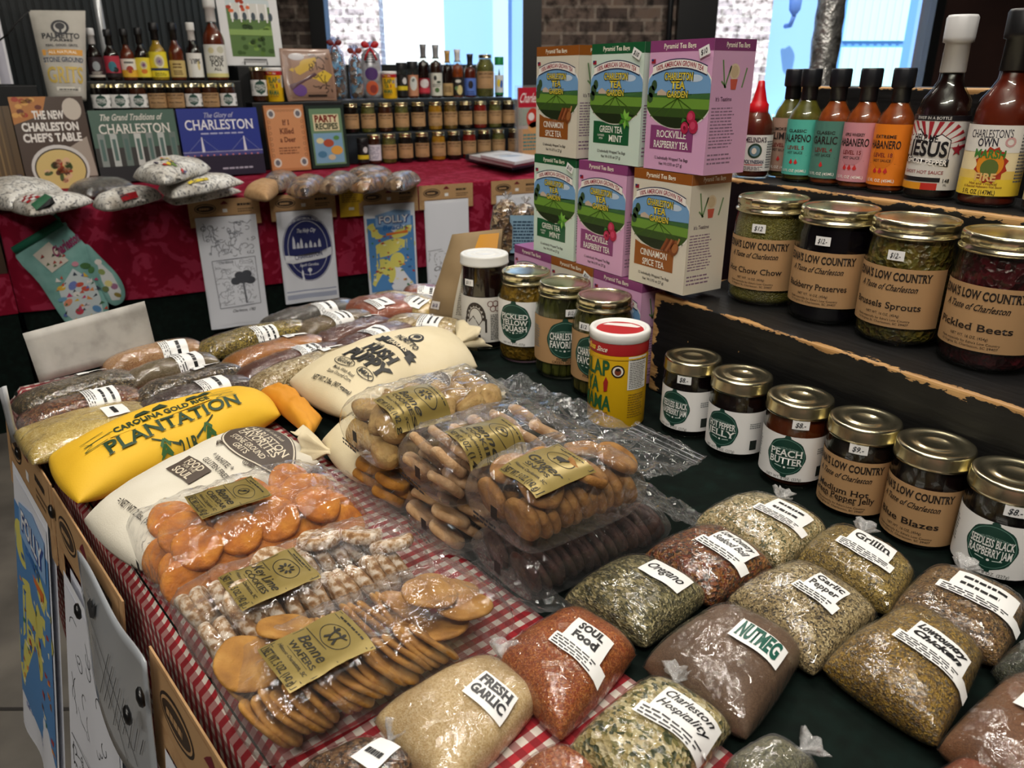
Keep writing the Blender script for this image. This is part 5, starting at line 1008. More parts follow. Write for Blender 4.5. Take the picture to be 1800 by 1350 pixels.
ck = stack(.180, .09, .046, .0185, .0112, 2, .25, 8)+[(.045, .03, .040, .5, .2, 0), (.075, .055, .042, .4, -.3, 1), (.150, .055, .040, -.3, .3, 0), (.165, .03, .039, .3, .4, 2), (.120, .07, .042, -.3, .2, 0)]
cookie_bag('lime', 'cookie_bag', 'clear bag of sugar dusted tan cookies between the orange rounds and the wafers', (.049, .456), EX, .190, .088, .048, .745, ck, 'sugar_cookie', 'sugar dusted tan cookie in the middle clear bag at the left table edge', 'sugar dusted cookies in their bag', ('leaf', 'Key Lime', 'COOKIES'), .085, (474, 1020), .0185, .0095, seed=6, sealtxt='EXP  05 2025', tail_w=1.05, sqmark=False)
ck = stack(.150, .09, .046, .0215, .0066, 2, .62, 11)+[(.140, .065, .022, .1, .35, 0), (.150, .03, .020, -.1, .3, 1), (.165, .055, .032, .1, .2, 0), (.172, .03, .030, -.15, .15, 0), (.155, .05, .038, .2, .1, 1), (.182, .06, .022, .1, .25, 1), (.02, .06, .041, .35, .2, 0), (.055, .075, .042, .2, .3, 1)]
cookie_bag('benne', 'cookie_bag', 'clear bag of thin brown sesame wafers nearest the camera on the gingham', (.058, .364), EX, .200, .086, .048, .745, ck, 'sesame_wafer', 'thin brown sesame wafer in the nearest clear bag on the gingham', 'sesame wafers in their bag', ('dance', 'Benne', 'WAFERS'), .06, (557, 1146), .0215, .0042, seed=9, tail_w=1.0, sqmark=False)
# stack of bags: three below, three above
SX = (.995, .05)
ck = stack(.170, .088, .044, .0195, .0085, 2, .35, 13)
cookie_bag('choc', 'cookie_bag', 'clear bag of dark chocolate cookies under the ginger snap bag', (.283, .412), SX, .165, .088, .046, .742, ck, 'chocolate_cookie', 'dark chocolate cookie in the bottom bag below the ginger snaps', 'chocolate cookies in their bag', None, .06, None, .0195, .006, seed=12, tail_w=1.25)
ck = stack(.146, .086, .044, .019, .017, 2, .9, 15, .006, .018)+stack(.140, .080, .044, .019, .024, 2, 1.1, 17, .01, .035)
cookie_bag('pink', 'cookie_bag', 'clear bag of pale pink cookies in the lower layer, left of the chocolate cookie bag', (.262, .504), SX, .15, .086, .046, .742, ck, 'pale_cookie', 'pale cookie in the lower bag beside the chocolate cookie bag', 'pale cookies in the lower bag', None, .05, None, .019, .008, seed=14)
ck = stack(.15, .086, .044, .018, .018, 2, .9, 16, .006, .018)+stack(.140, .080, .044, .018, .026, 2, 1.1, 18, .01, .034)
cookie_bag('amber', 'cookie_bag', 'clear bag of amber cookies in the lower layer under the cheese biscuit bag', (.246, .595), SX, .16, .088, .046, .742, ck, 'amber_cookie', 'amber brown cookie in the lower bag under the cheese biscuits', 'amber cookies in their bag', None, .04, None, .018, .009, seed=17, sqmark=False)
Z2 = .789
ck = stack(.128, .05, .054, .0195, .0098, 1, .22, 21)+[(x, y+.045, z, rx, ry, rz) for x, y, z, rx, ry, rz in stack(.125, .045, .050, .019, .0105, 1, .3, 22)]+[(.03, .022, .050, .5, .1, 0), (.055, .05, .052, .2, -.2, 0), (.075, .018, .052, .5, .15, 1), (.10, .05, .052, .1, .25, 1), (.115, .025, .050, .3, .3, 0), (.03, .06, .051, -.2, .1, 2)]
cookie_bag('ginger', 'cookie_bag', 'clear bag of round brown ginger snaps on top of the stack, nearest the spice bags', (.280, .410), SX, .130, .092, .060, Z2, ck, 'ginger_snap', 'round brown ginger snap in the top clear bag with gold label', 'ginger snaps in their bag', ('cow', 'Ginger', 'SNAPS'), .075, (962, 822), .0195, .008, seed=23, sealtxt='EXP  05 2025', taildz=.030, tail_w=1.0)
ck = stack(.146, .086, .056, .0195, .0175, 2, .9, 24, .008, .019)+stack(.140, .080, .056, .0195, .021, 2, .8, 25, .012, .041)
cookie_bag('pink', 'cookie_bag', 'clear bag of pale pinkish sugar cookies between the ginger snaps and cheese biscuits', (.260, .506), SX, .150, .088, .058, Z2, ck, 'pale_cookie', 'pale pinkish sugar cookie in the middle top bag of the stack', 'pale cookies in the upper bag', ('bell', 'Benne', 'COOKIES'), .075, (858, 768), .0195, .009, seed=26, taildz=.02)
ck = loose(.160, .088, .062, .0155, (5, 3, 2), .8, 27, t=.014)
cookie_bag('tan', 'cookie_bag', 'clear bag of chunky tan cheese biscuits leaning on the cream grits sack', (.240, .598), SX, .165, .090, .064, Z2, ck, 'cheese_biscuit', 'chunky tan cheese biscuit in the clear bag against the cream grits sack', 'cheese biscuits in their bag', ('leaf', 'Benne', 'COOKIES'), .07, (725, 704), .0165, .016, sq=.72, dome=.12, seed=29, taildz=.02)
# ------------------------------------------------------------------ towels and cards hanging from table edges
LINEN = mottled('white_linen', ['#d2d6e0', '#e2e5ee', '#edeff4'], 6, .85, .0006, .4, scale2=500)
def scrib(a, x0, y0, x1, y1, n, w, col, seed, loops=True):
    r = random.Random(seed)
    for k in range(n):
        x, y = r.uniform(x0, x1), r.uniform(y0, y1); q = r.uniform(0, 6); R = r.uniform(.004, .014)
        if loops and k % 2: a.ring(x, y, R*.8, R*.7, w, col, 1, 14, q, q+r.uniform(2.5, 6))
        else:
            pts = []
            for i in range(6): pts.append((max(x0, min(x1, x)), max(y0, min(y1, y)))); q += r.uniform(-.7, .7); x += .007*math.cos(q); y += .007*math.sin(q)
            a.line(pts, w, col, 1)
    return a
def art_seal():
    a = Art(.03); B = '#232a63'; cx, cy, R = 0, -.140, .093; a.ell(cx, cy, R, R*1.35, B, 1, 48); a.ring(cx, cy, R*.98, R*1.33, .002, '#d8dae2', 2, 48); a.ring(cx, cy, R*.80, R*1.10, .0018, '#d8dae2', 2, 48)
    a.text('CHARLESTON HISTORICAL SOCIETY OF THE', cx, cy+R*1.20, .009, '#d8dae2', .19, .02, 0, False, 0, 3, arc=R*1.2); a.text('The Holy City', cx, cy+R*.72, .014, '#d8dae2', .07, .02, .3, False, 0, 3)
    for x, h in ((-.05, .05), (-.035, .026), (-.022, .04), (-.005, .022), (.012, .03), (.028, .02), (.045, .034)): a.star([(cx+x-.006, cy+.002), (cx+x+.006, cy+.002), (cx+x+.004, cy+h*.7), (cx+x, cy+h), (cx+x-.004, cy+h*.7)], '#cfd2de', 3)
    a.star([(-.088, cy-.020), (-.06, cy-.026), (.06, cy-.014), (.088, cy-.002), (.088, cy-.030), (.06, cy-.042), (-.06, cy-.054), (-.088, cy-.046)], '#d8dae2', 4); a.text('CHARLESTON', cx, cy-.027, .016, B, .105, .02, 0, True, .1, 5); a.text('South Carolina', cx, cy-.062, .010, '#d8dae2', .07, .02, .3, False, 0, 3); a.ell(cx, cy-.083, .008, .008, '#d8dae2', 3, 14); a.line([(cx, cy-.09), (cx, cy-.104)], .003, '#d8dae2', 3)
    a.rect(-.095, -.302, .095, -.298, '#8a94b4', 1); a.rect(-.095, -.330, .095, -.312, '#a9b0c6', 1); return a
def art_tree():
    a = Art(.03); K = '#6b6f7c'; scrib(a, -.085, -.14, .085, -.02, 70, .0020, K, 3); scrib(a, -.06, -.32, .075, -.16, 90, .0016, '#8b8f9a', 5)
    for p in (((-.068, -.155), (.082, -.150)), ((-.068, -.155), (-.062, -.33)), ((.082, -.15), (.082, -.325)), ((-.062, -.33), (.082, -.325))): a.line(p, .0022, K, 1)
    for x, y, r in ((.03, -.225, .026), (.005, -.235, .018), (.055, -.235, .018), (.02, -.215, .018), (.045, -.212, .018)): a.ell(x, y, r, r*.8, '#474a52', 2, 16)
    a.line([(.03, -.24), (.033, -.32)], .006, '#5f626a', 2); a.text('Old South', -.02, -.163, .009, K, .05, .01, .3); a.text('Charleston, 1783', .02, -.345, .010, '#3c3f48', .08, .02, .3); return a
def art_folly(seed=1):
    a = Art(.03); a.star([(-.095, -.05), (.095, -.05), (.095, -.34), (-.095, -.34)], '#4f86c0', 1); r = random.Random(seed)
    for x, y, w, h in ((-.06, -.10, .04, .03), (.05, -.11, .05, .018), (-.02, -.17, .08, .03), (-.045, -.27, .055, .06), (.02, -.22, .03, .03), (.07, -.16, .03, .02), (-.07, -.21, .02, .04)): a.ell(x, y, w, h, '#d8d06a', 2, 18, r.uniform(-.5, .5))
    for k in range(60): x, y = r.uniform(-.085, .085), r.uniform(-.33, -.09); a.star([(x, y), (x+r.uniform(.004, .016), y+r.uniform(-.003, .004)), (x+r.uniform(.003, .012), y+r.uniform(.004, .010)), (x-.002, y+.006)], r.choice(['#3f7a5a', '#a83a34', '#d98a3a', '#2f5f9a', '#e6e2c0', '#7a4a2a', '#e0d060']), 3)
    a.star([(-.06, -.085), (.085, -.085), (.085, -.03), (.02, -.022), (-.06, -.04)], '#8ab0dc', 4); a.text('FOLLY', .014, -.060, .026, '#2f4a90', .125, .08, 0, False, 0, 5); a.text('FOLLY', .012, -.058, .026, '#eef0f4', .12, .02, 0, False, 0, 6); a.text('Beach', .010, -.090, .018, '#2f6fb8', .085, .03, .2, False, 0, 5); a.star([(-.02, -.112), (.07, -.104), (.07, -.116), (-.02, -.122)], '#d8702a', 4); a.text('THE EDGE OF AMERICA', -.02, -.348, .007, '#3a5aa0', .10, .02); return a
def art_lower(seed=2):
    a = Art(.03); a.line([(-.09, -.20), (.09, -.19)], .0015, '#3a3d46', 1); scrib(a, -.085, -.26, .085, -.205, 30, .0014, '#2c2e34', seed); a.text('Charleston', 0, -.275, .018, '#24262c', .13, .01, .4); scrib(a, -.08, -.35, .08, -.30, 26, .0014, '#2c2e34', seed+3); return a
def art_beach():
    a = Art(.03); a.ell(-.03, -.08, .03, .02, '#d99a8a', 1, 16); a.ell(.02, -.10, .02, .014, '#e0b060', 1, 14); a.star([(-.09, -.16), (.09, -.15), (.09, -.22), (-.09, -.23)], '#6aa6c8', 1); scrib(a, -.08, -.15, .08, -.05, 16, .0014, '#b06a5a', 8); return a
def towel_card(label, top, ex, art, group, wk=.245, hk=.062, tw=.200, th=.36, fold=0, drop=.060, out=.0, lean=.0):
    top = Vector(top); ex = Vector(ex).normalized(); ey = Vector((0, 0, 1)); n = ex.cross(ey); ey = (ey*math.cos(lean)-n*math.sin(lean)).normalized(); n = ex.cross(ey); t = thing('towel_card', label, 'tea towel', tuple(top), 0, group)
    rot = Matrix((ex, ey, n)).transposed()                    # local x right, y up, z out
    t.rotation_euler = rot.to_euler()
    mb = MB(); mb.box(-wk/2, wk/2, -hk, 0, 0, .0016); mb.box(-wk/2, -wk/2+.022, -hk-.035, -hk, 0, .0016); mb.box(wk/2-.022, wk/2, -hk-.035, -hk, 0, .0016); mb.build('cardboard_hanger', KRAFTM, t)
    a = Art(.03); a.rect(-wk*.46, -.056, wk*.46, -.004, KRAFT, 0); a.ell(-wk*.27, -.030, .036, .017, '#2c2018', 1, 24); a.ell(-wk*.27, -.030, .033, .014, KRAFT, 2, 24); a.ell(-wk*.27, -.030, .030, .011, '#3a2a1c', 3, 24); a.bars(-wk*.27-.020, -.034, -wk*.27+.020, -.026, 1, KRAFT, 4, 5, .8)
    a.star([(-.014, -.018), (.014, -.018), (.008, -.012), (0, -.006), (-.008, -.012)], '#6a1020', 2); a.rect(-.008, -.046, .008, -.034, '#ecebe8', 2); a.bars(wk*.18, -.026, wk*.42, -.016, 1, '#2c2018', 2, 6, .8); a.bars(wk*.18, -.048, wk*.42, -.032, 2, '#6a5238', 1, 4)
    link('hanger_print', a.mesh('hanger_print', lambda x, y, f: (x, y, .0016+f), .0004), t)
    def cl(u, v, z=.0025): return ((u-.5)*tw, -drop-th*v, z+.003*math.sin(u*9+fold)*v+.010*v*v*.4+out*v)
    mb = MB(); mb.grid(lambda u, v: cl(u, v), 16, 24, 0, True, True); mb.grid(lambda u, v: cl(u, v, -.004), 16, 24); o = mb.build('towel', LINEN, t)
    if art: art.rect(-tw*.47, -th*.97, tw*.47, -.012, '#e2e5ee', 0); art.it.insert(0, art.it.pop()); link('towel_print', art.mesh('towel_print', lambda x, y, f: tuple(Vector(cl(x/tw+.5, max(0, -y/th)))+Vector((0, 0, f))), .0008, .0003), t)
    return t
G6 = 'tea towels on kraft cards along the front of the red back table'
for x0, x1, a, lab, th_, ph in ((.525, .765, art_tree(), 'white tea towel with grey tree sketch, leftmost of the hanging towels', .405, 0), (.800, 1.040, art_seal(), 'white tea towel with navy oval seal, second of the hanging towels', .345, 1), (1.128, 1.368, art_folly(), 'tea towel with bright blue and yellow beach map on the back table', .35, 2), (1.372, 1.605, art_lower(), 'plain white tea towel with black sketch at its foot, behind the kraft pouch', .345, 3), (1.688, 1.925, art_beach(), 'white tea towel with pale beach print, rightmost on the red cloth', .30, 4)):
    xc = (x0+x1)/2; towel_card(lab, (xc, YB(xc)-.034, .742), (1, -.094, 0), a, G6, x1-x0, .058, .206 if xc < 1.4 else .19, th_, ph)
nT = (-T_.x, -T_.y, 0); OUTV = Vector((-S_.x, -S_.y))
def lp(a, off): p = E0+T_*a+OUTV*off; return (p.x, p.y)
G7 = 'tea towel cards pinned along the left edge of the near table'
towel_card('tea towel with beach map print at the far end of the gingham table side', (*lp(1.005, .003), .737), nT, art_folly(7), G7, .255, .062, .200, .40, 1, .058, .01, .13)
towel_card('white tea towel with black line drawing hanging next to the beach map towel', (*lp(.745, .003), .737), nT, scrib(art_lower(9), -.08, -.16, .08, -.03, 18, .0012, '#2c2e34', 31), G7, .250, .062, .200, .38, 2, .085, .01, .12)
towel_card('kraft carded tea towel nearest the camera on the gingham side', (*lp(.425, .003), .735), nT, art_lower(4), G7, .255, .075, .2, .36, 3, .075, .005, .11)
# grey pouch with line drawing clipped over the cards
def gp(u, v): 
    p = lp(.725-.20*u, .013+.012*math.sin(u*3)*v+.01*v); return (p[0], p[1], .738-.115*v-.02*u*v+.006*math.sin(u*8))
t = thing('print_sleeve', 'shiny grey sleeved print with black ship sketch clipped to the gingham edge', 'print', (*lp(.62, .046), .7)); inv = Matrix.Translation(t.location).inverted()
mb = MB(); mb.grid(gp, 18, 12); o = mb.build('sleeve', M('#a3a8ae', .22, 0, .8), t); o.data.transform(inv); o.modifiers.new('s', 'SOLIDIFY').thickness = .0012
a = Art(.01); K = '#24262a'
for k in range(9): a.line([(-.02+k*.012, -.035+.003*(k % 3)), (.005+k*.010, .02-k*.004)], .0011, K, 1)
a.star([(-.06, .02), (-.045, .034), (-.04, .028), (-.03, .04), (-.035, .022), (-.05, .012)], K, 1); a.text('A Toast', -.075, .020, .007, K, .022, .02); a.line([(-.05, .012), (.07, -.042)], .001, K, 1); a.line([(-.045, .0), (.05, -.048)], .001, K, 1)
o = link('print', a.mesh('sketch_print', lambda x, y, f: tuple(Vector(gp(max(0, min(1, .5+x/.2)), max(0, min(1, .5-y/.115))))+Vector((-f-.0015, 0, f))), .001, .0003), t); o.data.transform(inv)
for k, (aa, z) in enumerate(((1.04, .715), (.865, .713), (.71, .685), (.54, .693), (.52, .72))):
    p = lp(aa, (.008, .008, .024, .028, .020)[k]); mb = MB(); mb.lathe([(.0, .0), (.007, .001), (.008, .003), (.006, .005), (0, .006)], 16, 0, None, (0, 0, 0), True, Matrix.Rotation(-pi/2, 4, 'Y')); o = mb.build('push_pin', M('#0d0d0e', .3)); o.location = (p[0], p[1], z)
    tag(o, ['black round pin on the farthest kraft card of the gingham side', 'black round pin at the joint of the first two kraft cards', 'black round pin on the near side of the second kraft card', 'black round pin at the corner of the grey print sleeve', 'black round pin above the nearest kraft card'][k], 'pin')
# blank white card standing at the far end
A_, B_, C_, D_ = UY(70, 672, 1.165), UY(276, 618, 1.195), UY(254, 529, 1.215), UY(40, 586, 1.185); A_.z = max(A_.z, .745); B_.z = max(B_.z, .745)
mb = MB(); mb.grid(lambda u, v: tuple((A_*(1-u)+B_*u)*(1-v)+(D_*(1-u)+C_*u)*v), 8, 6); o = mb.build('blank_card', mottled('scuffed_white_card', ['#8f8c86', '#a9a6a0', '#b3b0aa'], 30, .6, .0004, .2)); o.modifiers.new('s', 'SOLIDIFY').thickness = .004
tag(o, 'blank scuffed white card standing at the far left corner of the near table', 'card')
A_, B_, C_, D_ = [UPl(px, py, (E0.x, E0.y, 0), (.991, .136, 0)) for px, py in ((40, 775), (48, 772), (28, 675), (17, 680))]
mb = MB(); mb.grid(lambda u, v: tuple((A_*(1-u)+B_*u)*(1-v)+(D_*(1-u)+C_*u)*v+Vector((-.012, 0, 0))), 3, 3); o = mb.build('white_clip_card', M('#c3c6ca', .4)); o.modifiers.new('s', 'SOLIDIFY').thickness = .003
tag(o, 'narrow white plastic card sticking up at the left table edge by the herb tubes', 'card')
# ------------------------------------------------------------------ back table goods
TEAL = mottled('dark_teal_panel', ['#0c1417', '#121c20', '#18262b'], 3, .5, .001, .1); SLATE = mottled('slate_blue_board', ['#161c22', '#1e262d', '#27303a'], 14, .5, .001, .2); BLKW = mottled('black_board', ['#0b0d0f', '#121416', '#191b1d'], 12, .5, .001, .2)
mb = MB(); n = 66
for k in range(n):
    x = -.9+2.05*k/n; mb.box(x, x+2.05/n*.62, 4.22, 4.25, 0, 2.6); mb.box(x+2.05/n*.6, x+2.05/n*1.02, 4.232, 4.25, 0, 2.6)
o = mb.build('corrugated_panel', TEAL); tag(o, 'dark teal corrugated panel standing behind the grits bag and bottles', 'panel')
mb = MB(); mb.box(1.17, 1.30, 4.2, 4.3, 0, 2.6); o = mb.build('post', BLK); tag(o, 'black post between the corrugated panel and the dark brick', 'post')
mb = MB(); a_, b_ = UY(170, 0, 3.98), UY(179, 52, 3.98); d_ = (b_-a_)/(a_.z-b_.z); mb.tube([tuple(a_-d_*.4), tuple(b_+d_*(b_.z-.735))], .017, 10); o = mb.build('pole', M('#c9ccce', .3, .4)); tag(o, 'slim white pole behind the grits bag on the back table', 'pole')
def stand(name, label, boxes, mat, cat='display stand'):
    t = thing(name, label, cat, (boxes[0][1], boxes[0][3], .752))
    for nm, x0, x1, y0, y1, z0, z1 in boxes:
        mb = MB(); mb.box(x0, x1, y0, y1, z0, z1, 0, Matrix.Translation((-t.location.x, -t.location.y, -t.location.z))); bevel(mb.build(nm, mat, t), .003, 2)
    return t
ZT = .7455
stand('jar_riser', 'black two tier riser under the left hand jars and sauce bottles', [('lower_tier', .33, .97, 3.58, 3.67, ZT, 1.009), ('upper_tier', .33, .97, 3.671, 3.80, ZT, 1.124)], BLKW)
stand('frame_riser', 'black riser under the framed garden print', [('lower_tier', 1.0, 1.415, 3.64, 3.748, ZT, 1.034), ('upper_tier', .985, 1.30, 3.75, 3.93, ZT, 1.184)], BLKW)
stand('tiered_shelf', 'slate blue tiered shelf holding rows of kraft labelled jars', [('middle_tier', 1.425, 2.46, 3.665, 3.765, ZT, .884), ('top_tier', 1.425, 2.46, 3.767, 3.92, ZT, 1.004), ('top_board', 1.43, 2.44, 3.758, 3.93, 1.0045, 1.036)], SLATE)
o = stand('frame_riser', 'black block at the far left holding the black and white framed prints', [('block', -.10, .19, 3.60, 3.95, ZT, 1.11)], BLKW)
# rows of jars
G8 = 'small gold lidded jars in the row under the left sauce bottles'; ordn = ['first', 'second', 'third', 'fourth', 'fifth', 'sixth', 'seventh', 'eighth', 'ninth', 'tenth', 'eleventh', 'twelfth']
for i, (px, k, c) in enumerate(((177, 'w', 'jam'), (210, 'w', 'jam'), (243, 'w', 'brown'), (276, 'k', 'dark'), (308, 'k', 'dark'), (340, 'w', 'brown'), (370, 'k', 'brown'), (401, 'w', 'brown'))):
    x = UY(px, 170, 3.622)[0]; jar('jam_jar', (x, 3.624, 1.0095), camface(x, 3.624, 0), .034, .105, .0335, c, fav(['PEACH', 'BUTTER'], PAL, w=.105, h=.05) if k == 'w' else ed('Blue Blazes', .105, .056), 'goldb', ('white' if k == 'w' else 'kraft')+' labelled jar, '+ordn[i]+' in the row below the left sauce bottles', group=G8, lidm='twist', neck=.0315, labz=.040)
G9 = 'kraft labelled pint jars on the tiered shelf'
row2 = [(617, 'dark'), (647, 'green'), (677, 'brown'), (706, 'green'), (735, 'dark'), (765, 'amber'), (792, 'pickle'), (818, 'dark'), (844, 'red'), (870, 'green'), (894, 'dark')]
row1 = [(684, 'green'), (713, 'dark'), (742, 'dark'), (771, 'amber'), (798, 'dark'), (825, 'red'), (851, 'dark'), (876, 'green'), (904.5, 'brown'), (931, 'green')]
CN = dict(dark='near black preserves', green='green relish', brown='brown preserves', amber='golden preserves', red='red relish', pickle='golden pickles')
for i, (px, c) in enumerate(row2):
    x = UY(px, 205, 3.712)[0]; jar('pint_jar', (x, 3.712, .8845), camface(x, 3.712, .1), .0355, .137, .034, c, ed('', .10, .066), 'pintb', 'jar of '+CN[c]+', '+ordn[i]+' from left in the upper shelf row', group=G9, neck=.0325, labz=.056, lid=GOLDB)
for i, (px, c) in enumerate(row1):
    x = UY(px, 260, 3.612)[0]; jar('pint_jar', (x, 3.612, ZT), camface(x, 3.612, .1), .0355, .137, .034, c, ed('', .10, .066) if i < 9 else fav(['OKRA'], KRAFT, w=.10, h=.06), 'pintb', 'jar of '+CN[c]+', '+ordn[i]+' from left in the lower shelf row', group=G9, neck=.0325, labz=.056, lid=GOLDB)
x = UY(658, 260, 3.60)[0]; jar('pint_jar', (x, 3.60, ZT), camface(x, 3.6, 0), .0315, .137, .0325, 'brown', (lambda a: (a.rect(-.045, -.036, .045, .036, '#d9d9e2', 0), a.bars(-.03, -.03, .03, .03, 12, '#6a6a8a', 1, 3), a)[-1])(Art(.006)), 'pintc', 'white labelled jar of brown preserves at the left end of the lower jar row', neck=.030, labz=.056, lid=GOLDB)
x = UY(455, 150, 3.70)[0]; jar('jam_jar', (x, 3.70, 1.0345), camface(x, 3.7, .2), .034, .145, .035, 'brown', fav(['PEACH', 'BUTTER'], PAL, w=.105, h=.065), 'goldc', 'white labelled brown jar standing under the framed garden print', lidm='twist', neck=.033, labz=.06)
x = UY(483, 150, 3.69)[0]; t = spice_can((x, 3.69, 1.0345), camface(x, 3.69, -.1), 'yellow and red Cajun seasoning can under the framed garden print'); t.scale = (.98, .98, 1.18)
x = UY(685, 150, 3.80)[0]; t = spice_can((x, 3.80, 1.0365), camface(x, 3.8, -.2), 'yellow and red Cajun seasoning can on the top board of the tiered shelf'); t.scale = (1.0, 1.0, 1.06)
# bottles
def simple_label(bg, w, h, marks=(), seed=1, txt=None, tc='#2a2a2a'):
    a = Art(.008); a.rect(-w/2, 0, w/2, h, bg, 0); r = random.Random(seed)
    for m in marks:
        if m[0] == 'e': a.ell(m[1], m[2]*h, m[3], m[4], m[5], 1, 16)
        elif m[0] == 'r': a.rect(-w/2, m[1]*h, w/2, m[2]*h, m[3], 1)
        elif m[0] == 'b': a.bars(-w*.24, m[1]*h, w*.24, m[2]*h, m[4] if len(m) > 4 else 3, m[3], 1, seed, .5)
    for t_ in (txt or []): a.text(t_[0], 0, t_[1]*h, t_[2], t_[3], t_[4], .03, 0, False, 0, 2)
    return a
LB = [simple_label('#3a2a2e', .085, .075, [('e', .0, .55, .014, .018, '#9aa0a4'), ('r', 0, .12, '#c8c0b8'), ('b', .15, .3, '#d8d0c8')], 1), simple_label('#b8394a', .085, .08, [('e', -.004, .5, .016, .02, '#3f7a8a'), ('e', .006, .35, .012, .01, '#26221f'), ('r', 0, .2, '#2a2224')], 2), simple_label('#e6e0d4', .08, .07, [('r', 0, .4, '#e2b23c'), ('e', 0, .42, .014, .014, '#a8402a'), ('b', .75, .95, '#3a3a3a', 1)], 3), simple_label('#e8d444', .08, .075, [('e', 0, .62, .014, .016, '#d8cfa0'), ('e', 0, .62, .009, .011, '#7a4a7a'), ('e', 0, .3, .012, .009, '#d87a2a')], 4),
      simple_label('#ead83a', .098, .098, [('e', 0, .62, .02, .026, '#e4dcb0'), ('e', 0, .62, .013, .017, '#6a4a8a'), ('r', .26, .36, '#26345a'), ('b', .05, .2, '#7a6a1a')], 5), simple_label('#c8b072', .09, .066, [('b', .55, .9, '#5a3a1a', 2), ('b', .15, .45, '#5a3a1a', 3)], 6), simple_label('#e9e8e4', .09, .095, [('e', .012, .5, .006, .02, '#d8c890')], 7, [('TIPS', .66, .018, '#26262a', .042)]), simple_label('#e4e4dc', .13, .13, [('e', -.02, .82, .012, .012, '#d8d0a0'), ('e', .02, .84, .016, .014, '#c9c8b0'), ('r', 0, .12, '#dcd490')], 8, [('STONE', .58, .018, '#33352c', .06), ('FOX', .42, .022, '#33352c', .05), ('ALL', .25, .012, '#33352c', .03)])]
G10 = 'sauce bottles on the left riser'
for i, (px, base, topy, R, liq, capc, lab) in enumerate(((173, 143, 50, .030, 'd', '#d8d8d8', 'dark sauce bottle with white cap, leftmost on the left riser'), (203, 143, 52, .029, 'd', '#101012', 'black capped sauce bottle with red and blue label on the left riser'), (231, 143, 51, .028, 's', '#101012', 'black capped sauce bottle with white and yellow strawberry like label'), (256, 143, 49, .028, 'd', '#101012', 'black capped sauce bottle with yellow label, fourth on the left riser'),
        (284, 143, 40, .034, 'y', '#101012', 'yellow mustard sauce bottle with black cap and yellow label'), (316, 143, 40, .031, 's', '#101012', 'brown sauce bottle with tan label, third from right on the left riser'), (347, 143, 40, .031, 'd', '#dcdcd8', 'white capped sauce bottle with white label next to the tallest bottle'), (384, 140, -6, .045, 's', '#dcdcd8', 'tallest sauce bottle with white sealed neck on the left riser'))):
    p0 = UY(px, base, 3.735); H = UY(px, topy, 3.735)[2]-1.1245
    bottle('sauce_bottle', (p0[0], 3.735, 1.1245), camface(p0[0], 3.735, .1), R, H, WOOZ, H*.7, wcap(capc), SAUCE[liq], lab, LB[i], .014, 'sb%d' % i, G10, ks=24)
G11 = 'bottles and shakers along the top board of the tiered shelf'
SHORT = [(.94, 0), (1, .02), (1, .80), (.98, .84)]; SHC = lambda c: (c, [(1.02, .80), (1.03, .81), (1.03, .985), (.98, 1.0)])
BBQ = [(.94, 0), (1, .02), (1, .58), (.92, .66), (.6, .75), (.42, .80), (.40, .9)]; BQC = lambda c: (c, [(.60, .745), (.46, .79), (.46, .83), (.50, .92), (.58, 1.0)])
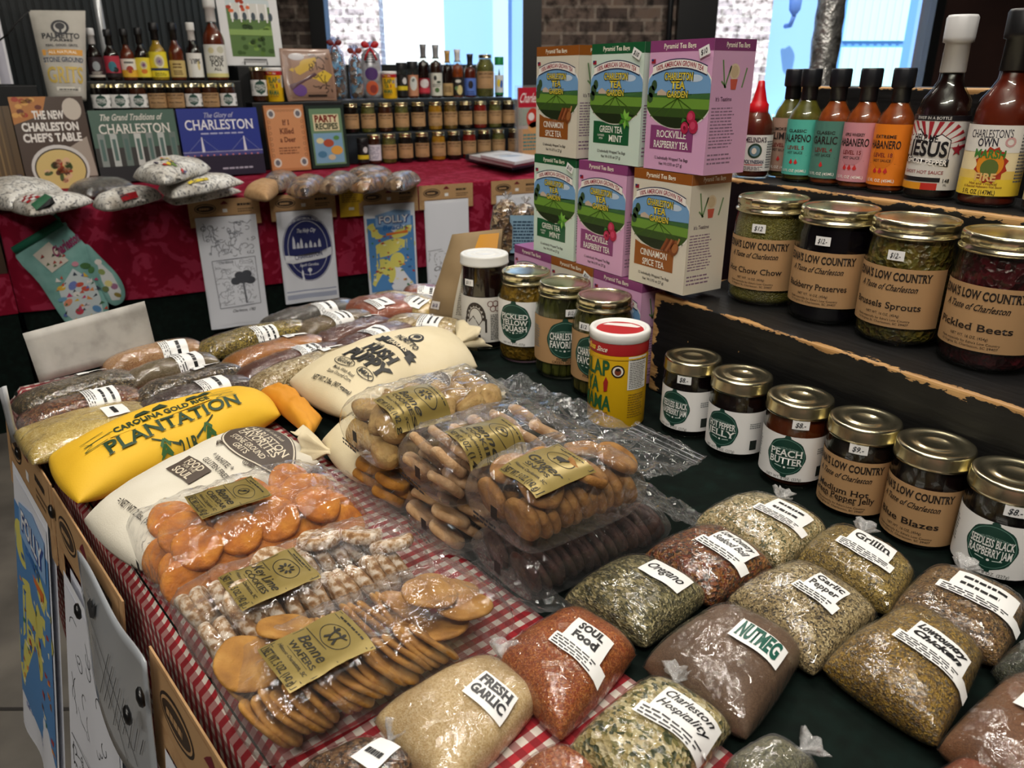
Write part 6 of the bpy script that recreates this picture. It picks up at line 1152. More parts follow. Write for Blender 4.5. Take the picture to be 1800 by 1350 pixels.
for px, ty, R, pf, cp, liq, art, lab in ((707.5, 110, .027, SHORT, SHC('#141416'), 'd', simple_label('#1a1a1c', .07, .10, [('r', .28, .48, '#d8c22a'), ('e', .012, .72, .012, .016, '#d0d0d0')], 1), 'black pepper grinder with yellow band on the top board'), (726.7, 108, .027, SHORT, SHC('#17191b'), 's', simple_label('#c48a6a', .09, .10, [('e', 0, .6, .020, .034, '#cfd4d0'), ('e', 0, .75, .008, .008, '#3a4a44')], 2), 'pink seasoning shaker with black cap on the top board'),
        (746, 78, .030, BBQ, BQC('#6e6e70'), 'd', simple_label('#8a1c2c', .10, .085, [('e', 0, .7, .024, .022, '#d8d4d4'), ('r', .2, .45, '#c23a4a'), ('r', 0, .12, '#1a1216')], 3), 'dark barbecue sauce bottle with red label on the top board'), (767.5, 79, .031, BBQ, BQC('#8a8c8e'), 'b', simple_label('#d6d8cc', .10, .11, [('e', -.008, .78, .008, .012, '#2a2e2a'), ('e', .01, .6, .012, .006, '#3a4a3a'), ('b', .4, .55, '#3a4238', 2), ('e', 0, .25, .012, .012, '#4a6a3a')], 4), 'brown dressing bottle with white and green label on the top board'),
        (787.5, 89, .027, BBQ, BQC('#b08a4a'), 'd', simple_label('#b89a6a', .08, .06, [('b', .3, .8, '#4a3420', 4)], 5), 'slim dark bottle with tan label on the top board'), (805, 87, .030, BBQ, BQC('#cfcfd0'), 'o', simple_label('#2a2624', .085, .09, [('e', 0, .78, .016, .008, '#d8d8d0'), ('e', .008, .3, .016, .024, '#d8c88a'), ('e', -.01, .4, .01, .01, '#6a8a5a')], 6), 'orange hot sauce bottle with black label and white cap on the top board'),
        (826.7, 95, .031, BBQ, BQC('#1a1220'), 'r', simple_label('#5a7ac8', .09, .085, [('e', .0, .62, .013, .020, '#26202a'), ('b', .05, .3, '#2a2e5a', 2)], 7), 'red sauce bottle with blue label and dark cap on the top board'), (877.5, 100, .024, SHORT, SHC('#1f8a4a'), 'b', simple_label('#d8dce0', .07, .10, [('e', -.004, .6, .010, .02, '#e0c83a'), ('e', .01, .55, .009, .02, '#3a6ac0'), ('r', .0, .12, '#2a7a4a')], 8), 'small bottle with green cap at the right end of the top board')):
    x = UY(px, 160, 3.82)[0]; H = UY(px, ty, 3.82)[2]-1.0365
    bottle('sauce_bottle' if pf is BBQ else 'shaker', (x, 3.82, 1.0365), camface(x, 3.82, .1), R, H, pf, H*.70, cp, SAUCE[liq], lab, art, .012, 'tb%d' % int(px), G11, ks=24)
x = UY(853, 150, 3.83)[0]; jar('quart_jar', (x, 3.83, 1.0365), camface(x, 3.83, .1), .048, UY(853, 96, 3.83)[2]-1.0365, .036, 'green', ed('', .12, .085), 'quart', 'large gold lidded jar of green pickles on the top board', neck=.034, labz=.088, lid=GOLDB)
x = UY(637, 260, 3.60)[0]; bottle('shaker', (x, 3.595, ZT), camface(x, 3.595, .1), .026, .125, SHORT, .09, SHC('#141416'), SAUCE['d'], 'black pepper grinder with yellow band at the left end of the lower jar row', simple_label('#1a1a1c', .07, .085, [('r', .2, .42, '#d8c22a'), ('e', .010, .7, .012, .014, '#d0d0d0')], 1), .012, 'tbx', ks=24)
# --- cellophane gift bags with bows
CELLO = film('iridescent_cellophane', .05, .9, 18, 1.6, '#eef4ff', .012)
for i, (pc, wpx, ty, ny, bow, lab) in enumerate(((594, 32, 52, 78, '#6e1016', 'cellophane gift bag of mixed treats with dark red bow by the left window'), (628, 25, 62, 92, '#8a2a1e', 'smaller cellophane gift bag beside the first one on the top board'))):
    y = 3.845+.0*i; x = UY(pc, 160, y)[0]; hw = wpx/2/1350*3.9; zt = UY(pc, ny, y)[2]; t = thing('gift_bag', lab, 'gift bag', (x, y, 1.0365), camface(x, y)+pi/2, 'cellophane gift bags on the tiered shelf'); H = zt-1.0365
    mix = gran('mixed_candy', ['#5a3218', '#4fa8d0', '#7a4420', '#cfc4b0', '#33251a', '#8ecbe4', '#9a6028'], 26, .008, .3, .6)
    def body(k, off): return [(0, .001), (hw*.8+off, .002), (hw*.98+off, .03), (hw+off, H*.5), (hw*.85+off, H*.85), (hw*.35+off, H*.97), (hw*.2+off, H)]
    mb = MB(); mb.lathe([(r*.97, z*.93+.003) for r, z in body(0, -.003)[:-1]]+[(0, H*.9)], 20); o = mb.build('treats', mix, t); 
    mb = MB(); mb.lathe(body(0, .001), 22); o = mb.build('cellophane', CELLO, t); tuft((0, 0, H-.005), (.15-.3*i, 0, 1), .030, CELLO, i+3, 'gathered_top', t, 1.1)
    mb = MB()
    for s in (-1, 1): mb.lathe([(0, 0), (.010, .010), (.014, .022), (.008, .034), (0, .038)], 12, 0, None, (0, 0, 0), True, Matrix.Translation((0, -hw*.3, H)) @ Matrix.Rotation(s*1.25, 4, 'Y') @ Matrix.Scale(.45, 4, (0, 1, 0)))
    for s in (-1, 1): mb.tube([(0, -hw*.3, H), (s*.012, -hw*.45, H-.02), (s*.018, -hw*.5, H-.045)], .004, 6)
    mb.build('bow', M(bow, .5), t)
y = 3.85; x = UY(655, 160, y)[0]; zt = UY(655, 85, y)[2]; H = zt-1.0365; t = thing('snack_bag', 'silver and purple snack bag tied with a bright red bow', 'gift bag', (x, y, 1.0365), camface(x, y)+pi/2)
hw = .052; mb = MB(); mb.lathe([(0, .001), (hw*.8, .002), (hw, .03), (hw*.98, H*.6), (hw*.85, H*.88), (hw*.4, H*.98), (hw*.25, H)], 22, 0, None, (0, 0, 0), True, Matrix.Scale(.7, 4, (0, 1, 0))); mb.build('pouch', mottled('silver_foil_bag', ['#8a8c90', '#c8cad0', '#e6e8ec'], 18, .25, .004, .6, metal=.5), t)
a = Art(.01); a.ell(0, H*.5, .034, .03, '#4a2a6a', 0, 20); a.ell(0, H*.22, .032, .034, '#c2552a', 1, 18); a.ell(.006, H*.2, .018, .02, '#8a2a1a', 2, 14); a.bars(-.03, H*.72, .03, H*.9, 4, '#2a2a30', 1)
link('bag_print', a.mesh('bag_print', lambda px_, py_, f: (hw*math.sin(px_/hw), -(hw+f)*.7*math.cos(px_/hw), py_), .001), t)
mb = MB()
for s in (-1, 1): mb.lathe([(0, 0), (.012, .012), (.017, .028), (.010, .042), (0, .046)], 12, 0, None, (0, 0, 0), True, Matrix.Translation((0, -.02, H+.006)) @ Matrix.Rotation(s*1.2, 4, 'Y') @ Matrix.Scale(.45, 4, (0, 1, 0)))
for s in (-1, 1): mb.tube([(0, -.02, H), (s*.014, -.04, H-.02), (s*.03, -.042, H-.055)], .005, 6)
mb.build('bow', M('#b5121c', .45), t); tuft((0, 0, H), (0, 0, 1), .026, CELLO, 8, 'gathered_top', t)
# --- books and prints leaning
def panel(name, label, cat, p, z0, y, lean, thick, art, cover, group=None, rl=None):
    """flat board leaning back: p = (left px, right px, top px) read at y"""
    xl, xr = UY(p[0], 250, y)[0], UY(p[1], 250, y)[0]; zt = UY((p[0]+p[1])/2, p[2], y+.04)[2]; w = xr-xl; h = (zt-z0)/math.cos(lean)
    t = thing(name, label, cat, ((xl+xr)/2, y, z0+.002+thick*math.sin(lean)), 0, group); t.rotation_euler = (-lean, 0, rl or 0)
    mb = MB(); mb.box(-w/2, w/2, .001, thick, 0, h); bevel(mb.build('cover' if cat == 'book' else 'board', M(cover, .45), t), .002, 2)
    A = art(w, h); link('cover_print', A.mesh('cover_print', on_plane((0, .001, h/2), (1, 0, 0), (0, 0, 1)), .0005, .0003, rough=.35), t); return t
def bk_chef(w, h):
    a = Art(.05); a.rect(-w/2, -h/2, w/2, h/2, '#4a3a30', 0); a.star([(-w/2, h*.5), (w*.0, h*.5), (-w*.1, h*.30), (-w/2, h*.2)], '#b8783a', 1)
    r = random.Random(3)
    for k in range(12): a.ell(r.uniform(-w*.48, -w*.1), r.uniform(h*.3, h*.48), .012, .009, r.choice(['#a83a1c', '#d8a050', '#6a2a14']), 2, 8)
    a.ell(w*.32, h*.36, .032, .04, '#c9bfb2', 1, 16); a.star([(w*.1, -h*.1), (w*.45, h*.05), (w*.5, -h*.4), (w*.2, -h*.4)], '#a89c90', 1)
    for t_, y, ww in (('THE NEW', .30, .42), ('CHARLESTON', .17, .78), ("CHEF'S TABLE", .05, .80)): a.text(t_, -w*.02, h*y, h*.085, '#f0ece6', w*ww, .04, 0, False, 0, 4)
    a.ell(0, -h*.30, w*.40, w*.36, '#d6d4d0', 2, 30); a.ell(0, -h*.31, w*.36, w*.32, '#3a3028', 3, 30); a.ell(0, -h*.31, w*.34, w*.30, '#d9c07a', 4, 30)
    for k in range(26): q = r.uniform(0, 6.28); d = r.uniform(0, .2)*w; a.ell(d*math.cos(q), -h*.32+d*math.sin(q)*.9, r.uniform(.008, .016), r.uniform(.006, .013), r.choice(['#c2502a', '#d8804a', '#4a5a2a', '#a8321c', '#e0b890', '#5a2a18']), 5, 9, q)
    return a
def bk_grand(w, h):
    a = Art(.06); a.rect(-w/2, -h/2, w/2, h/2, '#4f6a5e', 0); a.rect(-w/2, -h/2, w/2, -h*.02, '#3a3a38', 1); r = random.Random(4)
    for k in range(7): x = -w*.45+k*w*.14; a.rect(x, -h*.30, x+w*.08, h*.18, ['#8a9490', '#b8c0bc', '#6a7a74', '#c8ccc8'][k % 4], 2); a.rect(x+w*.02, -h*.2, x+w*.06, h*.1, '#54706a', 3)
    a.rect(-w/2, -h*.5, w/2, -h*.28, '#26262a', 3); a.text('The Grand Traditions of', -w*.02, h*.40, h*.085, '#e6e4da', w*.72, .01, .3, True, 0, 4); a.text('CHARLESTON', 0, h*.24, h*.13, '#e9e7de', w*.84, .01, 0, True, 0, 4); return a
def bk_blue(w, h):
    a = Art(.06); a.rect(-w/2, -h/2, w/2, h/2, '#2c3a8c', 0); a.rect(-w/2, -h/2, w/2, -h*.18, '#2a2436', 1); a.rect(-w/2, -h*.20, w/2, -h*.12, '#4a4a86', 1)
    a.text('The Glory of', 0, h*.40, h*.07, '#c8cce0', w*.36, .0, .3, True, 0, 3); a.text('CHARLESTON', 0, h*.26, h*.14, '#eceef4', w*.86, .01, 0, True, 0, 3); a.bars(-w*.25, h*.12, w*.3, h*.16, 1, '#aab0d0', 2)
    for x in (-w*.25, w*.28): a.star([(x-.006, -h*.14), (x+.006, -h*.14), (x+.002, h*.08), (x-.002, h*.08)], '#d6d8e4', 3); a.line([(x, h*.07), (x-w*.18, -h*.13)], .001, '#9aa2c8', 2); a.line([(x, h*.07), (x+w*.18, -h*.13)], .001, '#9aa2c8', 2)
    a.line([(-w*.5, -h*.14), (w*.5, -h*.14)], .002, '#b8bcd8', 3)
    for k in range(12): a.ell(-w*.45+k*w*.08, -h*.19, .004, .003, '#d88a8a', 3, 6)
    a.bars(-w*.05, -h*.41, w*.35, -h*.36, 1, '#a8a4b4', 2); return a
def bk_deer(w, h):
    a = Art(.05); a.rect(-w/2, -h/2, w/2, h/2, '#b5794e', 0); a.rect(-w*.44, -h*.46, w*.44, h*.46, '#c98e62', 1)
    for s in (-1, 1):
        for v in (-1, 1): a.ell(s*w*.34, v*h*.37, w*.10, w*.11, '#d8d0c6', 3, 14); a.ell(s*w*.34, v*h*.37, w*.06, w*.07, '#6a6a72', 4, 12)
        for k in range(7): a.ring(s*w*.42, -h*.26+k*h*.085, w*.035, w*.04, .0014, '#5a4230', 3, 10)
    for k in range(7): a.ring(-w*.24+k*w*.08, h*.42, w*.03, w*.03, .0012, '#5a4230', 3, 10)
    a.text('If I', 0, h*.24, h*.075, '#6a3a2a', w*.18, .02, 0, True, 0, 4); a.text('Killed', 0, h*.11, h*.08, '#6a3a2a', w*.36, .02, 0, True, 0, 4); a.text('a Deer', 0, -h*.02, h*.075, '#6a3a2a', w*.40, .02, 0, True, 0, 4); a.bars(-w*.26, -h*.24, w*.3, -h*.12, 3, '#8a5a3e', 3); return a
def bk_party(w, h):
    a = Art(.05); a.rect(-w/2, -h/2, w/2, h/2, '#22302a', 0); a.rect(-w*.42, -h*.45, w*.42, h*.45, '#6a8a6a', 1); a.rect(-w*.34, h*.10, w*.34, h*.36, '#d8cfa8', 2)
    a.text('PARTY', 0, h*.29, h*.10, '#7a2a20', w*.6, .05, 0, True, 0, 3); a.text('RECIPES', 0, h*.17, h*.09, '#33402e', w*.6, .04, 0, True, 0, 3); a.rect(-w*.38, -h*.42, w*.38, h*.06, '#7aa2c0', 2)
    for x, y, r, c in ((-.2, -.28, .12, '#4a7a9a'), (.2, -.22, .16, '#d8a04a'), (0, -.1, .14, '#a8503a'), (-.22, -.06, .1, '#d8d0a0'), (.22, -.02, .08, '#5a8a4a'), (.05, -.33, .1, '#c9b89a')): a.ell(x*w, y*h, r*w, r*w*.7, c, 4, 14)
    return a
panel('book', 'Charleston restaurant cookbook with shrimp and grits plate on its cover', 'book', (32, 162, 173), ZT, 3.455, .16, .028, bk_chef, '#3a2e26'); panel('book', 'wide grey-green coffee table book with street scene, left of the blue book', 'book', (166, 317, 196), ZT, 3.470, .16, .03, bk_grand, '#33413a')
panel('book', 'wide blue coffee table book with bridge and pale title', 'book', (321, 462, 193), ZT, 3.475, .16, .03, bk_blue, '#222c64'); panel('book', 'orange-tan bordered deer cookbook standing right of the blue book', 'book', (474, 543, 187), ZT, 3.50, .14, .028, bk_deer, '#8a5a38'); panel('book', 'small green party recipes book at the left end of the jar rows', 'book', (546, 612, 187), ZT, 3.53, .12, .025, bk_party, '#1c2822')
def wood_art(w, h):
    a = Art(.05); a.rect(-w/2, -h/2, w/2, h/2, '#5e4a30', 0); r = random.Random(9)
    for k in range(9): x = -w*.45+k*w*.1; a.rect(x, -h/2, x+w*.03, h/2, r.choice(['#7a623e', '#4a3822', '#8a7048']), 1)
    a.text('CH', -w*.3, -.02, .05, '#e6e0d0', .06, .03); return a
panel('book', 'brown wood patterned cookbook cut by the left edge of the photo', 'book', (-70, 30, 190), ZT, 3.44, .14, .03, wood_art, '#4a3a26')
def pic(w, h):
    a = Art(.05); a.rect(-w/2, -h/2, w/2, h/2, '#e2e3e4', 0); iw, ih = w*.72, h*.80; a.rect(-iw/2, -ih*.5, iw/2, ih*.5, '#5c7a44', 1); r = random.Random(2)
    a.rect(-iw/2, ih*.2, iw/2, ih*.5, '#c9d6d8', 2); a.rect(-iw*.42, ih*.02, iw*.45, ih*.24, '#d6d6d0', 3); a.line([(-iw*.5, ih*.28), (0, ih*.40), (iw*.5, ih*.30)], .008, '#d8d8d4', 4)
    for k in range(5): x = -iw*.4+k*iw*.2; a.rect(x, -ih*.02, x+.006, ih*.24, '#f0f0ee', 4); a.ell(x+iw*.1, ih*.06, iw*.05, ih*.06, '#46525a', 4, 10)
    for k in range(30): a.ell(r.uniform(-iw*.46, iw*.46), r.uniform(-ih*.46, -ih*.02), r.uniform(.008, .018), r.uniform(.006, .012), r.choice(['#3f5a2a', '#5a7a34', '#7a9a4a', '#2e4420']), 4, 9)
    for k in range(14): a.ell(r.uniform(-iw*.48, 0), r.uniform(ih*.1, ih*.46), r.uniform(.006, .014), .008, r.choice(['#c2502a', '#d86a3a', '#a83a20']), 5, 8)
    a.rect(-iw/2, -ih*.2, iw/2, -ih*.12, '#8aa860', 5); a.bars(-w*.35, h*.44, w*.35, h*.475, 1, '#4a4a4c', 2, 3, .5); return a
t = panel('picture', 'white mounted garden print with orange leaves standing on a black riser', 'picture', (414, 514, -40), 1.1845, 3.80, .10, .012, pic, '#d2d3d4')
mb = MB(); mb.tube([(-.05, -.012, .002), (-.05, -.012, .024), (.05, -.012, .024), (.05, -.012, .002)], .003, 6); mb.build('wire_stand', M('#0c0c0d', .4), t)
def bw(w, h):
    a = Art(.05); a.rect(-w/2, -h/2, w/2, h/2, '#d8d8da', 0); a.rect(-w*.40, -h*.42, w*.40, h*.42, '#1f2222', 1); r = random.Random(5)
    for k in range(40): a.ell(r.uniform(-w*.38, w*.38), r.uniform(-h*.1, h*.2), .012, .008, r.choice(['#3a3e3e', '#565a5a', '#2a2c2c']), 2, 8)
    a.text('CHARLESTON', 0, h*.32, .03, '#d0d0d2', w*.66, .02); a.rect(-w*.30, -h*.40, w*.36, -h*.12, '#8f7a66', 3); return a
panel('picture', 'black and white framed print at the far left end of the back table', 'picture', (-60, 26, -60), 1.1105, 3.62, .14, .02, bw, '#c9cace'); 
t = panel('picture', 'white edged framed print seen mostly edge on, left of the grits bag', 'picture', (20, 47, -80), 1.1105, 3.68, .10, .02, lambda w, h: (lambda a: (a.rect(-w/2, -h/2, w/2, h/2, '#b9b8c6', 0), a.rect(w*.34, -h/2, w/2, h/2, '#e4e4ea', 1), a)[-1])(Art(.05)), '#c4c4cc', rl=-.1)
mb = MB(); mb.tube([tuple(UY(-5, 74, 3.60)), tuple(UY(14, 60, 3.58)), tuple(UY(30, 38, 3.58)), tuple(UY(52, 18, 3.60))], .003, 6); o = mb.build('cord', M('#0b0b0c', .5)); tag(o, 'thin black cord strung across the framed prints at the far left', 'cord')
def pouch_art(w, h):
    a = Art(.05); a.rect(-w/2, -h/2, w/2, h/2, '#9a7a66', 0); a.star([(-w*.4, h*.1), (-w*.1, h*.3), (w*.2, h*.36), (w*.1, h*.16), (-w*.2, 0)], '#c9a84a', 1); a.star([(w*.0, -h*.05), (w*.3, h*.1), (w*.46, h*.0), (w*.3, -h*.18)], '#d0b03a', 1); a.ell(-w*.25, -h*.3, w*.14, h*.12, '#6a4a8a', 1, 16); a.ell(-w*.22, h*.36, w*.16, h*.07, '#b4b0b2', 1, 16)
    a.star([(-w*.45, -h*.2), (w*.1, h*.05), (w*.15, h*.0), (-w*.4, -h*.3)], '#5a4048', 2); scrib(a, 0, -h*.35, w*.42, h*.4, 26, .004, '#3a2c2a', 6); a.rect(-w*.1, -h*.43, w*.3, -h*.39, '#2e2420', 2); return a
xl, xr = UY(500, 170, 3.69)[0], UY(590, 170, 3.69)[0]; zt = UY(540, 86, 3.74)[2]
t = thing('snack_pouch', 'plump purple and yellow illustrated snack pouch standing beside the cellophane bags', 'pouch', ((xl+xr)/2, 3.675, 1.036)); w, h = xr-xl, (zt-1.036)
def pf(x, y, s): u, v = x/w*2, y/h*2; b = max(0, (1-abs(u)**3)*(1-abs(v)**4))**.6; return (x*(1-.05*v*v), -.012+.05*(y/h+.5)-s*(.003+.016*b), y+h/2)
mb = MB(); mb.grid(lambda u, v: pf((u-.5)*w, (v-.5)*h, 1), 18, 18); mb.grid(lambda u, v: pf((u-.5)*w, (v-.5)*h, -1), 18, 18, 0, True, True); mb.build('pouch_body', M('#8a6c5a', .35, 0, .3), t)
A = pouch_art(w*.96, h*.96); link('pouch_print', A.mesh('pouch_print', lambda x, y, f: tuple(Vector(pf(x, y, 1))-Vector((0, f, 0))), .0012, .0004, rough=.3, coat=.3), t)
# grits bag standing
def flat_bag(name, label, cat, cs, depth, mat, art, z0, hm=1.0, part='bag_body', bulge=.0):
    """standing filled bag: cs = bottom-left, bottom-right, top-right, top-left points"""
    c = [Vector(p) for p in cs]; base = (c[0]+c[1])/2; t = thing(name, label, cat, tuple(base)); c = [p-base for p in c]; ex = (c[1]-c[0]).normalized(); up = (((c[3]+c[2])/2)).normalized(); n = ex.cross(up)
    def f(u, v, s):
        p = (c[0]*(1-u)+c[1]*u)*(1-v)+(c[3]*(1-u)+c[2]*u)*v; b = (max(0, 1-abs(2*u-1)**2.5))**.6*(max(0, 1-v**2.2))**.7; b = b*(.25+.75*min(1, v*8+.6)); return p+n*s*(depth*b+.0015)+n*(.004*noise.noise((u*3, v*4, depth*9)))
    mb = MB(); mb.grid(lambda u, v: tuple(f(u, v, 1)), 20, 26); mb.grid(lambda u, v: tuple(f(u, v, -1)), 20, 26, 0, True, True); mb.add([tuple(f(i/20, 0, 1)) for i in range(21)]+[tuple(f(1-i/20, 0, -1)) for i in range(21)], [tuple(range(42))[::-1]]); weld(mb.build(part, mat, t))
    W_, H_ = (c[1]-c[0]).length, up.dot((c[3]+c[2])/2)
    if art: A = art(W_, H_); link('bag_print', A.mesh('bag_print', lambda x, y, o: tuple(f(x/W_+.5, y/H_, 1)+n*o), .0014, .0003), t)
    return t
def gr_art(w, h):
    a = Art(.03); K = '#2c2c30'; a.ell(0, h*.80, w*.17, h*.085, K, 1, 24); a.ell(0, h*.80, w*.12, h*.06, '#b9b6ae', 2, 20); a.ell(0, h*.815, w*.09, h*.04, K, 3, 16); a.line([(0, h*.80), (0, h*.74)], .006, K, 3)
    a.text('PALMETTO', 0, h*.705, h*.055, K, w*.74, .03, 0, True, 0, 2); a.text('FARMS', 0, h*.655, h*.025, K, w*.46, .02); a.text('REAL. GOOD. GRITS.', 0, h*.60, h*.025, '#4a4a4c', w*.66, .02)
    a.rect(-w*.42, h*.49, w*.42, h*.555, '#d89a3a', 1); a.text('ALL NATURAL', 0, h*.523, h*.03, '#f0e4cc', w*.6, .02); a.text('STONE GROUND', 0, h*.44, h*.05, '#4a5266', w*.86, .02, 0, True); a.line([(-w*.4, h*.395), (w*.4, h*.395)], .003, '#d8a83a', 1)
    a.text('GRITS', 0, h*.27, h*.17, '#c9ae54', w*.84, .02, 0, True); a.rect(-w*.26, h*.09, w*.34, h*.135, '#d8d4c8', 1); a.bars(-w*.2, h*.098, w*.28, h*.126, 1, '#4a4a48', 2); return a
flat_bag('grits_bag', 'tall off white bag of stone ground grits standing behind the chef cookbook', 'bag', [UY(86, 176, 3.60), UY(152, 178, 3.60), UY(150, 19, 3.66), UY(50, 18, 3.66)], .038, mottled('off_white_sack_paper', ['#a9a59c', '#bcb8ae', '#c6c2b8'], 8, .8, .001, .3), gr_art, 1.05)
mb = MB(); mb.box(.195, .325, 3.56, 3.70, ZT, UY(120, 177, 3.60)[2]-.003); o = mb.build('riser_block', BLKW); tag(o, 'black block under the standing grits bag', 'display stand')
# --- soft printed bags along the front edge
NEWS = gran('white_printed_cloth', ['#e6e5df', '#f0efe9', '#dedcd6', '#a9a9a6', '#ebeae4', '#f2f1ec', '#e2e0da', '#8a8a8c', '#eceae4'], 70, .0006, .8, .0); NEWSD = gran('dark_bag_contents', ['#3a332a', '#4a4236', '#2c2720', '#5a5242'], 60, .003, .3, .6)
def lump_bag(label, quad, th, mat, zz=.0, knots=(), art=None, seed=1, rd=.35, kmat=None, film_=False, nm='printed_bag', cat='bag', group='soft printed bags along the front edge of the back table', ks=.018, apx=None, arot=0):
    z0 = ZT+zz+.003; L_, T_f, R_, B_ = [U(px, py, z0+th*.35) for px, py in quad]; rd *= .45; c_ = (L_+R_+T_f+B_)/4; L_, T_f, R_, B_ = [c_+(p-c_)*1.12 for p in (L_, T_f, R_, B_)]; b = Bag(L_, B_, R_, T_f, z0, th, rd, 0, 3.2, .42, .005, seed, 24, .26, 16)
    t = thing(nm, label, cat, tuple(((L_+R_+T_f+B_)/4).xy)+(z0,), 0, group); inv = Matrix.Translation(t.location).inverted()
    def put(o): o.data.transform(inv); return o
    put(weld(b.shell().build('bag_body', mat, t)))
    if film_: put(weld(b.shell(.002, 16).build('film', FILM, t)))
    for (u, v, dx, dy) in knots: p = b.top(u, v); put(tuft(p-Vector((0, 0, th*.3)), (dx, dy, .2), ks, kmat or mat, seed, 'knot', t))
    if art: f0 = b.map(*find_uv(b, *apx), ((R_-L_).length+(B_-L_).length)/4, ((T_f-R_).length+(T_f-L_).length)/4, arot); put(link('bag_print', art.mesh('bag_print', f0, .003, .0005), t))
    return t
def sq_art(seed, pal, w=.09, h=.06, n=14):
    a = Art(.02); r = random.Random(seed)
    for k in range(n): x, y = r.uniform(-w, w), r.uniform(-h, h); a.star([(x, y), (x+r.uniform(.012, .035), y+.004), (x+r.uniform(.01, .03), y+r.uniform(.01, .026)), (x-.004, y+.014)], r.choice(pal), 1+k % 3)
    return a
# quads: left, far, right, near in photo pixels
P1 = ['#d86a2a', '#e0c23a', '#3f4a8a', '#c23a2a', '#6a8a3a', '#3a2c4a']
lump_bag('printed white bag with orange and yellow vegetables at the far left of the back table', [(-60, 346), (30, 330), (108, 337), (20, 360)], .085, NEWS, 0, (), sq_art(3, P1, .08, .04), 3, apx=(25, 326)); lump_bag('printed white bag with red and white squares and green band at the left table corner', [(14, 362), (85, 347), (160, 352), (55, 374)], .055, NEWS, 0, ((.95, .1, 1, .5),), (lambda a: ([a.rect(-.09+i*.018, -.03+j*.014, -.075+i*.018, -.018+j*.014, '#b01822' if (i+j) % 2 else '#e8e6e2', 1) for i in range(4) for j in range(3)], a.star([(.0, -.03), (.03, -.03), (.0, .035), (-.03, .03)], '#1f5a3a', 2), a.star([(.03, -.03), (.06, -.03), (.02, .03), (.0, .035)], '#17181a', 2), a)[-1])(Art(.02)), 4, apx=(72, 354))
lump_bag('printed white bag with single red stripe, in front of the dark clear bag', [(166, 358), (240, 338), (282, 343), (190, 364)], .058, NEWS, 0, ((.95, 0, 1, .2),), (lambda a: (a.rect(-.006, -.03, .008, .03, '#b5202a', 1), scrib(a, -.09, -.03, .09, .03, 22, .003, '#4a4a50', 3), a)[-1])(Art(.02)), 5, apx=(226, 344))
lump_bag('dark brown filled clear bag between the white printed bags', [(122, 338), (180, 324), (238, 330), (150, 345)], .06, NEWSD, 0, ((-.95, .2, -1, .2),), None, 6, film_=True, kmat=NEWS)
lump_bag('lowest white printed bag of the pile in front of the blue book', [(290, 347), (350, 331), (420, 336), (310, 357)], .036, NEWS, 0, ((.95, -.3, 1, -.2),), None, 7); lump_bag('middle white printed bag of the pile with yellow stripe', [(282, 330), (345, 311), (424, 319), (305, 344)], .052, NEWS, .037, (), (lambda a: (a.rect(-.008, -.04, .008, .04, '#d8c02a', 1), scrib(a, -.09, -.04, .09, .04, 26, .003, '#4a4a50', 5), a)[-1])(Art(.02)), 8, apx=(348, 318)); lump_bag('topmost white printed bag of the pile with orange and purple picture', [(238, 308), (300, 286), (366, 294), (290, 318)], .062, NEWS, .085, ((.9, -.6, 1, -.2),), sq_art(9, P1, .09, .045, 20), 9, apx=(298, 290))
t = lump_bag('open brown paper bag lying at the table edge below the blue book', [(430, 341), (460, 325), (492, 329), (470, 348)], .055, KRAFTM, 0, (), None, 10, nm='paper_bag', ks=.03)
for i, q in enumerate(([(462, 326), (490, 311), (524, 316), (492, 332)], [(506, 336), (540, 318), (576, 324), (538, 342)], [(560, 332), (598, 313), (632, 319), (594, 335)], [(618, 331), (655, 314), (692, 320), (648, 332)], [(676, 327), (706, 312), (738, 316), (706, 329)], [(606, 314), (645, 304), (690, 308), (646, 318)])):
    lump_bag(['clear bag of pale cookies next to the brown paper bag on the red table', 'clear bag of tan cookies beside the yellow card', 'clear bag of cookies directly behind the yellow card', 'clear bag of orange-brown cookies right of the yellow card', 'clear bag of cookies at the right end of the row on the red cloth', 'clear cookie bag behind the others in front of the tiered shelf'][i], q, .060, gran('bagged_cookies_'+'ab'[i % 2], [['#8a6a4a', '#a88a66', '#6a4a30', '#b89c78', '#4a3624'], ['#9a6a3a', '#b8925e', '#6a4422', '#a8754a', '#3e2a1a']][i % 2], 24, .006, .4, .5), .0 if i < 5 else .0, ((.9, .2, 1, .2),), None, 20+i, film_=True, kmat=FILM, nm='cookie_bag', group='clear cookie bags along the front of the back table', ks=.016)
xc = UY(606, 330, 2.87); t = thing('notice_card', 'yellow printed card hanging over the edge of the red table between two towels', 'card', (xc[0], YB(xc[0])-.036, .70)); t.rotation_euler = (.06, 0, -.094)
mb = MB(); mb.box(-.046, .046, 0, .002, -.055, .065); mb.build('card', M('#caa21e', .55), t); a = Art(.05); a.bars(-.038, .0, .038, .055, 7, '#7a5a10', 1, 3, .45); a.rect(-.012, -.03, .008, -.02, '#e8e4d8', 1); link('card_print', a.mesh('card_print', on_plane((0, -.0005, 0), (1, 0, 0), (0, 0, 1)), .0004), t)
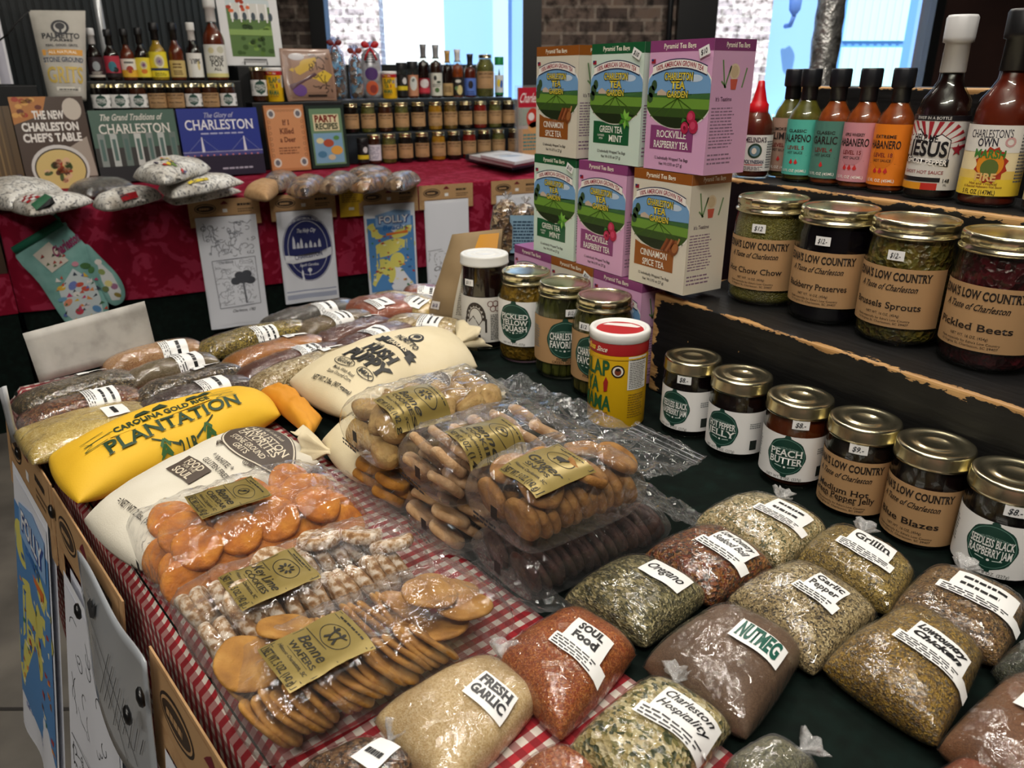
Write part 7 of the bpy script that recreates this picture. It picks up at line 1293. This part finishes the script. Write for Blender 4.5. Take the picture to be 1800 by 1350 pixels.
# oven mitt
t = thing('oven_mitt', 'teal quilted oven mitt with green cuff and colourful print pinned to the red cloth', 'oven mitt', (.07, YB(.07)-.036, .60)); t.rotation_euler = (0, 0, -.094)
def mpx(px, py): q = UY(px, py, 2.905); return (q.x-.07, q.z-.60)
body = [mpx(*p) for p in ((26, 440), (107, 392), (122, 402), (160, 440), (176, 470), (178, 502), (190, 535), (186, 565), (160, 585), (132, 580), (110, 560), (70, 500))]; thumb = [mpx(*p) for p in ((150, 428), (178, 452), (205, 480), (218, 505), (217, 525), (203, 535), (188, 528), (176, 508), (158, 480))]
def puff(mb, pts, d, mi=0, y0=0):
    n = len(pts); cx, cz = sum(p[0] for p in pts)/n, sum(p[1] for p in pts)/n; sm = []
    for i in range(n):
        for q in (0, .25, .5, .75):
            p0, p1, p2, p3 = pts[i-1], pts[i], pts[(i+1) % n], pts[(i+2) % n]; q2, q3 = q*q, q*q*q; sm.append(tuple(.5*((2*p1[k])+(-p0[k]+p2[k])*q+(2*p0[k]-5*p1[k]+4*p2[k]-p3[k])*q2+(-p0[k]+3*p1[k]-3*p2[k]+p3[k])*q3) for k in (0, 1)))
    m = len(sm); K = 7
    for s in (1, -1):
        vs = [(cx, y0-s*d, cz)]; fs = []
        for k in range(1, K+1):
            for p in sm: q = k/K; vs.append((cx+(p[0]-cx)*q, y0-s*d*(1-q**3)**.6, cz+(p[1]-cz)*q))
        for i in range(m):
            j = (i+1) % m; fs.append((0, 1+i, 1+j))
            for k in range(1, K): fs.append((1+(k-1)*m+i, 1+k*m+i, 1+k*m+j, 1+(k-1)*m+j))
        mb.add(vs, fs if s > 0 else [f[::-1] for f in fs], mi)
mb = MB(); puff(mb, body, .012); puff(mb, thumb, .011, 0, -.002); mb.build('mitt', mottled('teal_cotton', ['#6d9d97', '#7caea8', '#8abab4'], 20, .85, .001, .3), t)
mb = MB(); A_, B_ = mpx(24, 442), mpx(108, 390); mb.tube([(A_[0], 0, A_[1]), ((A_[0]+B_[0])/2, -.004, (A_[1]+B_[1])/2), (B_[0], 0, B_[1])], .013, 10); mb.build('cuff', M('#13624a', .7), t)
mb = MB(); A_, B_ = mpx(106, 392), mpx(92, 374); mb.tube([(A_[0], -.004, A_[1]), ((A_[0]+B_[0])/2+.006, -.008, (A_[1]+B_[1])/2), (B_[0], -.006, B_[1]), (B_[0]+.01, -.006, B_[1]-.006)], .005, 8); mb.build('loop', M('#13624a', .7), t)
mb = MB(); p = mpx(92, 372); mb.lathe([(.0, 0), (.007, .001), (.009, .004), (.005, .008), (0, .009)], 14, 0, None, (0, 0, 0), True, Matrix.Translation((p[0], -.014, p[1])) @ Matrix.Rotation(pi/2, 4, 'X')); mb.build('pin', M('#b8bcbc', .3, 1), t)
a = Art(.03); r = random.Random(12); a.star([mpx(*p) for p in ((128, 470), (165, 492), (176, 520), (184, 560), (150, 580), (118, 552), (104, 510))], '#c4cfd2', 1); a.star([mpx(*p) for p in ((168, 452), (196, 478), (212, 508), (210, 524), (196, 525), (178, 490))], '#d2d6d6', 1)
for k in range(46): p = mpx(r.uniform(96, 184), r.uniform(480, 575)); a.star([p, (p[0]+r.uniform(.008, .02), p[1]+r.uniform(-.004, .006)), (p[0]+r.uniform(.004, .014), p[1]+r.uniform(.008, .016))], r.choice(['#c2503a', '#3f6a4a', '#5a6ab0', '#d8b23a', '#b83a6a', '#2f3a4a', '#e6e2de', '#d88a4a']), 2)
q0 = mpx(75, 452); a.star([mpx(58, 448), mpx(86, 424), mpx(121, 456), mpx(92, 478)], '#d8d0c4', 2); 
for k in range(10): p = mpx(r.uniform(66, 112), r.uniform(440, 470)); a.star([p, (p[0]+.012, p[1]+.004), (p[0]+.006, p[1]+.012)], r.choice(['#3a3a34', '#a8423a', '#5a6a4a']), 3)
c0 = mpx(116, 428); a.text('Charleston', c0[0], c0[1], .030, '#8a2a5a', .095, .04, .3, False, .55, 3)
for (x, y, c) in ((108, 505, '#d8b23a'), (150, 465, '#3f6a3a'), (160, 472, '#4a7a44'), (135, 515, '#e0dcd8'), (140, 498, '#c2503a'), (150, 505, '#c2503a'), (128, 500, '#6a7ab8'), (110, 525, '#6a9ab8'), (150, 535, '#d0d0d4'), (170, 540, '#5a8ab8'), (140, 545, '#b83a4a'), (132, 462, '#c88a9a'), (120, 530, '#d88a6a'), (178, 475, '#8a9a5a'), (190, 495, '#d8cf8a'), (185, 505, '#6a7a4a'), (206, 515, '#8a7a3a'), (200, 500, '#9a6a8a'), (172, 458, '#e0dcd6')): p = mpx(x, y); a.ell(p[0], p[1], r.uniform(.010, .018), r.uniform(.007, .012), c, 2, 10, r.uniform(-1, 1))
def mf(x, z, f):
    def dep(pts, d):
        n = len(pts); cx, cz = sum(p[0] for p in pts)/n, sum(p[1] for p in pts)/n; an = math.atan2(z-cz, x-cx); rr = math.hypot(x-cx, z-cz); best = .03
        for i in range(n):
            p, q = pts[i], pts[(i+1) % n]; dx, dz = math.cos(an), math.sin(an); ex_, ez = q[0]-p[0], q[1]-p[1]; den = dx*ez-dz*ex_
            if abs(den) < 1e-9: continue
            tt = ((p[0]-cx)*ez-(p[1]-cz)*ex_)/den; s = ((p[0]-cx)*dz-(p[1]-cz)*dx)/den
            if tt > 0 and -.01 <= s <= 1.01: best = max(best, tt)
        q = min(1, rr/best); return d*(1-q**3)**.6
    return (x, -max(dep(body, .012), dep(thumb, .011)+.002)-f-.001, z)
link('mitt_print', a.mesh('mitt_print', mf, .0008, .0004, rough=.8), t)
# --- right end of the back table: magazines and a brochure rack
for i, (q, th, c, lab) in enumerate(([((818, 281), (875, 272), (955, 288), (900, 300)), .028, '#2a3c44', 'dark covered magazine at the bottom of the pile right of the jars'], [((825, 279), (880, 270), (958, 284), (900, 295)), .016, '#c4c6c8', 'magazine with white cover second in the pile right of the jars'], [((845, 277), (890, 270), (955, 280), (905, 290)), .012, '#dfe2e6', 'pale open magazine on top of the pile right of the jars'])):
    z = ZT+.006+(0, .029, .046)[i]; v = [U(px, py, z) for px, py in q]; c_0 = sum(v, Vector())/4; t = thing('magazine', lab, 'magazine', tuple(c_0), 0, 'magazines piled right of the tiered shelf'); mb = MB(); vs = [tuple(p-c_0) for p in v]+[tuple(p-c_0+Vector((0, 0, th))) for p in v]
    mb.add(vs, [(0, 1, 2, 3), (7, 6, 5, 4), (0, 4, 5, 1), (1, 5, 6, 2), (2, 6, 7, 3), (3, 7, 4, 0)], 0, False); o = mb.build('pages', M(c, .3), t)
    a = Art(.05); a.ell(0, 0, .06, .035, '#b4c2d2', 0, 20); a.ell(.01, 0, .03, .018, '#8a96a8', 1, 14); a.bars(-.05, .05, .05, .08, 2, '#7a7e86', 0); link('cover_print', a.mesh('cover_print', lambda x, y, f: (x, y, th+f), .0004), t)
xl, xr = UY(907, 200, 3.5)[0], UY(948, 200, 3.5)[0]
t = thing('brochure_rack', 'clear rack with red and white Charleston brochure behind the left tea boxes', 'rack', ((xl+xr)/2+.03, 3.48, ZT)); w = .20; h = UY(925, 150, 3.48)[2]-ZT
mb = MB(); mb.box(-w/2, w/2, .03, .036, 0, h); mb.box(-w/2, w/2, -.03, .036, 0, .006); mb.box(-w/2, -w/2+.006, -.03, .036, 0, h*.7); mb.build('rack', film('acrylic', .08, 0, 1, 1.5), t)
mb = MB(); mb.box(-w*.45, w*.45, .018, .028, .008, h*.97); mb.build('brochure', M('#b8b2ae', .4), t)
a = Art(.05); a.rect(-w*.45, h*.70, w*.45, h*.97, '#b81c34', 0); a.text('Charleston', 0, h*.83, .045, '#f0ecea', w*.8, .01, .35); a.rect(-w*.45, h*.45, w*.45, h*.68, '#9aa89a', 0); a.ell(0, h*.55, .04, .05, '#c23a2a', 1, 14); a.ell(.02, h*.42, .05, .03, '#d8a86a', 1, 14); a.ell(-.01, h*.57, .02, .02, '#e8e4e0', 2, 10); a.rect(-w*.45, 0.01, w*.45, h*.4, '#c9a070', 0); a.bars(-w*.3, h*.1, w*.3, h*.35, 5, '#4a8a8a', 1)
link('brochure_print', a.mesh('brochure_print', on_plane((0, .0175, 0), (1, 0, 0), (0, 0, 1)), .0005, .0004), t)
# --- far end of the near table: kraft pouch and bags of nuts
A_, B_ = Vector((.592, 1.190, .741)), Vector((.668, 1.075, .741)); nn = Vector((-(B_-A_).y, (B_-A_).x, 0)).normalized()
nn = -nn if nn.dot(Vector((-.6, -1, 0))) > 0 else nn
def vp(px, py, off): return UPl(px, py, A_+nn*off, nn)
TL_, TR_ = vp(795, 412, .03), vp(884, 402, .03)
def kb_art(w, h):
    a = Art(.03); a.rect(-w*.02, h*.05, w*.44, h*.66, '#bdb6a6', 0); a.text('Nutrition Facts', w*.16, h*.62, .006, '#2a2826', w*.36, .03); a.bars(.004, h*.10, w*.42, h*.59, 26, '#5a564e', 1, 4, .4); a.rect(w*.1, h*.80, w*.46, h*.96, '#c88a1c', 0); a.rect(-w*.40, h*.13, -w*.24, h*.22, '#e0dcd8', 1); a.text('$13', -w*.32, h*.175, .006, '#3a2a5a', w*.1, .02); return a
flat_bag('coffee_pouch', 'tall kraft paper coffee pouch standing left of the white lidded jar', 'bag', [A_, B_, TR_, TL_], .034, mottled('kraft_pouch', ['#7f6a4c', '#917a58', '#9a8462'], 8, .65, .002, .4), kb_art, .741)
mb = MB(); mb.box(.78, .95, 1.17, 1.31, .7395, .818); o = mb.build('riser_block', BLKW); tag(o, 'low black block under the bags of nuts behind the jars', 'display stand')
NUTS = gran('pecans_and_nuts', ['#7a5a3a', '#9a7a54', '#5a3e26', '#b8966a', '#3a281a', '#cbb48a'], 62, .006, .35, .6)
for i, (px, py0, px1, py1, R, lc, lab) in enumerate(((884, 432, 905, 345, .030, None, 'clear bag of mixed nuts, leftmost behind the tea boxes'), (910, 440, 926, 352, .030, '#8fb4cc', 'clear bag of nuts with blue recipe card'), (936, 446, 946, 356, .030, '#d6cf82', 'clear bag of nuts with yellow recipe card, against the tea boxes'))):
    p = U(px, py0, .819); p.y = min(max(p.y, 1.20), 1.31); p = UX(px, py0, p.x) if 0 else p; q = UY(px, py0, 1.26); x = q.x+.008; H = UY(px1, py1, 1.26)[2]-.819; t = thing('nut_bag', lab, 'bag', (x, 1.26-.012*i, .819), camface(x, 1.26)+pi/2, 'clear bags of nuts behind the tea boxes'); mb = MB(); mb.lathe([(0, .001), (R*.8, .001), (R, .012), (R*1.02, H*.5), (R*.8, H*.82), (R*.3, H*.96), (0, H*.97)], 20, 0, None, (0, 0, 0), True, Matrix.Scale(.72, 4, (0, 1, 0))); mb.build('nuts', NUTS, t)
    mb = MB(); mb.lathe([(R*.82, .001), (R*1.04, .012), (R*1.06, H*.5), (R*.84, H*.84), (R*.34, H*.97)], 20, 0, None, (0, 0, 0), True, Matrix.Scale(.74, 4, (0, 1, 0))); mb.build('film', FILM, t); tuft((0, 0, H*.93), (.2, 0, 1), .013, FILM, i, 'gathered_top', t)
    if lc: a = Art(.02); a.rect(-.028, .0, .028, H*.74, lc, 0); a.bars(-.022, .01, .022, H*.66, 9, '#33506a' if i == 1 else '#4a4420', 1, 5, .5); link('recipe_card', a.mesh('recipe_card', lambda X, Y, f: (X, -R*.80-.004-f, Y+.004), .001, .0004), t)
# --- right window: foil wrapped pole
t = thing('foil_pole', 'crinkled silver foil wrapped pole standing in front of the right window', 'pole', tuple(UPl(1452, 75, (fwd[0]*4.6, fwd[1]*4.6, 0), (fwd[0], fwd[1], 0)).xy)+(0,)); mb = MB(); mb.lathe([(.075+.004*((k*37) % 5-2)/2, z*.06) for k, z in enumerate(range(0, 55))], 22); mb.build('foil_wrap', mottled('crinkled_foil', ['#6e6e6e', '#b8b8b6', '#e2e2de'], 22, .25, .012, .9, metal=.8), t)
mb = MB(); mb.lathe([(.11, 0), (.11, .02), (.08, .03), (.0755, .05)], 22); mb.build('base', M('#2a2a2c', .5), t)
mb = MB(); mb.box(-.42, -.04, 2.98, 3.3, .541, .74); o = mb.build('cardboard_box', mottled('brown_box', ['#33251a', '#43301f'], 6, .8, .001, .2)); tag(o, 'brown box standing against the left end of the red table', 'box')
t = thing('side_table', 'low table under the brown box at the far left, draped in red over dark green', 'table', (-.24, 3.15, 0)); mb = MB(); mb.box(-.23, .20, -.19, .22, 0, .54); mb.build('skirt', GREEN, t); mb = MB(); mb.box(-.235, .203, -.195, .225, .41, .5405); mb.build('cloth', RED, t)
